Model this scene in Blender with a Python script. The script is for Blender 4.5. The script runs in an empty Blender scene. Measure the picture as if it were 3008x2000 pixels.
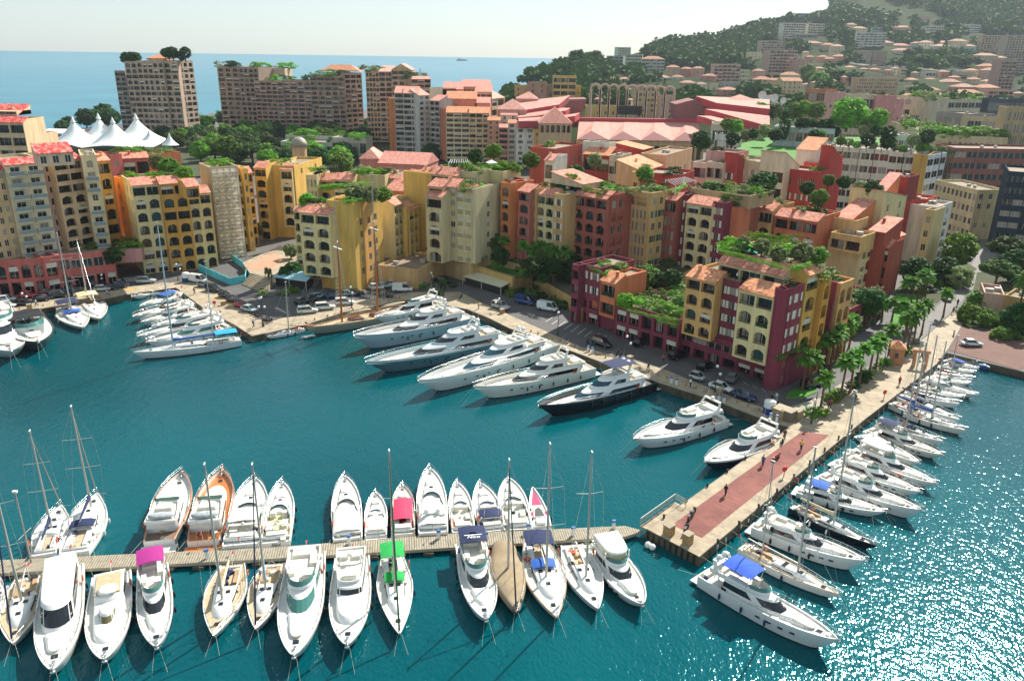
import bpy, math, random
import numpy as np
from mathutils import Vector, Matrix
R = random.Random(7)
sc = bpy.context.scene
C = bpy.data.collections.new('harbour'); sc.collection.children.link(C)

# ---------------------------------------------------------------- camera
CAM_H = 55.0; FPX = 2300.0; ROLL = math.atan(0.014); PITCH = math.atan((1000-166)/FPX)
cd = bpy.data.cameras.new('camera'); cam = bpy.data.objects.new('camera', cd); sc.collection.objects.link(cam)
cd.sensor_width = 36; cd.lens = 36*FPX/3008; cd.clip_start = 1; cd.clip_end = 60000
cam.matrix_world = Matrix.Translation((0, 0, CAM_H)) @ Matrix.Rotation(math.pi/2-PITCH, 4, 'X') @ Matrix.Rotation(ROLL, 4, 'Z')
sc.camera = cam
# ---------------------------------------------------------------- sky, sun, exposure
SUN_AZ, SUN_EL = math.radians(34), math.radians(42)      # azimuth measured right of the view direction (+Y)
w = bpy.data.worlds.new('World'); sc.world = w; w.use_nodes = True
nt = w.node_tree; bg = nt.nodes['Background']
sky = nt.nodes.new('ShaderNodeTexSky'); sky.sky_type = 'NISHITA'; sky.sun_disc = False
sky.sun_elevation = SUN_EL; sky.sun_rotation = SUN_AZ; sky.air_density = 1.0; sky.dust_density = .7; sky.ozone_density = 2.0; sky.altitude = 50
mxs = nt.nodes.new('ShaderNodeMix'); mxs.data_type = 'RGBA'; mxs.inputs[0].default_value = .62     # thin high haze over the whole sky
nt.links.new(sky.outputs[0], mxs.inputs[6]); mxs.inputs[7].default_value = (4.3, 5.05, 5.2, 1)
nt.links.new(mxs.outputs[2], bg.inputs[0]); bg.inputs[1].default_value = 0.085
sl = bpy.data.lights.new('sun', 'SUN'); sun = bpy.data.objects.new('sun', sl); sc.collection.objects.link(sun)
sl.energy = 5.0; sl.angle = math.radians(0.5); sl.color = (1, .94, .84)
sd = Vector((math.sin(SUN_AZ)*math.cos(SUN_EL), math.cos(SUN_AZ)*math.cos(SUN_EL), math.sin(SUN_EL)))
sun.rotation_euler = (-sd).to_track_quat('-Z', 'Y').to_euler()
sc.view_settings.view_transform = 'Standard'; sc.view_settings.look = 'None'; sc.view_settings.exposure = 0.85; sc.view_settings.gamma = 1
sc.render.engine = 'CYCLES'

# ---------------------------------------------------------------- from photo position to place
def ray(px, py):
 u = px-1504; v = -(py-1000); c, s = math.cos(ROLL), math.sin(ROLL)
 u2 = u*c-v*s; v2 = u*s+v*c
 return (u2, FPX*math.cos(PITCH)+v2*math.sin(PITCH), -FPX*math.sin(PITCH)+v2*math.cos(PITCH))
def W(px, py, z=0.0):
 d = ray(px, py); t = (z-CAM_H)/d[2]
 return Vector((d[0]*t, d[1]*t, z))
def proj(p):
 x, y, z = p[0], p[1], p[2]-CAM_H
 f = y*math.cos(PITCH)-z*math.sin(PITCH); v = y*math.sin(PITCH)+z*math.cos(PITCH)
 u2 = x/f*FPX; v2 = v/f*FPX; c, s = math.cos(ROLL), math.sin(ROLL)
 return 1504+u2*c+v2*s, 1000+u2*s-v2*c
def PD(px, py, D):
 d = ray(px, py); t = D/d[1]
 return Vector((d[0]*t, D, CAM_H+d[2]*t))
def zat(py, p):
 lo, hi = -50, CAM_H+p[1]*2
 for i in range(40):
  m = (lo+hi)/2
  if proj((p[0], p[1], m))[1] > py: lo = m
  else: hi = m
 return lo

# ---------------------------------------------------------------- materials
def lin(h):
 h = h.lstrip('#'); r = [int(h[i:i+2], 16)/255 for i in (0, 2, 4)]
 return tuple((c/12.92 if c <= .04045 else ((c+.055)/1.055)**2.4) for c in r)
MATS = {}
def mat(name, col, rough=.6, var=.0, scale=1.0, bump=0., bscale=8., metal=0., coat=0., spec=.5, var2=None, rnd=0.):
 if name in MATS: return MATS[name]
 m = bpy.data.materials.new(name); m.use_nodes = True; MATS[name] = m
 n = m.node_tree.nodes; l = m.node_tree.links; b = n['Principled BSDF']
 c = lin(col) if isinstance(col, str) else col
 b.inputs['Base Color'].default_value = (*c, 1); b.inputs['Roughness'].default_value = rough
 b.inputs['Metallic'].default_value = metal; b.inputs['Specular IOR Level'].default_value = spec
 if coat: b.inputs['Coat Weight'].default_value = coat; b.inputs['Coat Roughness'].default_value = .08
 out = None
 if var or bump: tc = n.new('ShaderNodeTexCoord')
 if var:
  nz = n.new('ShaderNodeTexNoise'); nz.inputs['Scale'].default_value = scale; nz.inputs['Detail'].default_value = 5; nz.inputs['Roughness'].default_value = .65
  if name.startswith('stucco'):       # rain streaks run down the walls
   mp = n.new('ShaderNodeMapping'); mp.inputs['Scale'].default_value = (1, 1, .16); l.new(tc.outputs['Object'], mp.inputs[0]); l.new(mp.outputs[0], nz.inputs['Vector'])
  else: l.new(tc.outputs['Object'], nz.inputs['Vector'])
  rp = n.new('ShaderNodeValToRGB'); rp.color_ramp.elements[0].position = .3; rp.color_ramp.elements[1].position = .72
  a = tuple(max(0, x*(1-var)) for x in c); d = tuple(min(1, x*(1+var*.6)) for x in c)
  if var2: a = lin(var2)
  rp.color_ramp.elements[0].color = (*a, 1); rp.color_ramp.elements[1].color = (*d, 1)
  l.new(nz.outputs['Fac'], rp.inputs['Fac']); out = rp.outputs['Color']
 if rnd:
  oi = n.new('ShaderNodeObjectInfo'); hs = n.new('ShaderNodeHueSaturation')
  mr = n.new('ShaderNodeMapRange'); mr.inputs[3].default_value = 1-rnd; mr.inputs[4].default_value = 1+rnd
  l.new(oi.outputs['Random'], mr.inputs[0]); l.new(mr.outputs[0], hs.inputs['Value'])
  mh = n.new('ShaderNodeMapRange'); mh.inputs[3].default_value = .5-rnd*.06; mh.inputs[4].default_value = .5+rnd*.04
  l.new(oi.outputs['Random'], mh.inputs[0]); l.new(mh.outputs[0], hs.inputs['Hue'])
  if out: l.new(out, hs.inputs['Color'])
  else: hs.inputs['Color'].default_value = (*c, 1)
  out = hs.outputs['Color']
 if out: l.new(out, b.inputs['Base Color'])
 if bump:
  nb = n.new('ShaderNodeTexNoise'); nb.inputs['Scale'].default_value = bscale; nb.inputs['Detail'].default_value = 4
  l.new(tc.outputs['Object'], nb.inputs['Vector'])
  bp = n.new('ShaderNodeBump'); bp.inputs['Strength'].default_value = bump; bp.inputs['Distance'].default_value = .05
  l.new(nb.outputs['Fac'], bp.inputs['Height']); l.new(bp.outputs[0], b.inputs['Normal'])
 return m
def soften(h, k=.14):
 c = lin(h); y = .3*c[0]+.5*c[1]+.2*c[2]; return tuple((v*(1-k)+y*k) for v in c)
def stucco(h): return mat('stucco_'+h, soften(h), .92, .24, .7, .3, 6, spec=.15)
def paint(h, rough=.3, coat=.0): return mat('paint_%s_%d' % (h, rough*10), h, rough, coat=coat, spec=.5)
def tile_mat(name, cols, cell=2.2):
 if name in MATS: return MATS[name]
 m = bpy.data.materials.new(name); m.use_nodes = True; MATS[name] = m
 n = m.node_tree.nodes; l = m.node_tree.links; b = n['Principled BSDF']; b.inputs['Roughness'].default_value = .85; b.inputs['Specular IOR Level'].default_value = .2
 tc = n.new('ShaderNodeTexCoord'); v = n.new('ShaderNodeTexVoronoi'); v.inputs['Scale'].default_value = cell
 l.new(tc.outputs['Object'], v.inputs['Vector'])
 nz = n.new('ShaderNodeTexNoise'); nz.inputs['Scale'].default_value = .5; l.new(tc.outputs['Object'], nz.inputs['Vector'])
 sep = n.new('ShaderNodeSeparateColor'); l.new(v.outputs['Color'], sep.inputs[0])
 ad = n.new('ShaderNodeMath'); ad.operation = 'MULTIPLY_ADD'; ad.inputs[1].default_value = .75; l.new(sep.outputs[0], ad.inputs[0])
 m2 = n.new('ShaderNodeMath'); m2.operation = 'MULTIPLY'; m2.inputs[1].default_value = .3; l.new(nz.outputs['Fac'], m2.inputs[0]); l.new(m2.outputs[0], ad.inputs[2])
 rp = n.new('ShaderNodeValToRGB'); cr = rp.color_ramp
 for i, h in enumerate(cols):
  e = cr.elements[i] if i < 2 else cr.elements.new(.5)
  e.position = i/(len(cols)-1); e.color = (*lin(h), 1)
 l.new(ad.outputs[0], rp.inputs['Fac']); l.new(rp.outputs[0], b.inputs['Base Color'])
 bp = n.new('ShaderNodeBump'); bp.inputs['Strength'].default_value = .6; bp.inputs['Distance'].default_value = .08
 l.new(v.outputs['Distance'], bp.inputs['Height']); l.new(bp.outputs[0], b.inputs['Normal'])
 return m
TILE = tile_mat('terracotta_tiles', ['9c5a4c', 'c98470', 'd9a08a'])
TILE_R = tile_mat('red_tiles', ['a83232', 'c94a44', 'e0a598'], 2.0)
TILE_P = tile_mat('pink_tiles', ['c07868', 'd89484', 'e0a898'])
TILE_O = tile_mat('orange_tiles', ['b06a50', 'cf8a66', 'd8a880'])
def leaf_mat(name, h, rnd=.35, tr=.35, spec=.15):
 if name in MATS: return MATS[name]
 m = mat(name, h, .6, .5, .9, spec=spec, rnd=rnd)
 n = m.node_tree.nodes; l = m.node_tree.links; b = n['Principled BSDF']; o = n['Material Output']
 t = n.new('ShaderNodeBsdfTranslucent'); mx = n.new('ShaderNodeMixShader'); mx.inputs[0].default_value = tr
 src = b.inputs['Base Color'].links[0].from_socket; l.new(src, t.inputs[0])
 l.new(b.outputs[0], mx.inputs[1]); l.new(t.outputs[0], mx.inputs[2]); l.new(mx.outputs[0], o.inputs[0])
 return m
GLASS = mat('dark_glass', (.012, .016, .02), .08, spec=.6)
GLASS_T = mat('teal_glass', (.03, .10, .11), .1, spec=.6)
BGLASS = mat('boat_glass', (.01, .013, .018), .06, spec=.7)
FRAME = paint('cfc8b8', .5); RAIL = mat('dark_railing', (.02, .02, .022), .5)
CURT = mat('curtain', '9a9488', .8, .3, 2)
BLIND = mat('roller_blind', 'c9c4b4', .7)
WHITE = mat('gelcoat_white', (.76, .76, .73), .28, .05, .8, coat=.3)
CREAM = mat('gelcoat_cream', (.74, .71, .62), .3, .05, .8, coat=.3)
CHROME = mat('stainless', (.62, .62, .62), .25, metal=1.)
ALU = mat('mast_aluminium', (.46, .45, .41), .4, metal=.4)
RUB = mat('black_rubber', (.012, .012, .015), .6)
STONE = mat('quay_stone', 'b8a585', .9, .3, .6, .4, 5)
ROPE = mat('rope', 'b5ad98', .9)
ALUD = mat('bare_mast', (.34, .33, .29), .45, metal=.3)
WHC = mat('white_canvas', 'dcdcd6', .85, .15, 2, .4, 3)

# ---------------------------------------------------------------- mesh helpers
class M:
 def __init__(s): s.v = []; s.f = []; s.m = []; s.mats = []; s.smooth = []
 def mi(s, m):
  if m not in s.mats: s.mats.append(m)
  return s.mats.index(m)
 def face(s, pts, m, sm=False):
  i = len(s.v); s.v += [tuple(p) for p in pts]; s.f.append(tuple(range(i, i+len(pts)))); s.m.append(s.mi(m)); s.smooth.append(sm)
 def box(s, c, sz, m, rz=0., taper=1., top=None):
  cx, cy, cz = c; x, y, z = sz[0]/2, sz[1]/2, sz[2]/2; ca, sa = math.cos(rz), math.sin(rz); P = []
  for dz, k in ((-z, 1), (z, taper)):
   for dx, dy in ((-x, -y), (x, -y), (x, y), (-x, y)):
    dx, dy = dx*k, dy*k; P.append((cx+dx*ca-dy*sa, cy+dx*sa+dy*ca, cz+dz))
  for f in ((3, 2, 1, 0), (4, 5, 6, 7), (0, 1, 5, 4), (1, 2, 6, 5), (2, 3, 7, 6), (3, 0, 4, 7)):
   s.face([P[i] for i in f], (top or m) if f == (4, 5, 6, 7) else m)
 def rings(s, rs, m, cap0=True, cap1=True, closed=True, sm=True):
  n = len(rs[0]); b = len(s.v); mi = s.mi(m)
  for r in rs: s.v += [tuple(p) for p in r]
  for k in range(len(rs)-1):
   for i in range(n if closed else n-1):
    j = (i+1) % n
    s.f.append((b+k*n+i, b+k*n+j, b+(k+1)*n+j, b+(k+1)*n+i)); s.m.append(mi); s.smooth.append(sm)
  if cap0: s.face(list(reversed(rs[0])), m)
  if cap1: s.face(rs[-1], m)
 def tube(s, p0, p1, r0, r1=None, m=None, n=5, sm=True):
  r1 = r0 if r1 is None else r1
  p0 = Vector(p0); p1 = Vector(p1); d = (p1-p0)
  if d.length < 1e-5: return
  q = d.to_track_quat('Z', 'Y'); a = q @ Vector((1, 0, 0)); b = q @ Vector((0, 1, 0))
  s.rings([[p+(a*math.cos(t)+b*math.sin(t))*r for t in [2*math.pi*i/n for i in range(n)]] for p, r in ((p0, r0), (p1, r1))], m, sm=sm)
 def path(s, pts, r, m, n=4):
  for a, b in zip(pts, pts[1:]): s.tube(a, b, r, r, m, n)
 def ball(s, c, r, m, n=8, k=5, z0=-1.):
  rs = []
  for i in range(k+1):
   t = -math.pi/2+math.pi*i/k; rr = max(.001, math.cos(t)); z = max(z0, math.sin(t))
   rs.append([(c[0]+r[0]*rr*math.cos(2*math.pi*j/n), c[1]+r[1]*rr*math.sin(2*math.pi*j/n), c[2]+r[2]*z) for j in range(n)])
  s.rings(rs, m)
 def build(s, name, parent=None, org=None):
  me = bpy.data.meshes.new(name)
  v = s.v
  if org is not None: v = [(a-org[0], b-org[1], c-org[2]) for a, b, c in v]
  me.from_pydata(v, [], s.f); 
  for m in s.mats: me.materials.append(m)
  me.polygons.foreach_set('material_index', s.m); me.polygons.foreach_set('use_smooth', s.smooth)
  me.update()
  o = bpy.data.objects.new(name, me); C.objects.link(o)
  if parent: o.parent = parent
  elif org is not None: o.location = org
  return o
def tag(o, label=None, cat=None, group=None, kind=None):
 if label: o['label'] = label
 if cat: o['category'] = cat
 if group: o['group'] = group
 if kind: o['kind'] = kind
 return o
def empty(name, loc, rz=0., label=None, cat=None, group=None):
 o = bpy.data.objects.new(name, None); C.objects.link(o); o.location = loc; o.rotation_euler = (0, 0, rz)
 return tag(o, label, cat, group)
def inst(name, mesh, parent=None, loc=(0, 0, 0), rot=(0, 0, 0), sca=(1, 1, 1)):
 o = bpy.data.objects.new(name, mesh); C.objects.link(o); o.location = loc; o.rotation_euler = rot; o.scale = sca
 if parent: o.parent = parent
 return o
KIDS = {}
def copy_thing(root, loc, rz=0., label=None, sca=None):
 r = root.copy(); C.objects.link(r); r.location = loc; r.rotation_euler = (0, 0, rz)
 if sca: r.scale = sca
 if label: r['label'] = label
 def rec(a, b):
  for ch in a.children:
   c = ch.copy(); C.objects.link(c); c.parent = b; rec(ch, c)
 rec(root, r)
 return r
# ================================================================ THE SETTING
def water_mat():
 m = bpy.data.materials.new('harbour_water'); m.use_nodes = True
 n = m.node_tree.nodes; l = m.node_tree.links; b = n['Principled BSDF']
 b.inputs['Roughness'].default_value = .1; b.inputs['IOR'].default_value = 1.33; b.inputs['Specular Tint'].default_value = (.12, .85, 1, 1); b.inputs['Specular IOR Level'].default_value = .5
 g = n.new('ShaderNodeNewGeometry')
 nz = n.new('ShaderNodeTexNoise'); nz.inputs['Scale'].default_value = .012; nz.inputs['Detail'].default_value = 3; l.new(g.outputs['Position'], nz.inputs['Vector'])
 rp = n.new('ShaderNodeValToRGB'); rp.color_ramp.elements[0].position = .35; rp.color_ramp.elements[1].position = .7
 rp.color_ramp.elements[0].color = (.0, .050, .064, 1); rp.color_ramp.elements[1].color = (.0, .092, .108, 1)
 l.new(nz.outputs['Fac'], rp.inputs['Fac']); l.new(rp.outputs[0], b.inputs['Base Color'])
 # ripples: fine wind ripples over a longer chop
 def noise(scale, sx, sy, det, rot=0):
  mp = n.new('ShaderNodeMapping'); mp.inputs['Scale'].default_value = (sx, sy, 1); mp.inputs['Rotation'].default_value = (0, 0, rot)
  l.new(g.outputs['Position'], mp.inputs['Vector'])
  t = n.new('ShaderNodeTexNoise'); t.inputs['Scale'].default_value = scale; t.inputs['Detail'].default_value = det; t.inputs['Roughness'].default_value = .6
  l.new(mp.outputs[0], t.inputs['Vector']); return t.outputs['Fac']
 a = noise(2.6, 1, .6, 1, .5); c = noise(.6, 1, .6, 1, .3)
 ad = n.new('ShaderNodeMath'); ad.operation = 'MULTIPLY_ADD'; ad.inputs[1].default_value = 1.2; l.new(c, ad.inputs[0]); l.new(a, ad.inputs[2])
 bp = n.new('ShaderNodeBump'); bp.inputs['Strength'].default_value = 1.; bp.inputs['Distance'].default_value = WATER_D
 l.new(ad.outputs[0], bp.inputs['Height']); l.new(bp.outputs[0], b.inputs['Normal'])
 return m
WATER_D = .078
WAT = water_mat()
mb = M(); S = 30000
mb.face([(-S, -300, 0), (S, -300, 0), (S, S, 0), (-S, S, 0)], WAT)
tag(mb.build('water'), kind='structure')
SEA = mat('open_sea', (.02, .17, .24), .32, .3, .008, spec=.22)
mb = M(); mb.face([(-S, 470, .05), (90, 545, .05), (400, 2500, .05), (S, S, .05), (-S, S, .05)], SEA); tag(mb.build('sea'), kind='structure')

def slab(name, px, z, mt, zb=None, side=None, zref=None, kind='structure'):
 m = M(); P = [W(x, y, z if zref is None else zref) for x, y in px]
 P = [(p[0], p[1], z) for p in P]
 ar = sum(P[i][0]*P[(i+1) % len(P)][1]-P[(i+1) % len(P)][0]*P[i][1] for i in range(len(P)))
 if ar < 0: P.reverse()
 m.face(P, mt)
 if zb is not None:
  for i in range(len(P)):
   a, b = P[i], P[(i+1) % len(P)]
   m.face([(a[0], a[1], zb), (b[0], b[1], zb), b, a], side or mt)
 return tag(m.build(name), kind=kind)
ASPH = mat('asphalt', (.095, .09, .09), .85, .25, .25)
PAVE = mat('pale_paving', 'ab9c84', .85, .32, .5, .2, 4)
PAVEG = mat('grey_paving', '9c9486', .85, .25, .3)
def jointed(mt, sc_, rot, mort=.72):      # thin joints between paving slabs
 n = mt.node_tree.nodes; l = mt.node_tree.links; b = n['Principled BSDF']; g = n.new('ShaderNodeNewGeometry'); mp = n.new('ShaderNodeMapping'); mp.inputs['Rotation'].default_value = (0, 0, rot)
 bt = n.new('ShaderNodeTexBrick'); bt.inputs['Scale'].default_value = sc_; bt.inputs['Mortar Size'].default_value = .018; bt.inputs['Color1'].default_value = (1, 1, 1, 1); bt.inputs['Color2'].default_value = (.8, .8, .8, 1); bt.inputs['Mortar'].default_value = (mort, mort, mort, 1)
 mx = n.new('ShaderNodeMix'); mx.data_type = 'RGBA'; mx.blend_type = 'MULTIPLY'; mx.inputs[0].default_value = 1
 l.new(g.outputs['Position'], mp.inputs[0]); l.new(mp.outputs[0], bt.inputs[0]); l.new(b.inputs['Base Color'].links[0].from_socket, mx.inputs[6]); l.new(bt.outputs[0], mx.inputs[7]); l.new(mx.outputs[2], b.inputs['Base Color'])
jointed(PAVE, .42, .82, .78)
REDP = mat('red_deck_paving', '87524a', .9, .3, .3)
QSIDE = mat('quay_wall_stone', '5d5544', .9, .6, .5, .6, 2)
jointed(REDP, .5, .82, .9)
SOIL = mat('dark_planting_ground', '39401f', .95, .5, .3)
GRASS = mat('lawn', '3d7a17', .9, .35, .3)
QUAY = [(-420, 990), (17, 924), (165, 900), (289, 883), (372, 866), (517, 846), (603, 910), (689, 955), (740, 988), (893, 956),
  (1010, 918), (1210, 880), (1372, 909), (1434, 934), (1496, 965), (1709, 1043), (1893, 1111), (2117, 1184), (2254, 1238), (2316, 1256),
  (1898, 1554), (2055, 1636), (2541, 1232), (2631, 1163), (2751, 1070), (2788, 1026), (2780, 1036), (2992, 1088), (3300, 1160)]
LANDB = [(3700, 700), (3600, 330), (2400, 290), (1800, 292), (1560, 262), (1500, 275), (1380, 300), (1100, 322), (900, 330), (620, 333), (560, 352), (330, 366), (150, 390), (0, 405), (-300, 440), (-900, 600)]
slab('ground', QUAY+LANDB, 1.3, ASPH, -1.2, QSIDE)
slab('quay_promenade', [(-420, 955), (0, 908), (140, 882), (345, 847), (480, 830), (560, 828), (625, 850), (700, 900), (762, 940), (865, 930), (993, 892), (1200, 858), (1351, 858),
     (1444, 902), (1537, 943), (1709, 1020), (1727, 1024), (1841, 1053), (1958, 1087), (2185, 1180), (2282, 1208), (2331, 1242), (2322, 1256), (2254, 1236), (2117, 1182.5), (1893, 1109.5), (1709, 1041.5), (1496, 963.5), (1434, 932.5), (1372, 907.5), (1210, 878.5),
     (1010, 916.5), (893, 954.5), (740, 986), (689, 953.5), (603, 908.5), (517, 844.5), (372, 864.5), (289, 881.5), (165, 898.5), (17, 922.5), (-420, 988)], 1.34, PAVE)
slab('pier_paving', [(2331, 1243), (2322, 1256), (1900, 1553), (2054, 1634), (2540, 1231), (2630, 1162), (2750, 1069), (2785, 1024), (2840, 930), (2806, 914), (2765, 948), (2700, 1007), (2596, 1086), (2438, 1182), (2400, 1205)], 1.345, PAVE)
slab('pier_red_deck', [(2357, 1266), (2436, 1278), (2062, 1579), (1974, 1541)], 1.36, REDP)
slab('pavement', [(2280, 1206), (2331, 1241), (2438, 1180), (2596, 1084), (2700, 1005), (2660, 985), (2560, 1075), (2480, 1120), (2400, 1170)], 1.35, PAVEG)
slab('road', [(2700, 1003), (2765, 946), (2830, 880), (2905, 790), (2960, 700), (2890, 690), (2860, 770), (2810, 850), (2720, 930), (2640, 1000), (2560, 1070), (2460, 1130), (2520, 1120)], 1.36, mat('sunlit_asphalt', (.16, .15, .14), .85, .15, .3))
slab('slipway', [(2787, 1028), (2992, 1086), (3060, 1060), (3000, 960), (2940, 930), (2890, 975), (2826, 960)], 1.36, mat('brick_paving', '6c4d44', .9, .2, .5))
slab('lawn', [(2631, 862), (2706, 865), (2690, 905), (2655, 962), (2622, 948)], 1.43, GRASS, 1.3, PAVE)
slab('lawn', [(2318, 1150), (2380, 1122), (2400, 1140), (2398, 1152), (2355, 1170), (2308, 1168)], 1.43, GRASS, 1.3, PAVE)
slab('lawn', [(1420, 775), (1500, 783), (1570, 795), (1520, 812), (1450, 795)], 4.72, GRASS, 4.3, PAVE)
slab('garden_ground', [(-300, 500), (150, 430), (480, 405), (1370, 390), (1500, 470), (1380, 530), (1100, 480), (700, 500), (300, 560), (0, 600)], 2.2, SOIL, 1.3, SOIL)
slab('garden_ground', [(2870, 800), (3200, 780), (3300, 1000), (3080, 1040), (2985, 940), (2935, 910), (2880, 920), (2850, 900)], 1.42, SOIL, 1.3, SOIL)
slab('garden_ground', [(2620, 860), (2720, 780), (2840, 770), (2870, 790), (2800, 850), (2740, 900), (2640, 960)], 1.38, SOIL)
slab('plaza', [(712, 772), (822, 722), (875, 735), (862, 772), (835, 795), (790, 812), (735, 803)], 3.3, PAVE, 1.2, PAVE)
slab('plaza_terracotta_paving', [(722, 778), (800, 742), (832, 760), (800, 790), (740, 795)], 3.31, mat('terracotta_paving', 'b98a70', .9, .2, .4))
# raised garden terrace behind the quay buildings
slab('terrace', [(1285, 747), (1400, 787), (1507, 821), (1565, 806), (1640, 850), (1680, 872), (1710, 905), (1790, 840), (1700, 760), (1300, 715)], 4.6, mat('garden_soil_dark', '4a4a34', .95, .4, .3), 1.2, stucco('c9a35e'))
slab('terrace', [(1250, 735), (1383, 773), (1450, 757), (1560, 785), (1690, 790), (1760, 815), (1950, 830), (2050, 780), (2200, 700), (2150, 560), (1950, 500), (1500, 520), (1240, 600)], 6.5, mat('garden_soil_dark', '4a4a34', .95, .4, .3), 1.2, stucco('c9a870'))

# painted markings on the road
WP = paint('cfcfc8', .7); YP = paint('c79a3a', .7)
def stripes(name, a, b, c, d, n, z=1.352, mt=WP, wd=.5):
 m = M()   # zebra between the pixel edge a-b and the pixel edge d-c
 A, B, Cc, D = [W(*p, z) for p in (a, b, c, d)]
 for i in range(n):
  t0, t1 = (i+.1)/n, (i+.1+wd)/n
  m.face([D.lerp(Cc, t0), D.lerp(Cc, t1), A.lerp(B, t1), A.lerp(B, t0)], mt)
 o = m.build(name); tag(o, kind='structure'); return o
stripes('zebra_crossing', (360, 815), (410, 812), (425, 822), (372, 828), 7)
stripes('zebra_crossing', (805, 905), (850, 925), (862, 930), (815, 902), 10)
stripes('zebra_crossing', (1075, 862), (1115, 872), (1128, 884), (1060, 870), 8)
stripes('parking_marks', (1622, 930), (1800, 992), (1775, 1012), (1600, 945), 9, wd=.07)
stripes('parking_marks', (2180, 1120), (2290, 1160), (2300, 1172), (2195, 1130), 4, wd=.07)
stripes('parking_marks', (365, 838), (400, 850), (388, 856), (350, 846), 6, mt=YP)
stripes('parking_marks', (635, 868), (700, 893), (690, 905), (628, 872), 7, mt=YP)

# ---------------------------------------------------------------- the hill: rows of (photo y, distance) per photo column
COLS = {1430: [(330, 560), (316, 640), (312, 700), (310, 900), (308, 1300)], 1540: [(320, 560), (296, 640), (268, 760), (262, 900), (262, 1300)],
 1575: [(320, 560), (290, 640), (250, 760), (238, 860), (238, 1300)], 1700: [(320, 560), (290, 640), (240, 800), (198, 950), (200, 1400)],
 1790: [(320, 560), (290, 640), (240, 850), (200, 1000), (200, 1400)], 1870: [(322, 560), (292, 640), (230, 900), (168, 1150), (168, 1500)],
 1960: [(324, 560), (295, 640), (220, 950), (134, 1300), (134, 1600)], 2110: [(326, 560), (300, 640), (200, 1000), (116, 1450), (114, 1700)],
 2240: [(330, 560), (305, 640), (190, 1020), (78, 1500), (76, 1800)], 2340: [(332, 560), (310, 640), (185, 1050), (62, 1550), (60, 1800)],
 2420: [(334, 560), (312, 640), (185, 1050), (52, 1600), (48, 1800)], 2470: [(336, 560), (314, 640), (190, 1050), (45, 1500), (-40, 2100)],
 2560: [(338, 560), (316, 640), (195, 1050), (60, 1450), (-180, 2300)], 2700: [(342, 560), (318, 640), (200, 1050), (75, 1450), (-260, 2400)],
 2860: [(346, 560), (322, 640), (205, 1050), (90, 1450), (-300, 2400)], 3010: [(350, 560), (325, 640), (210, 1050), (100, 1450), (-320, 2400)],
 3300: [(360, 560), (330, 640), (215, 1050), (110, 1450), (-320, 2400)], 3700: [(370, 560), (340, 640), (220, 1050), (130, 1450), (-300, 2400)]}
cx = sorted(COLS)
def colprof(px):
 px = min(max(px, cx[0]), cx[-1]-.01); i = max(k for k in range(len(cx)) if cx[k] <= px); i = min(i, len(cx)-2)
 t = (px-cx[i])/(cx[i+1]-cx[i]); t = t*t*(3-2*t)
 return [(a[0]*(1-t)+b[0]*t, a[1]*(1-t)+b[1]*t) for a, b in zip(COLS[cx[i]], COLS[cx[i+1]])]
def hillpt(px, s, noise=True):      # s in 0..4 along the profile
 pr = colprof(px); i = min(int(s), 3); t = s-i
 py = pr[i][0]*(1-t)+pr[i+1][0]*t; D = pr[i][1]*(1-t)+pr[i+1][1]*t
 d = ray(px, py); k = D/d[1]
 return Vector((d[0]*k, D, CAM_H+d[2]*k)), py
def hill_at(px, py):                # the slope under a photo position
 pr = colprof(px)
 for i in range(4):
  if pr[i][0] >= py >= pr[i+1][0] and pr[i][0] > pr[i+1][0]:
   return hillpt(px, i+(pr[i][0]-py)/(pr[i][0]-pr[i+1][0]))[0]
 return hillpt(px, 3 if py < pr[3][0]+1 else 0)[0]
HILLM = mat('wooded_hillside', '2d3b1c', .95, .5, .02, spec=.05)
n_ = HILLM.node_tree
def rock():
 n = n_.nodes; l = n_.links; b = n['Principled BSDF']
 g = n.new('ShaderNodeNewGeometry'); t = n.new('ShaderNodeTexNoise'); t.inputs['Scale'].default_value = .006; t.inputs['Detail'].default_value = 8; t.inputs['Roughness'].default_value = .7
 mp = n.new('ShaderNodeMapping'); mp.inputs['Scale'].default_value = (1, .3, .55); l.new(g.outputs['Position'], mp.inputs[0]); l.new(mp.outputs[0], t.inputs['Vector'])
 r = n.new('ShaderNodeValToRGB'); r.color_ramp.elements[0].position = .52; r.color_ramp.elements[1].position = .6
 s = n.new('ShaderNodeSeparateXYZ'); l.new(g.outputs['Position'], s.inputs[0])
 mr = n.new('ShaderNodeMapRange'); mr.inputs[1].default_value = 120; mr.inputs[2].default_value = 190; l.new(s.outputs['Z'], mr.inputs[0])
 mu = n.new('ShaderNodeMath'); mu.operation = 'MULTIPLY'; l.new(t.outputs['Fac'], r.inputs[0]); l.new(r.outputs[0], mu.inputs[0]); l.new(mr.outputs[0], mu.inputs[1])
 mx = n.new('ShaderNodeMix'); mx.data_type = 'RGBA'; l.new(mu.outputs[0], mx.inputs[0])
 l.new(b.inputs['Base Color'].links[0].from_socket, mx.inputs[6]); mx.inputs[7].default_value = (.24, .22, .2, 1)
 l.new(mx.outputs[2], b.inputs['Base Color'])
rock()
mb = M(); rows = []
NS = 60
for k in range(NS+1):
 s = 4*k/NS; row = []
 for j in range(120):
  px = 1430+(3700-1430)*j/119
  p, _ = hillpt(px, s)
  if 0 < k < NS: p.z += (math.sin(p.x*.021+p.y*.013)+math.sin(p.x*.05-p.y*.031)*.5)*min(4, s*2)*(1 if s > .5 else .3)
  row.append(p)
 rows.append(row)
back = [Vector((p.x*1.05, p.y*1.05+300, -5)) for p in rows[-1]]
foot = [Vector((p.x*.86, p.y*.86, -1)) for p in rows[0]]
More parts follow.
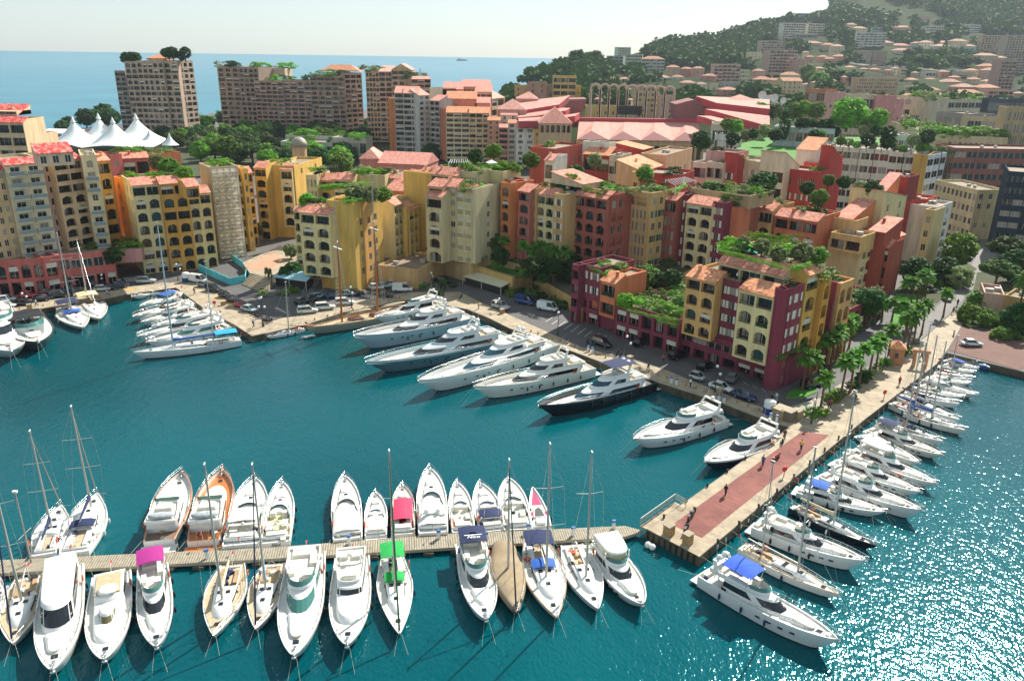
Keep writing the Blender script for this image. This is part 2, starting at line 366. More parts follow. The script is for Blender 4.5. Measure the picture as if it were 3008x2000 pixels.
mb.rings([foot]+rows+[back], HILLM, False, False, closed=False)
tag(mb.build('hill'), kind='structure')
# ================================================================ BUILDINGS
def arch_pts(a, b, d, r, n=7):     # opening top edge from (a,d-r) to (b,d-r) bulging up to d
 return [(a+(b-a)*i/n, d-r+r*math.sin(math.pi*i/n)**.6 if r else d) for i in range(n+1)] if r else [(a, d), (b, d)]
WINC = {}
def window_mesh(w, h, r, style, var):
 key = (round(w, 1), round(h, 1), round(r, 1), style, var)
 if key in WINC: return WINC[key]
 w, h, r = key[:3]; m = M(); dp = .95 if style in 'ALO' else .16
 y = dp-.03
 if style in 'ALO':
  # back wall with glazed doors
  gl = GLASS_T if var == 4 else GLASS
  m.face([(-w/2, y, 0), (w/2, y, 0), (w/2, y, h), (-w/2, y, h)], gl if style != 'L' else GLASS)
  k = max(2, int(w/1.2))
  for i in range(k+1):
   x = -w/2+w*i/k; m.box((x, y-.03, h/2), (.09, .05, h), FRAME if var % 2 else RAIL)
  if var == 1: m.box((-w*.28, y-.05, h*.45), (w*.3, .04, h*.9), CURT)
  if var == 2: m.box((w*.2, y-.05, h*.5), (w*.45, .04, h), CURT)
  if var == 3: m.box((0, .12, h*.8-r*.4), (w*.97, .05, h*.36), BLIND)
  if style != 'O':
   m.box((0, .1, h*.36), (w, .04, .05), RAIL); m.box((0, .1, .06), (w, .04, .05), RAIL)
   q = max(3, int(w/.28))
   for i in range(1, q): m.box((-w/2+w*i/q, .1, h*.18), (.035, .03, h*.36), RAIL)
  if var == 5:
   for i in range(5):
    xx = -w*.35+w*.7*i/4; m.ball((xx, .25, .35+.15*(i % 2)), (.3, .22, .32), LEAFP, 5, 3)
 else:
  m.face([(-w/2, y, 0), (w/2, y, 0), (w/2, y, h), (-w/2, y, h)], CURT if var == 3 else GLASS)
  m.box((0, y-.03, h/2), (.07, .05, h), FRAME)
  for x in (-w/2+.03, w/2-.03): m.box((x, y-.03, h/2), (.06, .05, h), FRAME)
 o = m.build('window'); me = o.data; bpy.data.objects.remove(o); WINC[key] = me
 return me
SHC = {}
def shutter_mesh(h, col):
 k = (round(h, 1), col)
 if k not in SHC:
  m = M(); m.box((0, -.04, h/2), (.5, .06, h), paint(col, .6)); o = m.build('shutter'); SHC[k] = o.data; bpy.data.objects.remove(o)
 return SHC[k]
LEAFP = leaf_mat('balcony_plants', '3c5f22')
class Bld:
 """one building: bays added by their roof-edge positions"""
 def __init__(s, name, label, cat='building', group=None, ang=None):
  s.ang = ang
  s.root = None; s.name = name; s.label = label; s.cat = cat; s.group = group; s.n = 0; s.win = 0; s.stuff = M(); s.bays = []; s.big = 1e9
 def origin(s, p):
  if s.root is None:
   s.org = Vector((p[0], p[1], 1.3)); s.root = empty(s.name, s.org, 0, s.label, s.cat, s.group)
 def window(s, P, ang, w, h, r, style, var, shut):
  s.win += 1
  me = window_mesh(w, h, r, style, var)
  if s.win <= 98:
   o = inst('window', me, s.root, P-s.org, (0, 0, ang))
   if shut and s.win <= 60:
    for sg in (-1, 1): inst('shutter', shutter_mesh(h, shut), o, (sg*(w/2+.27), 0, 0))
  else:
   ca, sa = math.cos(ang), math.sin(ang)
   for f in me.polygons:
    s.stuff.face([(P.x+me.vertices[i].co.x*ca-me.vertices[i].co.y*sa, P.y+me.vertices[i].co.x*sa+me.vertices[i].co.y*ca, P.z+me.vertices[i].co.z) for i in f.vertices], me.materials[f.material_index])
 def facade(s, m, A, B, z0, z1, pat, n, mt, shut=None, fh=None):
  """wall from A to B (left to right seen from outside), pattern one letter a floor from the top"""
  d = (B-A); Lw = d.length; d.normalize(); inn = Vector((-d.y, d.x, 0)); ang = math.atan2(d.y, d.x)
  def P(u, v, k=0.): return (A.x+d.x*u+inn.x*k, A.y+d.y*u+inn.y*k, v)
  N = len(pat)
  if N == 0 or set(pat) == {'n'} or Lw < 1.2:
   m.face([P(0, z0), P(Lw, z0), P(Lw, z1), P(0, z1)], mt); return
  F = (z1-z0)/N
  for fl, ch in enumerate(pat):
   t = z1-fl*F; b = t-F; nn = n
   if ch == 'n': m.face([P(0, b), P(Lw, b), P(Lw, t), P(0, t)], mt); continue
   if ch == 'T': nn = n*3
   if ch == 'D': nn = n*2
   cw = Lw/nn; r = 0; dep = .95
   if ch == 'A': w = min(3.0, cw*.72); h = F*.70; sill = F*.12; r = min(h*.3, w*.3)
   elif ch == 'L': w = cw*.9; h = F*.62; sill = F*.16
   elif ch == 'O': w = cw*.74; h = F*.78; sill = .02
   elif ch == 'Q': w = cw*.74; h = F*.8; sill = .02; r = min(h*.3, w*.35); ch = 'O'
   elif ch == 'T': w = cw*.55; h = F*.66; sill = F*.12; dep = .16
   elif ch == 'G': w = cw*.9; h = F*.5; sill = F*.3; dep = .16
   elif ch == 'D': w = cw*.6; h = F*.5; sill = F*.25; dep = .16
   elif ch == 'a': w = min(1.4, cw*.55); h = F*.62; sill = F*.15; r = w*.35; dep = .16
   else: w = min(1.25, cw*.5); h = min(1.7, F*.52); sill = F*.24; dep = .16   # w W g B
   if ch == 'B': w = min(2.6, cw*.5); h = F*.68; sill = .15
   for k in range(nn):
    c0 = k*cw; c1 = c0+cw; a = c0+(cw-w)/2; bb = a+w; v0 = b+sill; v1 = v0+h
    tp = arch_pts(a, bb, v1, r)
    m.face([P(c0, b), P(a, b), P(a, t), P(c0, t)], mt); m.face([P(bb, b), P(c1, b), P(c1, t), P(bb, t)], mt)
    m.face([P(a, b), P(bb, b), P(bb, v0), P(a, v0)], mt)
    for q0, q1 in zip(tp, tp[1:]):
     m.face([P(*q0), P(*q1), P(q1[0], t), P(q0[0], t)], mt)
     m.face([P(*q1), P(*q0), P(*q0, dep), P(*q1, dep)], mt)
    e0 = tp[0][1]
    m.face([P(a, v0), P(a, v0, dep), P(a, e0, dep), P(a, e0)], mt); m.face([P(bb, v0, dep), P(bb, v0), P(bb, e0), P(bb, e0, dep)], mt)
    m.face([P(a, v0), P(bb, v0), P(bb, v0, dep), P(a, v0, dep)], mt)
    st = 'A' if ch in 'AO' and r else ('L' if ch == 'L' else ('O' if ch == 'O' else 'w'))
    if ch == 'O': st = 'O'
    var = R.choice([0, 0, 0, 1, 2, 3, 4, 5] if st in 'AL' else [0, 0, 1, 3])
    sh = shut if ch in 'Wg' else None
    s.window(Vector(P((a+bb)/2, v0)), ang, w, h, r, st, var, sh)
    if ch == 'B':       # projecting balcony
     x0, x1 = c0+cw*.08, c1-cw*.08
     q = M(); am = (A.x+d.x*(x0+x1)/2-inn.x*.6, A.y+d.y*(x0+x1)/2-inn.y*.6)
     q.box((*am, b+.05), (x1-x0, 1.2, .22), mt, ang)
     e = (am[0]-inn.x*.57, am[1]-inn.y*.57); q.box((*e, b+.62), (x1-x0, .05, .9), mat('balcony_glass', (.22, .27, .28), .3), ang)
     q.box((*e, b+1.1), (x1-x0, .08, .06), FRAME, ang)
     for xx in (x0, x1):
      f = (A.x+d.x*xx-inn.x*.6, A.y+d.y*xx-inn.y*.6); q.box((*f, b+.55), (.12, 1.18, .95), mt, ang)
     q.build('balcony', s.root, s.org)
 def bay(s, x0, y0, x1, y1, zt, zb, dep, col, pat, n, roof='t', zr=None, side=('', ''), shut='d8d4c4', tile=None, gard=0, rd=None, ns=2, rise=None, o='F', tf=.35, P=None, D=None):
  if D is not None:
   D = D if isinstance(D, tuple) else (D, D)
   P = (PD(x0, y0, D[0]), PD(x1, y1, D[1])); zt = (P[0].z+P[1].z)/2
  zr = zt if zr is None else zr; s.n += 1; e = (s.n % 7)*.006
  A = W(x0, y0, zr) if P is None else P[0].copy()
  if P is not None: B = P[1].copy()
  elif s.ang is None or o == 'W': B = W(x1, y1, zr)
  else:       # the wall keeps the direction of its building; its length follows from where it ends
   a = math.radians(s.ang+{'F': 0, 'R': 90, 'L': -90}[o]); dv = Vector((math.cos(a), math.sin(a), 0)); lo, hi = .5, 40.
   for _ in range(40):
    md = (lo+hi)/2
    if proj(A+dv*md)[0] < x1: lo = md
    else: hi = md
   B = A+dv*lo
  if o == 'R' and P is None and s.ang is not None:     # set back behind the corner of the front wall it meets
   dv = (B-A).normalized(); ow = Vector((dv.y, -dv.x, 0)); A = A+dv*1.5+ow*.04; B = B+ow*.04; dep = min(dep, 8.5)
  A.z = B.z = 0
  s.origin(A); d = (B-A).normalized(); inn = Vector((-d.y, d.x, 0)); Cc = B+inn*dep; Dd = A+inn*dep
  mt = stucco(col); m = M(); zt += e
  s.facade(m, A, B, zb, zt, pat, n, mt, shut)
  s.facade(m, B, Cc, zb, zt, side[1], ns, mt, shut); s.facade(m, Dd, A, zb, zt, side[0], ns, mt, shut)
  m.face([(Cc.x, Cc.y, zb), (Dd.x, Dd.y, zb), (Dd.x, Dd.y, zt), (Cc.x, Cc.y, zt)], mt)
  m.face([(A.x, A.y, zb), (Dd.x, Dd.y, zb), (Cc.x, Cc.y, zb), (B.x, B.y, zb)], mt)
  def V(p, z, k=0., q=0.): return (p.x+inn.x*k+d.x*q, p.y+inn.y*k+d.y*q, z)
  tl = tile or TILE; Lw = (B-A).length
  flat = mat('roof_terrace_floor', '8a7a68', .9, .3, .5)
  if roof in ('t', 'm', 'b'):
   rd = rd or (dep if roof == 'm' else min(3.2, dep*.5)); rise = rise or rd*.42
   if roof == 'b': # slopes down towards the back
    f0, f1 = zt+rise, zt
   else: f0, f1 = zt, zt+rise
   if roof != 'm' : rdd = rd
   else: rdd = dep
   # side cheeks
   for p, fl in ((A, 1), (B, 0)):
    q = [V(p, zt), V(p, f0), V(p, f1, rdd), V(p, zt, rdd)] if roof == 'b' else [V(p, zt), V(p, f1, rdd), V(p, zt, rdd)]
    m.face(q if fl else q[::-1], mt)
   m.face([V(B, zt, rdd), V(A, zt, rdd), V(A, f1, rdd), V(B, f1, rdd)], mt) if roof != 'b' else m.face([V(A, zt), V(B, zt), V(B, f0), V(A, f0)], mt)
   r = M(); th = .16; o1 = .35
   a0, b0 = V(A, f0-.05-o1*(f1-f0)/rdd, -o1, -.12), V(B, f0-.05-o1*(f1-f0)/rdd, -o1, .12); a1, b1 = V(A, f1, rdd, -.12), V(B, f1, rdd, .12)
   up = lambda p: (p[0], p[1], p[2]+th)
   r.face([up(a0), up(b0), up(b1), up(a1)], tl); r.face([a0, b0, up(b0), up(a0)], tl); r.face([b0, b1, up(b1), up(b0)], tl); r.face([a1, a0, up(a0), up(a1)], tl)
   r.face([a1, b1, b0, a0], mt); r.face([b1, a1, up(a1), up(b1)], tl)
   ro = r.build('roof', s.root, s.org)
   if A.y < 330 and R.random() < .55:
    q = V(A, (f0+f1)/2+.5, rdd*.6, Lw*R.uniform(.2, .8)); r = M(); r.box(q, (.55, .55, 1.3), mt, R.random()*.3); r.box((q[0], q[1], q[2]+.7), (.75, .75, .12), tl); r.build('chimney', ro, s.org)
   if rdd < dep-.5:
    zf = zt+tf; m.face([V(A, zf, rdd), V(B, zf, rdd), V(Cc, zf), V(Dd, zf)], flat)
    for p, q in ((B, Cc), (Cc, Dd), (Dd, A)):
     pass
    for k0, k1, pp in ((rdd, dep, A), (rdd, dep, B)):
     sgn = 1 if pp is A else -1
     c = V(pp, zt+tf+.1, (k0+k1)/2, sgn*.13); m.box(c, (.22, k1-k0, .95), mt, math.atan2(d.y, d.x))
    m.box(V(A, zt+tf+.1, dep-.12, Lw/2), (Lw-.5, .22, .94), mt, math.atan2(d.y, d.x))
  elif roof == 'f':
   zf = zt-.05; m.face([V(A, zf), V(B, zf), V(Cc, zf), V(Dd, zf)], flat); ang = math.atan2(d.y, d.x)
   m.box(V(A, zt+.3, .13, Lw/2), (Lw, .25, .75), mt, ang); m.box(V(A, zt+.3, dep-.13, Lw/2), (Lw, .25, .75), mt, ang)
   m.box(V(A, zt+.299, dep/2, .13), (.25, dep-.5, .75), mt, ang); m.box(V(A, zt+.299, dep/2, Lw-.13), (.25, dep-.5, .75), mt, ang)
   if not gard and min(Lw, dep) > 3:
    for _ in range(2): q = V(A, zt+.35, dep*R.uniform(.25, .75), Lw*R.uniform(.2, .8)); r = M(); r.box(q, (R.uniform(.8, 1.6), .9, .9), mat('roof_unit', 'a8a49c', .6), ang+R.choice([0, .8])); r.build('roof_unit', s.root, s.org)
  elif roof == 'l' or roof == 'r':    # mono pitch sloping along the front
   rise = rise or Lw*.4; hl, hr = (zt, zt+rise) if roof == 'l' else (zt+rise, zt)
   m.face([V(A, zt), V(B, zt), V(B, hr), V(A, hl)] if hl == zt else [V(A, zt), V(B, zt), V(A, hl)], mt)
   m.face([V(A, zt, dep), V(A, hl, dep), V(B, hr, dep), V(B, zt, dep)], mt)
   m.face([V(B, zt), V(B, zt, dep), V(B, hr, dep), V(B, hr)], mt); m.face([V(A, zt, dep), V(A, zt), V(A, hl), V(A, hl, dep)], mt)
   r = M(); P4 = [V(A, hl+.05, -.2, -.2), V(B, hr+.05, -.2, .2), V(B, hr+.05, dep+.2, .2), V(A, hl+.05, dep+.2, -.2)]
   r.face([(p[0], p[1], p[2]+.15) for p in P4], tl); r.face(P4[::-1], mt)
   for i in range(4):
    a, b = P4[i], P4[(i+1) % 4]; r.face([a, b, (b[0], b[1], b[2]+.15), (a[0], a[1], a[2]+.15)], tl)
   r.build('roof', s.root, s.org)
  elif roof == 'h' or roof == 'g':    # hipped / gabled
   r = M(); hh = rise or min(Lw, dep)*.22; o = .4
   q = [V(A, zt, -o, -o), V(B, zt, -o, o), V(B, zt, dep+o, o), V(A, zt, dep+o, -o)]
   ins = min(Lw, dep)/2 if roof == 'h' else -.3
   if Lw >= dep: e0, e1 = V(A, zt+hh, dep/2, ins), V(A, zt+hh, dep/2, Lw-ins)
   else: e0, e1 = V(A, zt+hh, ins, Lw/2), V(A, zt+hh, dep-ins, Lw/2)
   if Lw >= dep:
    r.face([q[0], q[1], e1, e0], tl); r.face([q[2], q[3], e0, e1], tl)
    r.face([q[1], q[2], e1], tl if roof == 'h' else mt); r.face([q[3], q[0], e0], tl if roof == 'h' else mt)
   else:
    r.face([q[1], q[2], e1, e0], tl); r.face([q[3], q[0], e0, e1], tl)
    r.face([q[0], q[1], e0], tl if roof == 'h' else mt); r.face([q[2], q[3], e1], tl if roof == 'h' else mt)
   r.face(q[::-1], mt); r.build('roof', s.root, s.org)
  s.bays.append((A, B, Cc, Dd, zt, m, gard, rd or 0)); 
  m.build('wall', s.root, s.org)
  if gard and not (name_far(D)): ROOFG.append((A.copy(), d.copy(), inn.copy(), Lw, dep, zt+(tf if roof == 't' else 0), (rd if roof == 't' else .8) or 1, gard, s.label))
  return A, B, inn, zt
 def done(s):
  if s.stuff.f: tag(s.stuff.build('window', s.root, s.org), kind='stuff')
ROOFG = []
def name_far(D): return False
CREAM_='dcc98e'; YEL='dcb048'; OCH='d19a34'; ORG='cf7448'; ORG2='d9803f'; BRK='ab5a48'; RED='b9423e'; MAR='86384a'; TAN='cfa668'; PNK='d3958a'; OLV='c9b98a'; WHT='ddd6c4'; ROSE='c9685c'
exec_layout = []
def B_(label, bays, name='apartment_building', cat='building', group=None, ang=None):
 b = Bld(name, label, cat, group, ang)
 for args in bays:
  kw = args[-1] if isinstance(args[-1], dict) else {}
  b.bay(*[a for a in args if not isinstance(a, dict)], **kw)
 b.done(); return b
# bay: x0, y0, x1, y1 (photo position of the front roof edge), top, bottom, depth, colour, floors from the top, columns
B_('cream and pink apartment block on a red arcade, stacks of balconies, at the left edge', [
 (12, 485, 122, 477, 30.5, 9.2, 13, 'dccfaa', 'BBBBBBBB', 2, dict(tile=TILE_R, rd=2.4)),
 (122, 477, 156, 474, 30.2, 9.2, 13, 'd0a594', 'awwawwww', 1, dict(tile=TILE_R, rd=2.4)),
 (156, 474, 239, 465, 30.5, 9.2, 13, 'd6b488', 'LLLAAAAL', 2, dict(tile=TILE_R, rd=2.4)),
 (238, 465, 284, 463, 30.9, 9.2, 13, 'dcc99a', 'aBBwBBBB', 1, dict(roof='f')),
 (-110, 510, 12, 497, 29.5, 9.2, 14, 'cfae80', 'wwwwwwww', 5, dict(tile=TILE_R, gard=4)),
 (-110, 785, -20, 777, 17.2, 9.2, 6, 'd48478', 'LLL', 2, dict(zr=9.2)),
 (-60, 777, 126, 765, 9.2, 1.3, 14, 'c4645a', 'QO', 5, dict(roof='f')),
 (126, 765, 170, 758, 9.4, 1.3, 16, 'c4645a', 'OO', 1, dict(roof='f')),
 (170, 758, 334, 742, 9.2, 1.3, 15, 'c4645a', 'GO', 5, dict(roof='f', gard=3)),
 (334, 742, 415, 738, 8.2, 5.5, 12, 'c78f88', 'n', 1, dict(roof='f', gard=5)),
 (106, 452, 214, 446, 33.4, 30.5, 5, 'd8b898', 'w', 3, dict(roof='m', tile=TILE_R, rise=1.6))])
B_('tall cream block with a red tiled roof behind the left edge block', [
 (-60, 362, 66, 357, 36, 2, 12, 'd9bd90', 'LLLLLLLL', 3, dict(D=255, tile=TILE_R, roof='t')),
 (-60, 342, 50, 336, 39, 36, 8, 'd9bd90', 'L', 2, dict(D=265, zr=39, roof='m', tile=TILE_R, rise=3)),
 (66, 372, 175, 424, 32, 2, 10, 'd9bd90', 'n', 1, dict(D=(257, 275), roof='f'))])
B_('narrow ochre block with arched balconies beside the cream tower', [
 (285, 473, 322, 470, 29, 2, 10, OCH, 'LAAALAA', 1, {})])
B_('pink red block with roof gardens behind the narrow ochre block', [
 (322, 462, 358, 458, 25.5, 2, 12, ROSE, 'wwnnnn', 1, dict(roof='f', gard=3)),
 (358, 466, 436, 462, 24.6, 2, 12, ROSE, 'LLLn', 2, dict(roof='t', gard=9)),
 (436, 462, 530, 452, 24.2, 2, 8, ORG, 'n', 1, dict(roof='f', gard=6))])
B_('deep yellow apartment block with an orange end wall beside the tunnel', [
 (386, 545, 466, 540, 23.9, 1.3, 13, CREAM_, 'LAAAALQ', 2, dict(side=('wwwwwwn', ''), ns=3)),
 (334, 526, 386, 541, 23.4, 1.3, 9, 'dd8f2c', 'wwwwwwn', 2, dict(o='W', roof='f', gard=2)),
 (469, 541, 549, 536, 24.0, 1.3, 13, OCH, 'LALAAAQ', 2, dict(gard=14)),
 (551, 570, 618, 562, 21, 1.3, 12, 'd8bf7c', 'LAAAAQ', 2, {}),
 (545, 549, 584, 542, 24.2, 21, 8, OCH, 'L', 1, {}),
 (617, 500, 699, 497, 25.6, 1.3, 11, 'cfb98c', 'wwwwwww', 3, dict(roof='f', gard=4))], ang=35)
B_('slim yellow block with arched windows right of the scaffolding', [
 (683, 508, 713, 503, 23.4, 1.3, 9, CREAM_, 'LAAAAAO', 1, {}),
 (713, 503, 728, 497, 24, 1.3, 8, YEL, 'wwwwwww', 1, dict(roof='f')),
 (727, 508, 741, 503, 22.6, 1.3, 8, OCH, 'LAAAAAO', 1, {})], ang=35)
B_('pale yellow block stepping round a planted square', [
 (745, 492, 780, 490, 23, 1.3, 12, YEL, 'LAAAAAO', 1, {}),
 (780, 487, 822, 490, 22.8, 1.3, 12, 'cfc38a', 'DDDDDDO', 1, dict(roof='f', gard=5)),
 (822, 497, 857, 496, 22.3, 4.8, 8, 'e0cf98', 'LAAAA', 1, {}),
 (822, 645, 862, 643, 5, 1.3, 10, OCH, 'O', 2, dict(roof='f')),
 (857, 496, 945, 468, 22.6, 1.3, 9, YEL, 'wnnnnnn', 2, dict(o='R', roof='f', gard=4))], ang=-9)
B_('low cream block with roof gardens behind the schooner masts', [
 (898, 520, 930, 520, 21.5, 2, 9, 'd5bf86', 'TTLAAA', 1, dict(roof='f', gard=2)),
 (930, 528, 978, 528, 20.5, 2, 9, OCH, 'LAAAAA', 1, {}),
 (978, 526, 1034, 526, 21, 2, 9, 'd8c085', 'LLAAAA', 1, dict(gard=3)),
 (1034, 518, 1130, 522, 21.3, 2, 12, 'cfbd84', 'n', 1, dict(roof='f', gard=12)),
 (1130, 522, 1160, 530, 20.8, 2, 10, 'b8a890', 'DDD', 1, dict(roof='t'))], ang=-12)
B_('yellow corner block with a roof garden behind the schooner', [
 (862, 617, 879, 622, 18.8, 4.9, 8, CREAM_, 'LAAAA', 1, {}),
 (879, 622, 967, 630, 20.1, 4.9, 12, 'e0cc8a', 'LAAAA', 2, dict(gard=10)),
 (967, 630, 981, 627, 20.0, 4.9, 9, 'e0cc8a', 'LAAAA', 1, dict(o='R')),
 (981, 627, 1012, 629, 19.6, 1.3, 12, OCH, 'LATTTO', 1, dict(roof='f')),
 (1012, 627, 1026, 610, 20.4, 1.3, 9, OCH, 'AAAAAn', 1, dict(o='R')),
 (1026, 606, 1120, 588, 22.2, 1.3, 7, YEL, 'nwwwwwn', 2, dict(o='R', roof='f', gard=12)),
 (1056, 600, 1096, 592, 22.1, 1.3, 12, 'd8a04c', 'nwwwwwn', 1, dict(o='R', roof='f', gard=3)),
 (1120, 596, 1149, 606, 19.2, 5.5, 9, 'd8c07c', 'n', 1, dict(roof='f')),
 (1149, 606, 1183, 598, 19.3, 5.5, 10, CREAM_, 'LAAAA', 2, dict(o='R')),
 (1194, 620, 1229, 607, 17.6, 5, 10, 'dcc880', 'LAAA', 2, dict(o='R')),
 (1183, 618, 1194, 620, 17.6, 5, 9, YEL, 'n', 1, dict(roof='f')),
 (1110, 786, 1228, 776, 5.6, 1.3, 16, TAN, 'n', 1, dict(roof='f')),
 (870, 772, 980, 812, 4.9, 1.3, 11, 'b89c62', 'O', 3, dict(roof='f', zr=4.9))], ang=-20)
B_('orange and tan houses with tiled roofs between yellow and olive blocks', [
 (1189, 516, 1230, 520, 23.4, 2, 9, BRK, 'LAAAAA', 1, {}),
 (1184, 541, 1227, 552, 21.4, 2, 9, TAN, 'wAAAA', 1, {}),
 (1130, 556, 1184, 545, 20.4, 2, 9, ORG, 'nnnn', 1, dict(roof='m')),
 (1228, 510, 1250, 505, 24, 2, 9, TAN, 'wAAAAA', 1, {}),
 (1251, 520, 1272, 480, 25.5, 2, 9, YEL, 'n', 1, dict(o='R', roof='f'))], ang=-30)
B_('olive apartment block with a tall bare side wall', [
 (1265, 509, 1344, 512, 27, 6.5, 12, OLV, 'LLAAAAA', 2, dict(gard=6)),
 (1258, 545, 1300, 548, 25, 6.5, 9, OLV, 'LLAAAA', 1, {}),
 (1250, 575, 1298, 578, 22.8, 6.5, 9, 'cdbb8a', 'LAAAQ', 1, {}),
 (1298, 545, 1340, 548, 25, 6.5, 8, 'cbb887', 'LDDDDDn', 1, {}),
 (1339, 560, 1386, 566, 24.1, 6.5, 10, 'd2c08c', 'LAALAA', 2, {}),
 (1386, 566, 1472, 540, 24.3, 6.5, 10, 'd2c394', 'nwwwwwn', 1, dict(o='R', roof='f', gard=7)),
 (1355, 510, 1400, 515, 27.4, 24, 7, 'cbb887', 'T', 2, dict(roof='f', gard=5)),
 (1400, 505, 1478, 500, 27.2, 22, 9, 'c9bb84', 'w', 3, dict(roof='f', gard=12))], ang=-30)
B_('brick red and green shuttered block with a long roof garden', [
 (1471, 543, 1497, 541, 24.9, 6.5, 9, ORG2, 'AAAAAn', 1, dict(roof='f')),
 (1497, 541, 1547, 536, 25.2, 6.5, 9, 'c84f3c', 'nnnn', 1, dict(o='R', roof='f')),
 (1522, 559, 1556, 559, 23.8, 6.5, 8, 'c2705c', 'LAAAAn', 1, {}),
 (1556, 559, 1577, 563, 23.9, 6.5, 8, TAN, 'wwwwwn', 1, dict(roof='f')),
 (1576, 568, 1628, 578, 23.3, 6.5, 9, CREAM_, 'LAAALn', 2, dict(gard=5)),
 (1628, 576, 1656, 572, 23.6, 6.5, 8, TAN, 'WWWWWn', 1, dict(roof='f')),
 (1656, 572, 1688, 582, 23.2, 6.5, 8, 'd8bc7e', 'LAAAAn', 1, dict(roof='f', gard=2)),
 (1687, 570, 1783, 585, 23.9, 3, 12, BRK, 'LAAAAAA', 3, dict(gard=8)),
 (1783, 585, 1836, 565, 24.0, 3, 12, BRK, 'aAaAaan', 2, dict(o='R', roof='f', gard=4)),
 (1620, 530, 1712, 552, 26.2, 23, 8, 'd0b890', 'L', 2, dict(roof='r', rise=2, gard=4))], ang=-44)
B_('tan block with tall triple windows and green shutters', [
 (1836, 565, 1903, 578, 24.2, 3, 12, TAN, 'LTTTTTn', 2, dict(roof='f', gard=7)),
 (1903, 578, 1955, 564, 24.2, 3, 12, 'd0ac66', 'wgwgwgn', 2, dict(o='R', roof='f', gard=6, shut='1f5c35'))], ang=-46)
B_('maroon and cream block with large arched balconies', [
 (1954, 584, 1988, 590, 22.8, 2, 10, BRK, 'LTTTTL', 1, {}),
 (1988, 577, 2018, 584, 23.3, 2, 10, MAR, 'WWWWWWn', 1, dict(roof='f', gard=4)),
 (2018, 594, 2094, 604, 22.6, 2, 11, CREAM_, 'LAAAAAn', 2, {}),
 (2094, 600, 2130, 598, 22.9, 2, 10, MAR, 'WWWWWWn', 1, dict(roof='f', gard=3)),
 (2130, 613, 2169, 623, 21.6, 2, 10, BRK, 'LAAAAn', 1, {}),
 (2169, 623, 2206, 600, 21.7, 2, 10, ORG, 'n', 1, dict(o='R', roof='f')),
 (2030, 560, 2200, 580, 24.5, 22, 12, 'b89a70', 'n', 1, dict(roof='f', gard=16))], ang=-45)
B_('orange terraced block stepping down towards the palms', [
 (2227, 613, 2271, 621, 20.6, 2, 11, TAN, 'LAAAA', 1, dict(gard=4)),
 (2277, 632, 2403, 648, 19.6, 2, 12, ORG, 'LAAAA', 3, {}),
 (2403, 648, 2454, 624, 19.8, 2, 11, 'c25f38', 'n', 1, dict(o='R', roof='f', gard=7)),
 (2453, 636, 2506, 660, 19.4, 2, 12, ORG2, 'wnnn', 1, dict(roof='m', rise=3)),
 (2506, 660, 2550, 645, 18.8, 2, 9, TAN, 'Ln', 1, dict(o='R', roof='f', gard=4)),
 (2420, 709, 2527, 733, 13.7, 1.3, 14, 'd7a862', 'nnnn', 1, dict(roof='f', gard=6)),
 (2440, 690, 2530, 712, 16.4, 13, 8, 'd7a862', 'L', 2, dict(roof='f')),
 (2527, 733, 2564, 741, 13.7, 1.3, 10, 'dcc487', 'AAAA', 2, dict(o='R')),
 (2553, 676, 2602, 694, 17.2, 1.3, 10, 'a84c34', 'n', 1, dict(roof='m', rise=2)),
 (2590, 724, 2613, 735, 13.5, 1.3, 9, 'a84c34', 'LAA', 1, {}),
 (2612, 705, 2658, 698, 13.6, 1.3, 10, ORG2, 'LAAA', 2, dict(o='R'))], ang=-45)
B_('tall red and cream block with pitched roofs beside the road', [
 (2585, 600, 2664, 570, 22, 2, 12, 'd8c88e', 'wwwwww', 2, dict(o='R', roof='r', tile=TILE_P, rise=3)),
 (2664, 567, 2714, 594, 17.4, 1.3, 12, 'b6403a', 'WWWWn', 1, dict(o='R', zr=21, roof='r', rise=3.6, tile=TILE_O)),
 (2714, 594, 2750, 586, 17.2, 1.3, 8, 'cf4a3a', 'wnnnn', 1, dict(o='R', roof='f')),  # sunlit part of the red block, its light put into a brighter red
 (2717, 622, 2744, 617, 16.6, 1.3, 9, 'd6bb80', 'wwww', 1, dict(roof='f')),
 (2744, 618, 2797, 607, 16.8, 1.3, 10, 'dcd8cc', 'wAAAA', 2, dict(o='R', roof='f')),
 (2608, 522, 2668, 540, 26, 20, 8, '9c4038', 'n', 1, dict(roof='f')),
 (2566, 560, 2600, 545, 24, 10, 9, ORG2, 'n', 1, dict(roof='m', tile=TILE_P))], ang=-45)
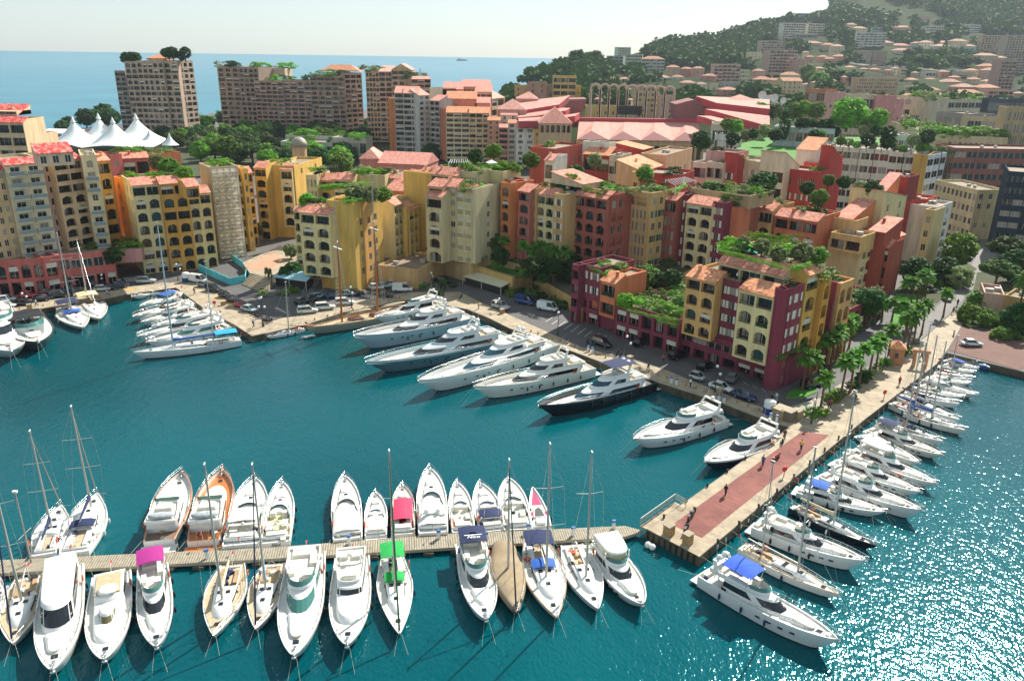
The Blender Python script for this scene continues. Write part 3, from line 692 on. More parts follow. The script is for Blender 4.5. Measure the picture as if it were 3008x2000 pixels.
# the corner block on the quay
B_('maroon quay house with an orange bay and a roof terrace', [
 (1681, 784, 1700, 780, 13.4, 1.3, 9, MAR, 'LLLO', 1, dict(roof='f')),
 (1700, 780, 1765, 812, 13.4, 1.3, 11, MAR, 'WWAO', 2, dict(roof='f', gard=3)),
 (1765, 821, 1809, 828, 12.2, 4.6, 10, ORG, 'LL', 1, dict(tile=TILE_O)),
 (1809, 828, 1897, 787, 12.3, 4.6, 11, ORG, 'WW', 2, dict(o='R', roof='f', gard=5)),
 (1764, 915, 1810, 925, 4.6, 1.3, 10, MAR, 'n', 1, dict(zr=4.6, roof='f'))], ang=-47)
B_('low maroon wing with a planted terrace on top', [
 (1810, 897, 1996, 949, 7.8, 1.3, 17, MAR, 'OO', 5, dict(roof='f', gard=22))], ang=-45, name='garden_wing')
B_('tan, cream and maroon corner block under a penthouse garden', [
 (2017, 809, 2104, 829, 17.3, 6, 11, 'd9a860', 'LAAA', 2, dict(tile=TILE_O)),
 (2104, 868, 2140, 878, 14.0, 6, 10, 'd9a860', 'DDD', 1, {}),
 (2104, 824, 2173, 839, 17.0, 4, 9, MAR, 'WWWWn', 2, dict(roof='f')),
 (2172, 848, 2273, 871, 17.8, 5.4, 10, 'e0cd8e', 'LAAA', 2, dict(tile=TILE_O)),
 (1989, 1034, 2303, 1148, 5.9, 1.3, 12, MAR, 'GO', 7, dict(zr=1.3, roof='f')),
 (2276, 856, 2309, 864, 18.7, 1.3, 6, '8a3648', 'n', 1, dict(o='F', roof='f')),
 (2308, 863, 2360, 852, 18.8, 1.3, 2.0, '90394b', 'WWWWww', 2, dict(o='R', roof='f', gard=3)),
 (2360, 812, 2410, 806, 20.7, 6, 9, 'd9a43c', 'LAAA', 1, dict(o='R', tile=TILE_O)),
 (2410, 838, 2442, 826, 18.5, 1.3, 10, 'd8992c', 'AAAAA', 1, dict(o='R', roof='f', gard=3)),
 (2442, 845, 2458, 838, 17, 1.3, 9, MAR, 'AAAA', 1, dict(o='R', roof='f')),
 (2458, 848, 2508, 832, 16.4, 1.3, 11, 'dba45a', 'AAAA', 2, dict(o='R', roof='f', gard=5)),
 (2112, 768, 2306, 812, 20.2, 17, 15, 'd8c594', 'L', 3, dict(tile=TILE, rd=2.4, rise=1.5, tf=1.5, gard=9))], ang=-47)
B_('low red arcade wall running behind the palms', [
 (2480, 925, 2600, 860, 6.5, 1.3, 8, '904048', 'AO', 6, dict(o='R', roof='f', gard=10))], ang=-45, name='arcade', cat='building')
# middle distance on the left of the stadium
B_('red orange stepped block in front of the stadium', [
 (1600, 470, 1624, 462, 28, 4, 9, WHT, 'LLLL', 1, dict(tile=TILE_P)),
 (1623, 446, 1714, 424, 28.6, 4, 10, 'b8503f', 'wwww', 4, dict(o='R', roof='f', gard=3)),
 (1714, 452, 1790, 470, 27, 4, 10, 'b2463a', 'LLLL', 2, dict(roof='t', rd=5, rise=2, tile=TILE_O)),
 (1790, 462, 1822, 458, 27, 4, 9, 'd8c2a0', 'LLLL', 2, dict(roof='f')),
 (1806, 436, 1888, 452, 27.4, 4, 9, 'b8483c', 'wwww', 3, dict(roof='r', rise=1.6, tile=TILE_O)),
 (1712, 422, 1790, 410, 29.6, 24, 5, WHT, 'w', 2, dict(roof='f'))], ang=-30)
B_('orange and red houses with long tiled roofs below the stadium', [
 (1855, 512, 1880, 520, 24.4, 4, 10, TAN, 'wwww', 1, dict(roof='f', gard=3)),
 (1880, 505, 1945, 470, 25, 4, 8, 'dcae80', 'www', 2, dict(o='R', roof='m', tile=TILE_O, rise=2.5)),
 (1885, 512, 2000, 520, 24.5, 4, 12, RED, 'www', 3, dict(roof='f', gard=3)),
 (1950, 464, 2034, 450, 27, 4, 8, 'dcae80', 'www', 2, dict(o='R', roof='f'))], ang=-30)
B_('white and red terraced block with arched balconies', [
 (2035, 482, 2076, 490, 26, 4, 12, 'd8c8b0', 'LAAAA', 1, dict(roof='f')),
 (2076, 482, 2125, 494, 26.5, 4, 12, 'd2c2a8', 'LAAAA', 2, dict(roof='f', gard=2)),
 (2126, 490, 2162, 494, 26, 4, 11, RED, 'WWWWW', 1, dict(roof='b', rd=10, rise=4, tile=TILE_O)),
 (2162, 476, 2231, 496, 27, 4, 12, 'd8bf9a', 'WLLLL', 2, dict(roof='f', gard=4)),
 (2074, 448, 2160, 452, 29, 22, 9, 'c8938a', 'n', 1, dict(roof='f', gard=3))], ang=-40)
B_('red corner block with a patterned tile roof left of the offices', [
 (2231, 491, 2304, 502, 26.5, 4, 11, 'dccaa8', 'LLLLL', 2, dict(roof='b', rd=11, rise=4.5, tile=TILE_P)),
 (2304, 502, 2407, 512, 25.6, 4, 10, 'b84038', 'wWLWL', 3, dict(roof='f', gard=3)),
 (2407, 470, 2440, 490, 28.5, 4, 10, 'ba423a', 'wwwww', 2, dict(roof='b', rd=9, rise=4, tile=TILE_O)),
 (2440, 492, 2476, 512, 26, 4, 10, 'd8523c', 'nnn', 1, dict(o='R', roof='f')),  # right wall in a brighter red, the sun on it put into the colour
 (2340, 438, 2400, 452, 30, 20, 8, WHT, 'n', 1, dict(roof='m', tile=TILE_O, rise=3))], ang=-40)
# behind: the pink roofed villa in the park, cream green-shuttered block, white block
B_('pink villa with a low tiled roof among the trees', [
 (1056, 462, 1112, 472, 17, 2, 14, 'c98478', 'ww', 3, dict(D=300, roof='h', tile=TILE_P, rise=3.4)),
 (1112, 478, 1252, 486, 16.6, 2, 14, 'cc8478', 'ww', 3, dict(D=(294, 290), roof='g', tile=TILE_P, rise=3.6))], name='villa', cat='villa')
B_('cream block with green shutters and ridged terracotta roofs', [
 (1287, 318, 1310, 326, 39, 3, 12, ORG, 'n', 1, dict(D=(430, 415), roof='f')),
 (1310, 330, 1378, 332, 39, 3, 12, 'd8cd9c', 'LLLLLLLLLL', 3, dict(D=412, tile=TILE_O, rd=6)),
 (1378, 332, 1438, 333, 39, 3, 12, 'd9b684', 'LgLgLgLgLgL'[:10], 3, dict(D=410, tile=TILE_O, rd=6, shut='1f5c35')),
 (1432, 352, 1470, 356, 35, 3, 9, 'd69a78', 'ggggggggg', 2, dict(D=406, tile=TILE_O, shut='1f5c35'))], group=None)
B_('white and pink houses with green shutters beside the square tower', [
 (1466, 372, 1492, 378, 32, 3, 9, 'd98e70', 'LLLLLLL', 1, dict(D=398, tile=TILE_P)),
 (1492, 360, 1516, 364, 33, 3, 9, WHT, 'gggggggg', 1, dict(D=402, tile=TILE_O, shut='1f5c35')),
 (1470, 336, 1520, 340, 36, 3, 9, 'dcc8b8', 'wwwwwwww', 2, dict(D=412, tile=TILE_P)),
 (1516, 375, 1570, 378, 31, 3, 9, 'dfe0d4', 'gwgwgwg', 2, dict(D=398, tile=TILE_P, shut='1f5c35', roof='t', rd=7))])
B_('tall grey white apartment block with rows of balconies', [
 (1140, 295, 1160, 292, 38, 3, 9, ORG2, 'n', 1, dict(D=440, roof='f')),
 (1158, 270, 1184, 276, 40, 3, 10, 'b9b4ac', 'LLLLLLLLLLLL', 1, dict(D=432, tile=TILE_P, rd=7)),
 (1184, 272, 1230, 276, 40, 3, 10, 'bdb6ac', 'LLLLLLLLLLLL', 2, dict(D=430, tile=TILE_P, rd=7)),
 (1230, 276, 1262, 284, 39.5, 3, 10, 'c3beb6', 'DDDDDDDDDDDD', 1, dict(D=(428, 434), tile=TILE_P, rd=7)),
 (1262, 292, 1290, 300, 38, 3, 10, 'b8a8a0', 'LLLLLLLLLLL', 2, dict(D=(430, 425), tile=TILE_P, rd=6)),
 (1262, 262, 1340, 262, 42, 20, 8, 'd6c8a8', 'n', 1, dict(D=450, roof='f'))])
B_('cluster of terracotta roofed blocks stepping to the sea', [
 (1300, 262, 1360, 262, 40, 3, 14, 'd88a7a', 'wwwww', 3, dict(D=450, tile=TILE_P, rd=8)),
 (1355, 254, 1400, 256, 40, 3, 12, 'd49c84', 'LLLLL', 3, dict(D=455, tile=TILE_P, rd=8)),
 (1395, 268, 1445, 272, 37.5, 3, 12, 'd8ae8c', 'LLLLL', 3, dict(D=450, tile=TILE_P, rd=8)),
 (1380, 250, 1440, 254, 41, 3, 12, 'd0a080', 'LLLLL', 3, dict(D=475, tile=TILE_P, rd=7)),
 (1440, 285, 1482, 292, 34, 3, 12, 'd8b088', 'LLLLLL', 2, dict(D=(450, 470), tile=TILE_P, rd=7)),
 (1310, 285, 1400, 296, 38, 3, 10, 'd87a60', 'wwww', 3, dict(D=435, tile=TILE_O, rd=8)),
 (1395, 300, 1440, 305, 37, 3, 10, 'd88a7c', 'wwww', 2, dict(D=435, tile=TILE_P, rd=6))])
# the towers by the sea
TW = 'b59a84'
B_('tall arched stone tower with umbrella pines on its roof', [
 (336, 212, 367, 211, 46, 4, 20, '9a8f86', 'LALLALLLLLALLL', 2, dict(D=500, roof='f')),
 (365, 184, 400, 184, 50, 4, 24, TW, 'AALALALLALAAQQ', 2, dict(D=490, roof='f')),
 (400, 183, 478, 183, 50.4, 4, 24, TW, 'AALAALALLALAAQ', 5, dict(D=488, roof='f')),
 (478, 184, 520, 184, 50, 4, 24, TW, 'ALALALALLALAAQ', 2, dict(D=490, roof='f')),
 (520, 183, 566, 181, 50.2, 4, 20, 'bba28c', 'ALALALALLALAAQ', 3, dict(D=(492, 505), roof='f')),
 (430, 172, 490, 172, 52.6, 50, 10, 'd6b08c', 'w', 3, dict(D=500, roof='h', tile=TILE_O)),], name='tower_block', cat='tower block')
B_('wide stone tower complex with roof gardens by the sea', [
 (637, 198, 700, 200, 49, 4, 22, 'a8917e', 'AALAAALALALAAQ', 3, dict(D=540, roof='f', gard=6)),
 (700, 200, 758, 202, 49, 4, 22, 'a08a7a', 'ALALALALALAAQQ', 4, dict(D=(538, 534), roof='f', gard=4)),
 (745, 206, 836, 203, 48, 40, 18, 'c0a88e', 'wnL', 4, dict(D=550, roof='f', gard=5)),
 (745, 240, 830, 242, 44.5, 4, 20, 'b48c7c', 'LALLLLLALLLAL', 5, dict(D=(533, 528), roof='f', gard=6)),
 (830, 240, 912, 240, 44.5, 4, 20, 'b88c7c', 'ALLALLLALLLAL', 4, dict(D=(529, 526), roof='f', gard=5)),
 (910, 226, 1012, 226, 46, 4, 20, 'b28c78', 'LLLALLLALLAAQ', 5, dict(D=524, roof='f', gard=6)),
 (1012, 220, 1062, 216, 47, 4, 18, 'b99482', 'LLALLLALLALQQ', 3, dict(D=(524, 534), roof='f')),
 (940, 212, 1055, 208, 48.4, 45, 13, 'c9a08c', 'n', 1, dict(D=533, roof='h', tile=TILE_O, rise=4))], name='tower_block', cat='tower block')
B_('orange stone tower with stepped roof gardens', [
 (1073, 212, 1112, 212, 46, 4, 18, 'd0a078', 'ALALAAALAAALAL', 4, dict(D=500, roof='f', gard=5)),
 (1112, 212, 1150, 210, 46.5, 4, 18, 'cf9f80', 'LLALLLAAALAALL', 2, dict(D=500, roof='m', tile=TILE_P, rise=3)),
 (1150, 206, 1208, 206, 47, 4, 18, 'd2a684', 'LLALLLLALLLALL', 3, dict(D=498, roof='g', tile=TILE_P, rise=3.5)),
 (1208, 232, 1265, 233, 43.5, 4, 16, 'cc9a80', 'LLALLLAALLLALL', 3, dict(D=(492, 498), tile=TILE_P, gard=6))], name='tower_block', cat='tower block')
# ================================================================ FAR BUILDINGS
c4 = lambda x, y: (2200+x/2.903, y/2.903); c3 = lambda x, y: (1400+x/2.904, 100+y/2.904)
def ph(f, x0, x1, yt, yb, col, label, roof='h', D=None, pat='w', name='house', cat='house', storey=3.1, depth=None, yaw=None, dy=0, tile=None, n=None):
 (X0, Y0), (X1, _) = f(x0, yt), f(x1, yt); YB = f(0, yb)[1]; YT = Y0
 if D is None:
  base = hill_at((X0+X1)/2, YB); D = base.y; z0 = base.z
 else: z0 = PD((X0+X1)/2, YB, D).z
 a, b = PD(X0, YT, D), PD(X1, YT+dy/2.903, D); zt = a.z; h = max(3, zt-z0); Lw = (b-a).length
 if yaw is None: yaw = R.uniform(-.35, .35)
 c = (a+b)/2; dv = Vector((math.cos(yaw), math.sin(yaw), 0)); A = c-dv*Lw/2; B = c+dv*Lw/2
 HB.append((X0, X1, YT, YB)); rows = max(1, int(h/storey)); nn = n or max(1, min(9, int(Lw/4.2)))
 if roof == 'h': zt -= min(Lw, depth or 10)*.12
 bl = Bld(name, label, cat, None)
 P_ = (''.join(pat[i % len(pat)] for i in range(rows)))
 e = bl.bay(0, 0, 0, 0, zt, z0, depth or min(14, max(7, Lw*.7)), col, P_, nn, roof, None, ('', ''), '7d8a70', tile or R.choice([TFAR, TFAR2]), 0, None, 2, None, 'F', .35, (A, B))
 inn = e[2]; m = M(); A2, B2 = e[0]+inn*.05, e[1]+inn*.05; dp = (depth or min(14, max(7, Lw*.7)))-.1; q = [A2, B2, B2+inn*dp, A2+inn*dp]
 m.rings([[(p.x, p.y, z0-9) for p in q], [(p.x, p.y, z0-.01) for p in q]], stucco(col), True, False, sm=False); m.build('foundation', bl.root, bl.org)
 bl.done(); return bl
HB = []
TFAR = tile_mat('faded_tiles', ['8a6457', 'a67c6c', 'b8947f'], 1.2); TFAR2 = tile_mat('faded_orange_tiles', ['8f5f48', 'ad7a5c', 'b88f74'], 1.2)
AP = dict(roof='f', name='apartment_building', cat='building')
def L3(**k): d = dict(AP); d.update(k); return d
WA = 'd8cbb8'; PK = 'd29a88'; CRM = 'd8c69c'; GR = 'a8a49a'; BEI = 'bfa488'; PK2 = 'c98672'
for a in [
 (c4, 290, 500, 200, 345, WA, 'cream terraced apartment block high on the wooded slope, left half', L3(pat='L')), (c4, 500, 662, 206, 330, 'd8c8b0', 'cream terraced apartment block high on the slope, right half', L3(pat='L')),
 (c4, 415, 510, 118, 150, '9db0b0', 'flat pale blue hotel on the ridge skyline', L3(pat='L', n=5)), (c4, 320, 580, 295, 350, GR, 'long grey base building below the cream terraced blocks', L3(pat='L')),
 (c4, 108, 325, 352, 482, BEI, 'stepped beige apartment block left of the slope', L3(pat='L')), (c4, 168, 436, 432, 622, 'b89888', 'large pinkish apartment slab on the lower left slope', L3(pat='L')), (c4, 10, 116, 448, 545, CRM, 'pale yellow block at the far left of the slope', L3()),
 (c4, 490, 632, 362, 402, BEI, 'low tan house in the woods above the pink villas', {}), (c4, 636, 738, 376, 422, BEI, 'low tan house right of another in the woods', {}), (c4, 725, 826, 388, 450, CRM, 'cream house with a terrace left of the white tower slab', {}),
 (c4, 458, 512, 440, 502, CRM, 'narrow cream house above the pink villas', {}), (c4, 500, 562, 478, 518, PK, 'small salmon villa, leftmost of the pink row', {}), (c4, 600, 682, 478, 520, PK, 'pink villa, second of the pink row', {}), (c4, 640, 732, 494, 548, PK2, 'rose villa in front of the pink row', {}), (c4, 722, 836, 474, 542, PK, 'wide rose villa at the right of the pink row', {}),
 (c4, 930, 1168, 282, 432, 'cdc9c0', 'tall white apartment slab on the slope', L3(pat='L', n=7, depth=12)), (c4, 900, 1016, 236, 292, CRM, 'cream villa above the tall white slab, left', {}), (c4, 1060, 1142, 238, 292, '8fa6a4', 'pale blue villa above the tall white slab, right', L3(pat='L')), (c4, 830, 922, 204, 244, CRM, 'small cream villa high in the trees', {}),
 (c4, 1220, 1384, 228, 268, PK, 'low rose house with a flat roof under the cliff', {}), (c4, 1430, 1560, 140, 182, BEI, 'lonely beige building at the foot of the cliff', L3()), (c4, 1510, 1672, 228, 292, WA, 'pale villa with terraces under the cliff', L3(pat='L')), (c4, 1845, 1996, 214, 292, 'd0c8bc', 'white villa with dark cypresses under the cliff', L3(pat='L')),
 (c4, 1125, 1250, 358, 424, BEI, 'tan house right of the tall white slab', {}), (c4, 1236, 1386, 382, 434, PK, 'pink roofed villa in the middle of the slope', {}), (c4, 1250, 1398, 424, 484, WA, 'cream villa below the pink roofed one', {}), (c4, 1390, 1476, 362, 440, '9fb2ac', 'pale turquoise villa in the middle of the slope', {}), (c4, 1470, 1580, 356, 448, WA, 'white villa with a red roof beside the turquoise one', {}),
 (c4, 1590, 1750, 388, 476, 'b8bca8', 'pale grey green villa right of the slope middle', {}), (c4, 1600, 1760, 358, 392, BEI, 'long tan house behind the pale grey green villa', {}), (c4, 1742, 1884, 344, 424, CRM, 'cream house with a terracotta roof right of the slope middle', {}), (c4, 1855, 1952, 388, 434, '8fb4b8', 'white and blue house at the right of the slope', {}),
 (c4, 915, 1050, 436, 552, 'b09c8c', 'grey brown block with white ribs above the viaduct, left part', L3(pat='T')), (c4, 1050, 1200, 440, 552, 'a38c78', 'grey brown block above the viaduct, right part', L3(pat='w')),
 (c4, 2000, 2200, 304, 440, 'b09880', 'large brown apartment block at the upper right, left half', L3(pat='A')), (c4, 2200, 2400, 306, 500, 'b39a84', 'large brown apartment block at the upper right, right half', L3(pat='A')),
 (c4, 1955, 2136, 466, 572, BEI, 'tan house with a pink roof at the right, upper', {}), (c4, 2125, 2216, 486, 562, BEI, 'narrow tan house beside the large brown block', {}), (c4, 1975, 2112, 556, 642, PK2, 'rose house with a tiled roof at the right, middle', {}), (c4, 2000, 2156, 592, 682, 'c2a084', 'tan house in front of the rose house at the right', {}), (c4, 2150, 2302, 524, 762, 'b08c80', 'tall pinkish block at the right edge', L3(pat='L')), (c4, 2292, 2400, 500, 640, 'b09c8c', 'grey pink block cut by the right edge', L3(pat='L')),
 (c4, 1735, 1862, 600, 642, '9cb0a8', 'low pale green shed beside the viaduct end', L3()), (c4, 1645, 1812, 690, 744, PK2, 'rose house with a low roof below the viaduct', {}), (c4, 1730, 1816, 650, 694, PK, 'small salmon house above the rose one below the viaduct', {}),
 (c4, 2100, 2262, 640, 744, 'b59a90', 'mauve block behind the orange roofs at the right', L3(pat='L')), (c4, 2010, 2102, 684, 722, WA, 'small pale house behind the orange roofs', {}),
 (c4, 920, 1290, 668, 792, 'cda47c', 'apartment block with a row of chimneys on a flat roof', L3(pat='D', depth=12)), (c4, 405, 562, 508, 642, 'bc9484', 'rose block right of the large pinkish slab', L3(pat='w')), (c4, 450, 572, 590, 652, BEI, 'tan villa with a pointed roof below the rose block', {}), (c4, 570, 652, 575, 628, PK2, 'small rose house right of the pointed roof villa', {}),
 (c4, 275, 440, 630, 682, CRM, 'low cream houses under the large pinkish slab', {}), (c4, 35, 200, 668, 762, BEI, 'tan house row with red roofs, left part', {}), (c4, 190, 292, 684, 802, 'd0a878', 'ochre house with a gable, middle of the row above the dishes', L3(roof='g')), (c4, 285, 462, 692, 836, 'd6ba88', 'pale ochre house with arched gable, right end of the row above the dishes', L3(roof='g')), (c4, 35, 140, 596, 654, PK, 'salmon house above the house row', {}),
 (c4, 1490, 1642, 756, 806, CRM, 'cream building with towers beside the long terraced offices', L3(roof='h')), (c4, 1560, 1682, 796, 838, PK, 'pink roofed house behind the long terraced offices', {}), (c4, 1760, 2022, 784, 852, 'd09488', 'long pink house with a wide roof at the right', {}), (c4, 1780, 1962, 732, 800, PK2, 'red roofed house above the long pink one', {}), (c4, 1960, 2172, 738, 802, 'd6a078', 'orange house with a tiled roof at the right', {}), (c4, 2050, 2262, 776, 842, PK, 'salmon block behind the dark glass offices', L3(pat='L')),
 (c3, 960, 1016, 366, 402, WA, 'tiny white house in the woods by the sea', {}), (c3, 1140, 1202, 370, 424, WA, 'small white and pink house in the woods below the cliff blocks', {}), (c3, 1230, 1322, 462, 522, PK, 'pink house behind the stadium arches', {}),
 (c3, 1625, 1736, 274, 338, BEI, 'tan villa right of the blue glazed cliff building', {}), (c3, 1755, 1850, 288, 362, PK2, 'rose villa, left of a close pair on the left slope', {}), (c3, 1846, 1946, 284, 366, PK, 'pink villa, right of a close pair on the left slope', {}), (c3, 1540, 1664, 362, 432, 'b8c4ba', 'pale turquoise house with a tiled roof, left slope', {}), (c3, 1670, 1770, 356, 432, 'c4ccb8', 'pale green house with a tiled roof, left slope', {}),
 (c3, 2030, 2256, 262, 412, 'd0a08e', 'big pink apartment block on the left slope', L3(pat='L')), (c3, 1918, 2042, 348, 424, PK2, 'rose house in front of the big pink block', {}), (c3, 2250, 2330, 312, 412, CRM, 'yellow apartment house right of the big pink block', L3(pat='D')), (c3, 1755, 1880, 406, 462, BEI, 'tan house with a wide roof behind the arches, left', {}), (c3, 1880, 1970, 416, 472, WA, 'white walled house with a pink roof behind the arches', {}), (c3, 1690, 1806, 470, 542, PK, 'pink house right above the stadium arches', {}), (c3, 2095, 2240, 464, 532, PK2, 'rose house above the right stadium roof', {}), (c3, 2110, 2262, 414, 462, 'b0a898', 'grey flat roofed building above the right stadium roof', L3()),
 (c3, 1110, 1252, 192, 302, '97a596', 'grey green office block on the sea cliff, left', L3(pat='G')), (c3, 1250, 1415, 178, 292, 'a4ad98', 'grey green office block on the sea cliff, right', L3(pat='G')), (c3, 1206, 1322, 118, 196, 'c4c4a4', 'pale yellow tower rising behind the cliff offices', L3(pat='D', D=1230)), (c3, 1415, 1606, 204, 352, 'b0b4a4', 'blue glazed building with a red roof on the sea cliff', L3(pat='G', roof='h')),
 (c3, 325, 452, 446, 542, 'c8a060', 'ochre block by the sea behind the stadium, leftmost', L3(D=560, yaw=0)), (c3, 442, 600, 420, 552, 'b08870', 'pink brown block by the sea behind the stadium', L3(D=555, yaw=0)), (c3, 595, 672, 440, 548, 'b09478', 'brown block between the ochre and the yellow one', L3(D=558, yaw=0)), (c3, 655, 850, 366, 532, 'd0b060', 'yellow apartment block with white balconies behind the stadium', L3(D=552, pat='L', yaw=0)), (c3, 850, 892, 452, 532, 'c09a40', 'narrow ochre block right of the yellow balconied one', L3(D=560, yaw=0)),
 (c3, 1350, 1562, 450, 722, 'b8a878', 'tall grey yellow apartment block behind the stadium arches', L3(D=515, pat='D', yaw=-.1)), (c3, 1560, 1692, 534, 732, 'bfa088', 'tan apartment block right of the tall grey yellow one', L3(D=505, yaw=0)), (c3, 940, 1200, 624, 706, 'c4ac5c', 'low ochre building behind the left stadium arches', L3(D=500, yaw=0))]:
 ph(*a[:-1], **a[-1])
def crowded(x0, x1, yt, yb): return any(not (x1 < a-2 or x0 > b+2 or yb < c-2 or yt > d+2) for a, b, c, d in HB)
nh = 0
for i in range(2600):
 if nh >= 150: break
 x = R.uniform(1640, 3000); y = R.uniform(205, 325) if R.random() < .7 else R.uniform(130, 215)
 pr = colprof(x)
 if y < pr[2][0]+(16 if x > 2400 else 8): continue
 k = (y-60)/260; w_ = R.uniform(16, 38)*(.55+.6*k); h_ = R.uniform(11, 26)*(.6+.6*k)
 if crowded(x, x+w_, y-h_, y): continue
 nh += 1; bl_ = R.random() < .42; area = 'left part of the slope' if x < 2100 else 'middle of the slope' if x < 2500 else 'right part of the slope'; rowz = 'upper' if y < 200 else 'middle' if y < 260 else 'lower'
 cl = R.choice([('cream', CRM), ('pink', PK), ('tan', BEI), ('white', WA), ('rose', PK2)])
 bb = ph(lambda a, b: (a, b), x, x+w_, y-h_, y, cl[1], 'small %s %s among the houses on the %s %s' % (cl[0], 'flat roofed block' if bl_ else 'tile roofed house', rowz, area), roof='f' if bl_ else 'h', pat='L' if bl_ and R.random() < .5 else 'w')
 bb.root['group'] = '%s houses on the %s %s' % (cl[0], rowz, area)
# offices and large blocks between the hill and the coloured quarter
B_('long cream office block with yellow wall and roof trees', [
 (2374, 427, 2613, 452, 22, 2, 18, 'd2ccb4', 'GGGGG', 9, dict(D=(300, 285), roof='f')), (2613, 450, 2686, 458, 22, 2, 18, 'd2ccb4', 'GGGGG', 3, dict(D=(285, 281), roof='f')),
 (2686, 458, 2727, 462, 22, 2, 18, 'c09a3c', 'n', 1, dict(D=(280.5, 278), roof='f')), (2727, 462, 2781, 455, 22, 2, 16, 'c4ccd0', 'GGGGG', 3, dict(D=(278, 288), roof='f'))], name='office_building', cat='office block')
B_('white and blue banded office block behind the first roof garden', [(2274, 372, 2452, 388, 22, 4, 16, 'b4c0c4', 'GGG', 8, dict(D=(355, 345), roof='f')), (2610, 400, 2690, 405, 22, 4, 16, 'bcc0b8', 'GGG', 5, dict(D=(330, 325), roof='f'))], name='office_building', cat='office block')
B_('pale building with slim arches left of the office roof garden', [(2095, 368, 2170, 370, 22, 4, 14, 'c8c4a8', 'GG', 5, dict(D=(360, 358), roof='f')), (2100, 398, 2180, 402, 22, 4, 12, 'd0d0c8', 'AG', 7, dict(D=(350, 347), roof='f'))], name='office_building', cat='office block')
B_('brown banded office block at the right edge', [(2806, 438, 3090, 448, 22, 2, 16, '8e5a50', 'GGGGGG', 8, dict(D=(290, 288), side=('GGGGGG', ''), ns=5, roof='f'))], name='office_building', cat='office block')
B_('cream corner office block with a patterned panel wall', [(2872, 562, 2955, 566, 18, 1.3, 22, 'd2c48e', 'wwnwn', 3, dict(D=(250, 251), side=('DDDD', ''), ns=5, roof='f'))], name='office_building', cat='office block')
NG = mat('navy_curtain_wall', (.012, .02, .035), .12, .2, .3, spec=.7)
b = Bld('office_building', 'dark navy glass office block cut by the right edge', 'office block'); b.bay(2962, 510, 3120, 520, 18, 1.3, 18, '2a3a48', 'GGGGGGG', 5, 'f', D=(232, 226)); b.done()
B_('orange banded office with a pink stair wall behind the roof garden', [(2367, 259, 2424, 272, 22, 4, 14, 'b87850', 'GGGG', 5, dict(D=(505, 495), roof='f')), (2424, 272, 2466, 278, 22, 4, 14, 'cf9a90', 'wnw', 1, dict(D=(495, 490), roof='f')), (2466, 276, 2575, 287, 22, 4, 14, 'cdbf9a', 'GLG', 6, dict(D=(500, 495), roof='f')), (2575, 283, 2634, 287, 22, 4, 14, 'cc8880', 'n', 1, dict(D=(490, 488), roof='f')), (2634, 294, 2657, 297, 22, 4, 12, 'cc8c84', 'ww', 1, dict(D=(488, 486), roof='f'))], name='office_building', cat='office block')
B_('long beige terraced office block curving to the right', [(2634, 280, 2727, 295, 22, 4, 14, 'c9bd9a', 'GGGGG', 6, dict(D=(520, 490), roof='f', gard=6)), (2727, 295, 2906, 298, 22, 4, 14, 'c9bd9a', 'GGGGG', 9, dict(D=(490, 500), roof='f', gard=8))], name='office_building', cat='office block')
B_('dark blue glass box building at the right', [(2906, 294, 2958, 297, 22, 4, 14, '4c5a66', 'TTTTT', 4, dict(D=(455, 450), roof='f')), (2958, 297, 3010, 292, 22, 4, 14, '3e4a54', 'TTTTT', 4, dict(D=(450, 458), roof='f'))], name='office_building', cat='office block')
B_('grey ribbed office with roof lanterns below the terraced block', [(2754, 328, 2845, 342, 20, 4, 16, '8e8c84', 'TTT', 6, dict(D=(430, 410), roof='f')), (2845, 344, 2950, 350, 20, 4, 16, 'b8a884', 'GGG', 5, dict(D=(405, 402), roof='f'))], name='office_building', cat='office block')
B_('tan ribbed tower block at the right edge', [(2958, 322, 3080, 325, 22, 2, 16, 'b09a74', 'TTTTTTT', 5, dict(D=(345, 340), roof='f'))], name='office_building', cat='office block')
B_('long cream arcade wall carrying a planted terrace', [(2617, 362, 2740, 398, 15, 2, 14, 'c9b48c', 'AA', 12, dict(D=(420, 345), roof='f', gard=22)), (2740, 398, 2960, 412, 15, 2, 14, 'c9b48c', 'AA', 14, dict(D=(345, 335), roof='f', gard=26))], name='arcade', cat='building')
# roof garden lawn on the offices
RG = M(); q = [PD(2374, 424, 300), PD(2613, 449, 285.5), PD(2690, 456, 281), PD(2779, 452, 289), PD(2790, 420, 330), PD(2600, 385, 400), PD(2280, 380, 400), PD(2180, 395, 360), PD(2160, 418, 320)]
zl = 19.5
q = [Vector((p.x, p.y+1.5, zl)) for p in q]
if sum(q[i].x*q[(i+1) % len(q)].y-q[(i+1) % len(q)].x*q[i].y for i in range(len(q))) < 0: q = q[::-1]
r = empty('roof_garden', q[0], 0, 'large lawn covered roof garden behind the cream office block', 'roof garden'); RG.face(q, GRASS); RG.build('lawn', r, q[0]); RG = M()
RG.rings([[(p.x, p.y, 1.3) for p in q], [(p.x, p.y, zl-.01) for p in q]], stucco('c8c0a8'), False, False, sm=False); RG.build('wall', r, q[0])
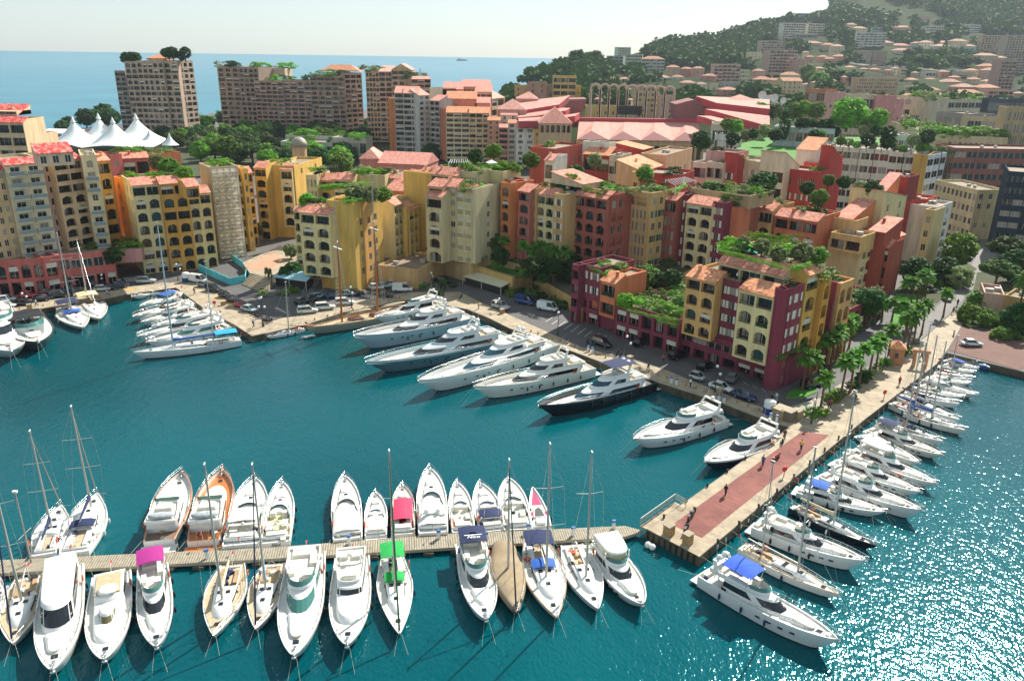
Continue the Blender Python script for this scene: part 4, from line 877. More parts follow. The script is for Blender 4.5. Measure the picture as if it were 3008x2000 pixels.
# viaduct road on the slope
m = M(); vp = [hill_at(*c4(x, y)) for x, y in ((860, 568), (1000, 588), (1200, 600), (1400, 612), (1700, 640), (1900, 648))]; vm = mat('viaduct_concrete', 'a8a088', .85, .2, .1)
for a, b_ in zip(vp, vp[1:]):
 n_d = (b_-a).normalized(); s_ = Vector((n_d.y, -n_d.x, 0))*8; m.face([a+s_+Vector((0, 0, 4)), b_+s_+Vector((0, 0, 4)), b_-s_+Vector((0, 0, 4)), a-s_+Vector((0, 0, 4))], vm); m.face([a+s_, b_+s_, b_+s_+Vector((0, 0, 4)), a+s_+Vector((0, 0, 4))], vm)
tag(m.build('road'), kind='structure')
VS = []
for i in range(16):
 t = i/16*5; k = min(4, int(t)); p = vp[k].lerp(vp[k+1], t-k)+Vector((0, -5, 4.0)); m = M(); c = paint(['d0d0cc', '303438', 'b8bcc0', 'd8d8d4'][i % 4], .3); m.box((0, 0, .7), (4.6, 1.9, .9), c, 0, .95); m.box((-.2, 0, 1.4), (2.6, 1.7, .6), BGLASS, 0, .8, top=c); o = m.build('distant_car'); o.location = p; tag(o, ('white', 'dark', 'silver', 'pale')[i % 4]+' car parked on the hillside viaduct', 'car', 'cars on the viaduct')
# ---- stadium
def stadium():
 o = PD(1850, 440, 400); o.z = 2; r = empty('stadium', o, 0, 'stadium with zigzag pink ribbed roofs and a green arched gallery', 'stadium')
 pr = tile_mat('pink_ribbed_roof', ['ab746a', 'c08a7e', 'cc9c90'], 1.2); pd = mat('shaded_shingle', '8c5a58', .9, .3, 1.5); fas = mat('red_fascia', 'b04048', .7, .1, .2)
 m = M(); rid = [PD(x, y, 425) for x, y in (c3(875, 712), c3(1000, 735), c3(1262, 757), c3(1520, 768), c3(1775, 770), c3(1890, 765))]
 zr = sum(p.z for p in rid)/len(rid); rid = [Vector((p.x, p.y, zr)) for p in rid]
 Vv = [PD(*c3(x, y), 384) for x, y in ((858, 866), (1130, 858), (1400, 905), (1670, 912), (1942, 914))]; ze = min(v.z for v in Vv)
 Vv = [Vector((p.x, p.y, ze)) for p in Vv]; Vv[1].x = (Vv[0].x+Vv[2].x)/2
 xs = [c3(1000, 800), c3(1262, 822), c3(1520, 835), c3(1775, 830)]; Pk = []
 for i in range(4): a, b_ = Vv[i], Vv[i+1]; Pk.append(Vector(((a.x+b_.x)/2, a.y+9, ze+(zr-ze)*.62)))
 for i in range(4):
  a, b_, pk, rg = Vv[i], Vv[i+1], Pk[i], rid[i+1]; ra = (rid[i]+rid[i+1])/2 if i else rid[0]; rb = (rid[i+1]+rid[i+2])/2 if i < 3 else rid[5]
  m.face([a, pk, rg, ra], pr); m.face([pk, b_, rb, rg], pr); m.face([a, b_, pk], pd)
 m.build('roof', r, o); m = M(); a, b_ = rid[0], rid[5]; m.box(((a.x+b_.x)/2, a.y+1, zr+.6), (b_.x-a.x+2, 2.5, 2.2), fas); m.build('fascia', r, o)
 # gallery with green ovals
 w_ = stucco('cbb284'); m = M(); a, b_ = Vv[0], Vv[-1]; zc = ze-.2; zb = 3
 m.box(((a.x+b_.x)/2, a.y+4, (zc-9+zb)/2), (b_.x-a.x, 4, zc-9-zb), w_); m.box(((a.x+b_.x)/2, a.y+3, zc-1.2), (b_.x-a.x, 3, 2.4), w_)
 n = 18; gw = (b_.x-a.x)/n
 for i in range(n+1): m.box((a.x+gw*i, a.y+2.3, zc-5.6), (1.0, 1.6, 6.6), w_)
 m.build('gallery', r, o); gm = mat('bright_green_panel', '58d018', .6)
 for i in range(n):
  if i in (11, 13) or i < 2 or i > 15: continue
  m = M(); c = (a.x+gw*(i+.5), a.y+3.2, zc-5.6); m.face([(c[0]+gw*.42*math.cos(t), c[1], c[2]+2.9*math.sin(t)) for t in [6.283*k/14 for k in range(14)]], gm); m.build('green_panel', r, o)
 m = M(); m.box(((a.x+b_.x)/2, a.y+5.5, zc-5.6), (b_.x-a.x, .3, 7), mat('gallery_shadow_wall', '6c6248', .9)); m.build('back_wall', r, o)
 # stands: raked wedge roofs with red edges
 def wedge(pts, D, th, nm='stand_roof'):
  m = M(); q = [PD(*c3(x, y), d) for (x, y), d in zip(pts, D)]
  if (q[1]-q[0]).cross(q[2]-q[1]).z < 0: q = q[::-1]
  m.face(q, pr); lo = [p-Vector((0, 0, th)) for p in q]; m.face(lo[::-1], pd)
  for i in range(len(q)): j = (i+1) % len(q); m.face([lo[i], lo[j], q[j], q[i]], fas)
  m.build(nm, r, o)
 wedge([(350, 575), (740, 535), (800, 522), (705, 602), (420, 648)], [450, 450, 452, 425, 418], 3)
 wedge([(340, 662), (720, 632), (808, 627), (760, 655), (500, 702), (350, 712)], [425, 425, 427, 412, 408, 408], 3)
 wedge([(355, 715), (760, 692), (882, 672), (840, 700), (520, 745), (360, 745)], [410, 410, 412, 400, 396, 396], 3)
 wedge([(1870, 530), (2050, 590), (2500, 640), (2500, 560), (2100, 540)], [430, 415, 400, 450, 455], 3.5)
 wedge([(1950, 640), (2040, 662), (2500, 790), (2500, 700), (2050, 645)], [408, 400, 378, 395, 408], 3.5)
 wedge([(1880, 698), (1950, 712), (2200, 800), (2260, 760), (2000, 700)], [398, 392, 375, 385, 398], 3)
 m = M()
 for pts, D in (([(740, 640), (800, 560), (940, 555), (860, 800), (800, 800)], 428), ([(1700, 600), (1860, 560), (2060, 650), (1950, 740), (1710, 738)], 425)):
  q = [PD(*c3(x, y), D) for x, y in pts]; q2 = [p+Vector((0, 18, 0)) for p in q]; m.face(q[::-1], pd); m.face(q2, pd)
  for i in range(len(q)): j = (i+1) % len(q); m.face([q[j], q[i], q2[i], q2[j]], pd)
  m.build('stand_underside', r, o); m = M()
 for (x0, x1, y, ax, ay, D) in ((180, 430, 638, 308, 556, 420), (335, 525, 548, 447, 494, 450), (2140, 2420, 575, 2270, 520, 440)):
  a, b_, t = PD(*c3(x0, y), D), PD(*c3(x1, y), D), PD(*c3(ax, ay), D); w2 = (b_.x-a.x); m = M(); q = [(a.x, a.y-5, a.z), (b_.x, a.y-5, a.z), (b_.x, a.y+w2*.7, a.z), (a.x, a.y+w2*.7, a.z)]
  ap = (t.x, a.y+w2*.3, t.z)
  for i in range(4): m.face([q[i], q[(i+1) % 4], ap], pr)
  m.rings([[(x, y_, a.z-14) for x, y_, _ in q], [(x, y_, a.z) for x, y_, _ in q]], stucco('c98a7c'), False, False, sm=False); m.build('pyramid_roof', r, o)
stadium()
b = Bld('square_tower', 'square tan tower with a row of arched windows and a pyramid roof', 'tower'); b.bay(1584, 362, 1680, 364, 30, 2, 18, 'bfa27c', 'Annnn', 6, 'h', side=('Annnn', 'Annnn'), D=(378, 378), rise=7, tile=TILE_P, ns=6); b.done()
B_('yellow and white narrow building left of the square tower', [(1569, 385, 1585, 386, 20, 3, 8, 'e0a830', 'wwwwww', 1, dict(D=(386, 385), roof='f'))])
# arches behind the stadium
def arches():
 xs = [965, 1045, 1118, 1195, 1272, 1355, 1432, 1510, 1588, 1668]; D = 470; am = stucco('cfae98'); o = PD(*c3(965, 708), D); r = empty('arcade_sculpture', o, 0, 'row of nine tall slender pink arches behind the stadium', 'arches')
 for x0, x1 in zip(xs, xs[1:]):
  t = (x0-965)/700; yb = 708+38*t; yt = 428+28*t; a, b_ = PD(*c3(x0, yb), D), PD(*c3(x1, yb), D); top = PD(*c3((x0+x1)/2, yt), D).z; hw = (b_.x-a.x)/2; cx_ = (a.x+b_.x)/2; cz = top-hw
  pts = [(a.x, D, a.z-8), (a.x, D, cz)]+[(cx_-hw*math.cos(q), D, cz+hw*math.sin(q)) for q in [math.pi*i/10 for i in range(1, 10)]]+[(b_.x, D, cz), (b_.x, D, b_.z-8)]; m = M(); m.path(pts, .75, am, 6); m.build('arch', r, o)
arches()
m = M(); a, b_ = PD(*c3(1210, 612), 458), PD(*c3(1408, 690), 458); m.box(((a.x+b_.x)/2, 458, (a.z+b_.z)/2), (b_.x-a.x, 1.2, a.z-b_.z), mat('screen_black', (.008, .01, .016), .3)); r = empty('scoreboard', ((a.x+b_.x)/2, 458, b_.z-6), 0, 'large black scoreboard standing in front of the pink arches', 'scoreboard'); m.build('screen', r, r.location); m = M()
for k in (.2, .8): m.box((a.x+(b_.x-a.x)*k, 459, b_.z-4), (.8, .8, 9), ALUD)
m.build('leg', r, r.location)
# satellite dishes
for i, (x, y, rr) in enumerate(((112, 812, 34), (158, 838, 26), (214, 838, 34), (292, 858, 26), (228, 880, 20))):
 p = PD(*c4(x, y), 470); R_ = rr/2.903*470/FPX*1.0; r = empty('satellite_dish', p-Vector((0, 0, R_+3)), 0, ['leftmost', 'second', 'largest middle', 'rightmost', 'lowest small'][i]+' white satellite dish of the group above the tiled roofs', 'satellite dish'); m = M(); rs = []
 for k in range(5):
  q = k/4; rs.append([(R_*q*math.cos(t), -.4+R_*.35*(1-q*q)*1.0-(R_*.3*math.sin(t)*q*.3), R_+3+R_*q*math.sin(t)) for t in [6.283*j/16 for j in range(16)]])
 m.rings(rs, WHITE, False, False); m.build('dish', r); m = M(); m.tube((0, R_*.3, 0), (0, R_*.3, R_+3), .3, .25, ALUD, 6); m.build('mast', r)
# big white tent
def tent():
 D = 440; pk = [(213, 353, 436, 9), (288, 343, 456, 8), (330, 355, 436, 9.5), (398, 344, 452, 10)]; a, b_ = PD(189, 418, D), PD(458, 422, D); zb = 5.; cx_ = (a.x+b_.x)/2; rx = (b_.x-a.x)/2+1; cy = 444; ry = 22
 P = []
 for x, y, d, s_ in pk: p = PD(x, y, d); P.append((p.x, p.y, p.z, s_))
 tm = mat('tent_fabric', (.76, .79, .77), .6, .08, .15); r = empty('big_top_tent', (cx_, cy, 3), 0, 'big white tent with four pointed peaks beside the leftmost tower', 'tent'); o = Vector((cx_, cy, 3)); m = M(); G = []
 for i in range(41):
  row = []
  for j in range(37):
   u, v = -1+2*i/40, -1+2*j/36; x = cx_+rx*u*math.sqrt(1-v*v*.35); y = cy+ry*v*math.sqrt(1-u*u*.35); e = max(0, 1-max(abs(u), abs(v))**3); z = zb-1.5*(1-e)+3.2*e
   for px_, py_, pz, s_ in P: dd = math.hypot(x-px_, y-py_); z = max(z, 0)+(pz-zb-3.2)*math.exp(-dd/(s_*.55))*.0; z = max(z, zb-1+(pz-zb+1)*math.exp(-dd/(s_*1.05)))
   row.append((x, y, z))
  G.append(row)
 m.rings(G, tm, False, False, False); m.build('canopy', r, o); m = M()
 for px_, py_, pz, s_ in P: m.tube((px_, py_, 3), (px_, py_, pz+.8), .3, .2, ALUD, 6); m.rings([[(px_+q*math.cos(t), py_+q*math.sin(t), zz) for t in [6.283*k/10 for k in range(10)]] for q, zz in ((1.4, pz-1.2), (.8, pz), (.1, pz+2))], tm)
 m.build('peak', r, o)
 for (x, y, wd, yb, lab) in ((436, 382, 44, 412, 'small white peaked tent at the right side of the big one'), (496, 391, 44, 426, 'small separate white peaked tent right of the big one')):
  t = PD(x, y, 415); bb = PD(x, yb, 415).z; hw_ = wd/2*415/FPX; r2 = empty('small_tent', (t.x, t.y, bb), 0, lab, 'tent'); m = M(); H_ = t.z-bb
  m.rings([[(hw_*q*math.cos(a_)*(1.15 if k_i % 3 == 0 else 1), hw_*q*math.sin(a_), H_*zz) for k_i, a_ in enumerate([6.283*k/12 for k in range(12)])] for q, zz in ((1, 0), (.62, .22), (.33, .45), (.14, .72), (.03, 1))], tm); m.build('canopy', r2)
tent()
B_('low white roofed hall left of the tent', [(88, 398, 175, 402, 10, 2, 20, 'c8806c', 'n', 1, dict(D=(470, 470), roof='f'))], name='hall')
m = M(); a = PD(88, 396, 470); b_ = PD(178, 402, 468); m.box(((a.x+b_.x)/2, 480, a.z+1), (b_.x-a.x+3, 26, .8), mat('white_roof', (.72, .72, .7), .6)); r = empty('white_canopy', ((a.x+b_.x)/2, 480, 2), 0, 'flat white canopy roof on the low hall left of the tent', 'canopy roof'); m.build('roof', r, r.location); m = M(); m.box(((a.x+b_.x)/2, 480, a.z-1), (b_.x-a.x, 22, 3.2), stucco('b87c68')); m.build('wall', r, r.location)
# low white building and domed kiosk in the park
B_('low white terraced building in the park before the towers', [(824, 418, 975, 424, 10, 3, 16, 'b8bcae', 'G', 9, dict(D=(420, 418), roof='f', gard=6)), (838, 402, 1000, 404, 12, 3, 12, 'c4c4b4', 'G', 9, dict(D=(436, 434), roof='f', gard=8)), (975, 408, 1075, 410, 11, 3, 12, 'bcb4a4', 'G', 5, dict(D=(420, 418), roof='f', gard=3))], name='pavilion')
p = PD(880, 452, 330); r = empty('domed_kiosk', (p.x, p.y, 2), 0, 'small tan kiosk with a grey dome among the park trees', 'kiosk'); t = PD(880, 408, 330).z; m = M(); m.tube((0, 0, 0), (0, 0, t-5), 3.0, 3.0, stucco('cfa878'), 10); m.build('wall', r); m = M(); m.ball((0, 0, t-5), (3.6, 3.6, 3.8), mat('grey_dome', '8e8a78', .6), 14, 8, 0.); m.build('dome', r)
# ship and sailing boat far out
def far_boat(px, py, D, Ln, lab, sl=False):
 d = ray(px, py); t = D/d[1]; p = Vector((d[0]*t, D, 0)); r = empty('sailing_boat' if sl else 'ship', p, 0, lab, 'boat'); m = M(); hm = mat('far_ship_hull', '6a8a94', .7)
 m.rings([[(-Ln/2, -Ln*.07, 0), (Ln/2*.9, -Ln*.05, 0), (Ln/2*.9, Ln*.05, 0), (-Ln/2, Ln*.07, 0)], [(-Ln/2, -Ln*.08, Ln*.09), (Ln/2, -Ln*.02, Ln*.1), (Ln/2, Ln*.02, Ln*.1), (-Ln/2, Ln*.08, Ln*.09)]], hm if not sl else WHITE, sm=False); m.build('hull', r); m = M()
 if sl: m.face([(0, 0, Ln*.1), (Ln*.4, .1, Ln*.12), (0, 0, Ln*1.4)], WHC); m.face([(-.3, 0, Ln*.1), (-Ln*.4, .1, Ln*.12), (-.3, 0, Ln*1.4)], WHC); m.tube((-.15, 0, 0), (-.15, 0, Ln*1.45), .15, .1, ALUD, 5)
 else: m.box((-Ln*.25, 0, Ln*.14), (Ln*.3, Ln*.1, Ln*.1), hm); m.box((Ln*.1, 0, Ln*.12), (Ln*.4, Ln*.09, Ln*.05), hm)
 m.build('sail' if sl else 'superstructure', r)
WHC = mat('white_canvas', 'dcdcd6', .85, .15, 2, .4, 3)
far_boat(1357, 166, 9000, 125, 'distant grey ship on the horizon'); far_boat(1234, 198, 2300, 16, 'distant white sailing boat out at sea', True)
# hanging lamp poles of the office block, bent over like swans' necks
for i, (x, y, yt) in enumerate(((2418, 540, 415), (2463, 520, 425), (2508, 545, 428), (2552, 545, 430), (2640, 540, 435), (2745, 560, 432), (2765, 560, 436))):
 D = 290 if x < 2500 else (284 if x < 2700 else 276); a = PD(x, y, D-2.5); t = PD(x, yt, D-2.5).z; r = empty('curved_lamp_post', (a.x, a.y, a.z), 0, 'tall dark swan neck lamp post in front of the cream office block', 'lamp post', 'swan neck posts of the offices'); m = M(); hh = t-a.z; pts = [(0, 0, 0), (0, 0, hh-1.6)]+[(1.2-1.2*math.cos(q), 0, hh-1.6+1.6*math.sin(q)) for q in [math.pi*k/8 for k in range(1, 8)]]+[(2.4, 0, hh-2.2)]; m.path(pts, .13, mat('dark_green_post', (.03, .06, .05), .5), 5); m.build('post', r)
# ================================================================ VEGETATION
def quads_mesh(name, ctr, nrm, size, mt, extra=None):
 """many leaf-sized quads: centres, normals, sizes as arrays"""
 n = len(ctr); rng = np.random.default_rng(n)
 nrm = nrm/np.linalg.norm(nrm, axis=1, keepdims=True)
 t = np.cross(nrm, rng.normal(size=(n, 3))); t /= np.linalg.norm(t, axis=1, keepdims=True); b = np.cross(nrm, t)
 s = size[:, None]*.5; a = s*rng.uniform(.6, 1.1, (n, 1))
 V = np.stack([ctr-t*s-b*a*.6, ctr+t*s*.7-b*a, ctr+t*s+b*a*.6, ctr-t*s*.6+b*a], 1).reshape(-1, 3)
 me = bpy.data.meshes.new(name); me.vertices.add(4*n); me.vertices.foreach_set('co', V.astype(np.float32).ravel())
 me.loops.add(4*n); me.loops.foreach_set('vertex_index', np.arange(4*n, dtype=np.int32))
 me.polygons.add(n); me.polygons.foreach_set('loop_start', np.arange(0, 4*n, 4, dtype=np.int32)); me.polygons.foreach_set('loop_total', np.full(n, 4, dtype=np.int32))
 me.materials.append(mt); me.update(calc_edges=True); me.validate(); return me
def crown_pts(nc, nl, shape, seed, rad=.3, size=.12):
 """clumps spread through the crown's volume (unit crown), leaves spread round each clump"""
 rng = np.random.default_rng(seed); P = []; Nn = []; S = []
 for i in range(nc):
  while True:
   p = rng.uniform(-1, 1, 3); r = np.linalg.norm(p)
   if .35 < r < 1: break
  p = p/r*(r**.45)
  if shape == 'umbrella': p = p*np.array([1, 1, .38])+np.array([0, 0, .25*(1-p[0]**2-p[1]**2)])
  elif shape == 'cypress':
   z = rng.uniform(-1, 1); w_ = .26*(1-((z+.15)/1.2)**2)**.7 if abs((z+.15)/1.2) < 1 else .02; a = rng.uniform(0, 6.28); p = np.array([w_*math.cos(a), w_*math.sin(a), z])
  elif shape == 'hedge': p = rng.uniform(-1, 1, 3)
  elif shape == 'column':
   z = rng.uniform(-1, 1); a = rng.uniform(0, 6.28); w_ = .5*(1-z*z*.6); p = np.array([w_*math.cos(a), w_*math.sin(a), z])
  rr = rad*rng.uniform(.6, 1.25)*(.45 if shape == 'cypress' else 1)
  q = rng.normal(size=(nl, 3)); q /= np.linalg.norm(q, axis=1, keepdims=True); k = rng.uniform(.55, 1, (nl, 1))
  q2 = q*k*rr*np.array([1, 1, .75]); P.append(p+q2); Nn.append(q+rng.normal(size=(nl, 3))*.5+np.array([0, 0, .5])); S.append(np.full(nl, size)*rng.uniform(.7, 1.3, nl))
 return np.concatenate(P), np.concatenate(Nn), np.concatenate(S)
L_PINE = leaf_mat('pine_needles', '48622c'); L_BROAD = leaf_mat('broad_leaves', '688f33'); L_BRIGHT = leaf_mat('bright_leaves', '74a832')
L_OLIVE = leaf_mat('olive_leaves', '8b9b66'); L_DARK = leaf_mat('dark_evergreen', '38602c'); L_PALM = leaf_mat('palm_fronds', '62963a', .25); L_BROWN = leaf_mat('bare_brown_twigs', '77603c')
BARK = mat('bark', '5a4636', .95, .4, 3, .6, 9); PBARK = mat('palm_trunk_bark', '6b5240', .95, .4, 4)
VM = {}
def crown(kind, shape, mt, nv, nc, nl, rad, size):
 VM[kind] = [quads_mesh('crown', *crown_pts(nc, nl, shape, hash_(kind)+i, rad, size), mt) for i in range(nv)]
def hash_(s_): return sum(ord(c)*(i+3) for i, c in enumerate(s_))
crown('pine', 'umbrella', L_PINE, 3, 80, 50, .28, .15); crown('round', 'round', L_BROAD, 3, 90, 50, .32, .15); crown('bright', 'round', L_BRIGHT, 2, 90, 50, .32, .15)
crown('olive', 'round', L_OLIVE, 2, 80, 50, .3, .14); crown('dark', 'round', L_DARK, 3, 90, 50, .32, .15); crown('cypress', 'cypress', L_DARK, 2, 90, 30, .3, .08)
crown('hedge', 'hedge', L_BROAD, 2, 60, 30, .35, .13); crown('hedgeb', 'hedge', L_BRIGHT, 2, 60, 30, .35, .13); crown('bushg', 'round', L_BROAD, 2, 26, 26, .42, .2); crown('bushb', 'round', L_BRIGHT, 2, 26, 26, .42, .2)
crown('busho', 'round', L_OLIVE, 2, 26, 26, .42, .18); crown('bushd', 'round', L_DARK, 2, 26, 26, .42, .2); crown('brown', 'round', L_BROWN, 1, 60, 40, .3, .07); crown('column', 'column', L_DARK, 1, 60, 30, .3, .1)
def trunk_mesh(limbs=5, seed=1):
 m = M(); r = random.Random(seed)
 m.tube((0, 0, -.1), (.01, .01, .55), .05, .036, BARK, 7); m.tube((.01, .01, .55), (0, .02, .8), .036, .02, BARK, 6)
 for i in range(limbs):
  a = 2*math.pi*i/limbs+r.random(); z = .4+.06*i; m.tube((.008, .01, z), (.25*math.cos(a), .25*math.sin(a), z+.28), .02, .008, BARK, 5)
 o = m.build('trunk'); me = o.data; bpy.data.objects.remove(o); return me
TRK = [trunk_mesh(5, i) for i in range(2)]
def tree(p, kind, rad, h, label, name='tree', cat='tree', group=None, cz=None, rz=None):
 rt = empty(name, p, R.random()*6.28, label, cat, group)
 inst('trunk', TRK[R.randrange(2)], rt, (0, 0, 0), (0, 0, 0), (h*1.0, h*1.0, h*.95))
 if cz is None: cz = h-(rad*.35 if kind == 'pine' else rad*.8)
 inst('crown', R.choice(VM[kind]), rt, (0, 0, cz), (0, 0, 0), (rad, rad*R.uniform(.85, 1.1), rz or rad*.9)); return rt
def shrub(p, kind, r, label, group, rz=None, name='shrub', cat='shrub', rot=None, ry=None, rx=None):
 o = inst(name, R.choice(VM[kind]), None, (p[0], p[1], p[2]+(rz or r*.75)*.7), (0, 0, R.random()*6.28 if rot is None else rot), (rx or r, ry or r*R.uniform(.8, 1.15), rz or r*.75))
 return tag(o, label, cat, group)
# shrubs of each roof garden
for A, d, inn, Lw, dep, z, rd, n, lab in ROOFG:
 far = A.y > 300; n = max(1, int(n*.6)) if n > 4 else 1
 sh = ' '.join(lab.replace(',', '').split(' ')[:6])
 for wd in (' on a', ' with a', ' with', ' of', ' and', ' a', ' the', ' in front', ' beside', ' behind the', ' behind', ' under', ' in'):
  if sh.endswith(wd): sh = sh[:-len(wd)]
 for i in range(n):
  u = Lw*(i+R.uniform(.25, .75))/n; v = rd+.5+(R.random()**1.5)*max(.2, dep-rd-1.6)
  p = A+d*u+inn*v; p.z = z
  kind = R.choice(['bushg', 'bushg', 'bushb', 'bushd', 'busho']); r = R.uniform(1.0, 2.0)*(1.9 if far else 1)
  shrub(p, kind, r, {'bushg': 'mid green', 'bushb': 'bright green', 'bushd': 'dark green', 'busho': 'grey green'}[kind]+(' large' if r > 1.3 else ' small')+' shrub on the roof of the '+sh, 'shrubs on the roof of the '+sh, rot=math.atan2(d.y, d.x)+R.uniform(-.3, .3), ry=r*.8, rx=r*R.uniform(1.1, 1.9))
# individually placed greenery: (photo x, y of the foot, foot height, kind, radius, height)
def T(px, py, z, kind, rad, h, label, **k): return tree(W(px, py, z), kind, rad, h, label, **k)
def TD(px, py, D, kind, rad, h, label, **k): return tree(PD(px, py, D), kind, rad, h, label, **k)
# crowns seen over the roofs; z is the roof they stand on
for a in [(500, 512, 24.6, 'round', 2.3, 4.0, 'olive green bushy tree on the deep yellow block, behind its tiled roof edge'),
          (465, 500, 24.4, 'olive', 2.3, 3.9, 'large grey green tree at the left of the deep yellow roof garden'),
          (545, 525, 24.4, 'bright', 1.9, 2.8, 'bright green bush tree at the right of the deep yellow roof garden'),
          (1090, 590, 22.6, 'olive', 2.0, 3.2, 'rounded grey green olive tree on the yellow corner block roof'),
          (1045, 585, 22.6, 'olive', 2.2, 3.4, 'widest rounded olive tree on the yellow corner block roof'),
          (1125, 583, 22.4, 'bright', 1.9, 2.6, 'yellow green tree at the right end of the yellow corner roof garden'),
          (905, 606, 20.6, 'bright', 1.8, 2.8, 'bright green rounded tree over the cream front of the yellow corner block'),
          (1450, 470, 27.4, 'round', 2.2, 4.2, 'broad green tree by the white parasol on the olive block'),
          (1398, 478, 27.4, 'dark', 2.0, 3.4, 'dark green tree at the left of the olive block roof garden'),
          (1560, 490, 27.0, 'round', 2.2, 3.6, 'round green tree above the small tiled stair house'),
          (1400, 735, 6.6, 'dark', 2.0, 5, 'dark tree against the foot of the bare olive wall'),
          (1745, 490, 25.8, 'olive', 2.0, 3.5, 'grey green tree on the brick block roof by the red house'),
          (1893, 525, 25, 'round', 2.2, 3.0, 'round green tree in the middle of the long roof garden'),
          (1690, 520, 25, 'dark', 2.4, 2.6, 'dense dark hedge tree on the long roof garden over the brick block'),
          (2225, 560, 23.5, 'dark', 2.6, 3.6, 'dense dark green tree mass on the roof beside the red corner block'),
          (2250, 552, 23.5, 'dark', 2.4, 3.8, 'dark tree mass right of its twin on the roof beside the red block'),
          (2370, 570, 23, 'dark', 1.7, 2.8, 'small dark tree in front of the red corner block'),
          (2402, 612, 21, 'round', 2.0, 4.4, 'upright yellow green tree on the orange terraced block'),
          (2430, 555, 23, 'round', 1.6, 3.6, 'clipped round tree left of the red tower house'),
          (2475, 560, 23, 'dark', 1.7, 3.6, 'clipped dark tree second from the left behind the orange block'),
          (2560, 590, 22, 'dark', 2.2, 4.6, 'spiky dark tree left of the tall red and cream block'),
          (2525, 580, 22, 'olive', 1.8, 4.0, 'pale spiky tree between the dark trees behind the orange block'),
          (2180, 740, 21.8, 'olive', 1.4, 2.8, 'small olive tree at the left end of the penthouse pool'),
          (2236, 752, 21.8, 'olive', 1.5, 3.0, 'olive tree at the right end of the penthouse pool'),
          (2285, 768, 21.8, 'olive', 1.4, 2.4, 'flat topped olive tree on the penthouse garden by the pool'),
          (2355, 770, 21.8, 'olive', 1.9, 3.2, 'broad olive tree at the right corner of the penthouse garden'),
          (2400, 770, 21.6, 'round', 1.6, 2.6, 'leafy shrub tree at the far right of the penthouse garden'),
          (1835, 905, 7.9, 'bright', 1.5, 2.8, 'dense clipped green tree at the left end of the low maroon wing terrace'),
          (1975, 850, 7.9, 'dark', 1.9, 4.2, 'dark tree between the garden palm and the tan corner block'),
          (1660, 860, 1.4, 'dark', 2.4, 7.6, 'dark tree left of the maroon quay house'),
          (1245, 750, 1.6, 'pine', 2.6, 7.5, 'umbrella pine between the cream towers and the olive block'),
          (858, 830, 1.4, 'dark', 2.8, 4.6, 'dark bushy tree under the schooner masts by the awning restaurant'),
          (1060, 800, 3.2, 'dark', 1.4, 3.2, 'small dark tree climbing the yellow wall behind the schooner'),
          (735, 705, 1.4, 'olive', 1.9, 4.4, 'olive tree at the left of the planted square'),
          (772, 700, 1.4, 'olive', 2.0, 4.6, 'olive tree second from the left in the planted square'),
          (815, 690, 1.4, 'olive', 2.0, 4.6, 'olive tree second from the right in the planted square'),
          (855, 760, 3.3, 'olive', 1.8, 3.8, 'lone olive tree beside the pale plaza paving'),
          (845, 680, 1.4, 'dark', 2.4, 4.4, 'dark tree at the back of the planted square'),
          (322, 705, 6, 'round', 2.4, 6.2, 'green tree between the cream tower and the deep yellow block, higher one'),
          (335, 755, 8.2, 'dark', 2.0, 2.2, 'dark shrub tree over the mauve tunnel parapet'),
          (2805, 790, 1.4, 'bright', 4.4, 9.2, 'large dense round green tree beside the road junction'),
          (2770, 830, 1.4, 'dark', 3.2, 6.2, 'dark green tree in front of the big round tree by the road'),
          (2815, 845, 1.4, 'olive', 3.0, 5.0, 'grey green rounded tree beside the curved road'),
          (2680, 850, 1.4, 'dark', 3.4, 7.5, 'dark tree at the foot of the tall red block'),
          (2540, 960, 1.4, 'dark', 2.8, 8.0, 'dark climbing tree between the tan block and the palms'),
          (2980, 830, 1.6, 'dark', 4.2, 7.6, 'broad dark tree at the right edge by the curved stairs'),
          (2920, 850, 1.6, 'pine', 3.6, 6.6, 'spreading pine left of the right edge stairs'),
          (2955, 780, 2, 'pine', 4.6, 6.6, 'spreading dark pine at the right edge below the glass building'),
          (2850, 940, 1.6, 'round', 2.6, 3.2, 'green shrub tree on the roundabout bed near the slipway'),
          (2890, 950, 1.6, 'round', 2.4, 3.0, 'green shrub tree right of its neighbour on the slipway bed'),
          (2990, 970, 1.6, 'dark', 3.4, 5.2, 'dark tree above the slipway at the right edge'),
          (2940, 990, 1.6, 'round', 1.8, 2.0, 'round shrub at the right edge beside the slipway')]:
 T(*a)
for i, (x, y) in enumerate([(1445, 752), (1470, 780), (1510, 745), (1545, 752), (1590, 765), (1620, 780), (1655, 800), (1580, 820), (1625, 835), (1700, 830), (1760, 800), (1900, 850), (1940, 860), (1870, 860), (1960, 820), (2010, 770), (2150, 700), (1690, 800), (1560, 840)]):
 T(x, y, 6.55 if y < 796 else 4.65, R.choice(['dark', 'pine', 'round', 'dark']), R.uniform(1.8, 2.8), R.uniform(4, 6.5), 'shaded tree in the garden '+('below the bare olive wall' if x < 1480 else 'below the brick block' if x < 1700 else 'behind the low maroon wing'), group='shaded garden trees '+('by the olive wall' if x < 1480 else 'by the brick block' if x < 1700 else 'behind the maroon wing'))
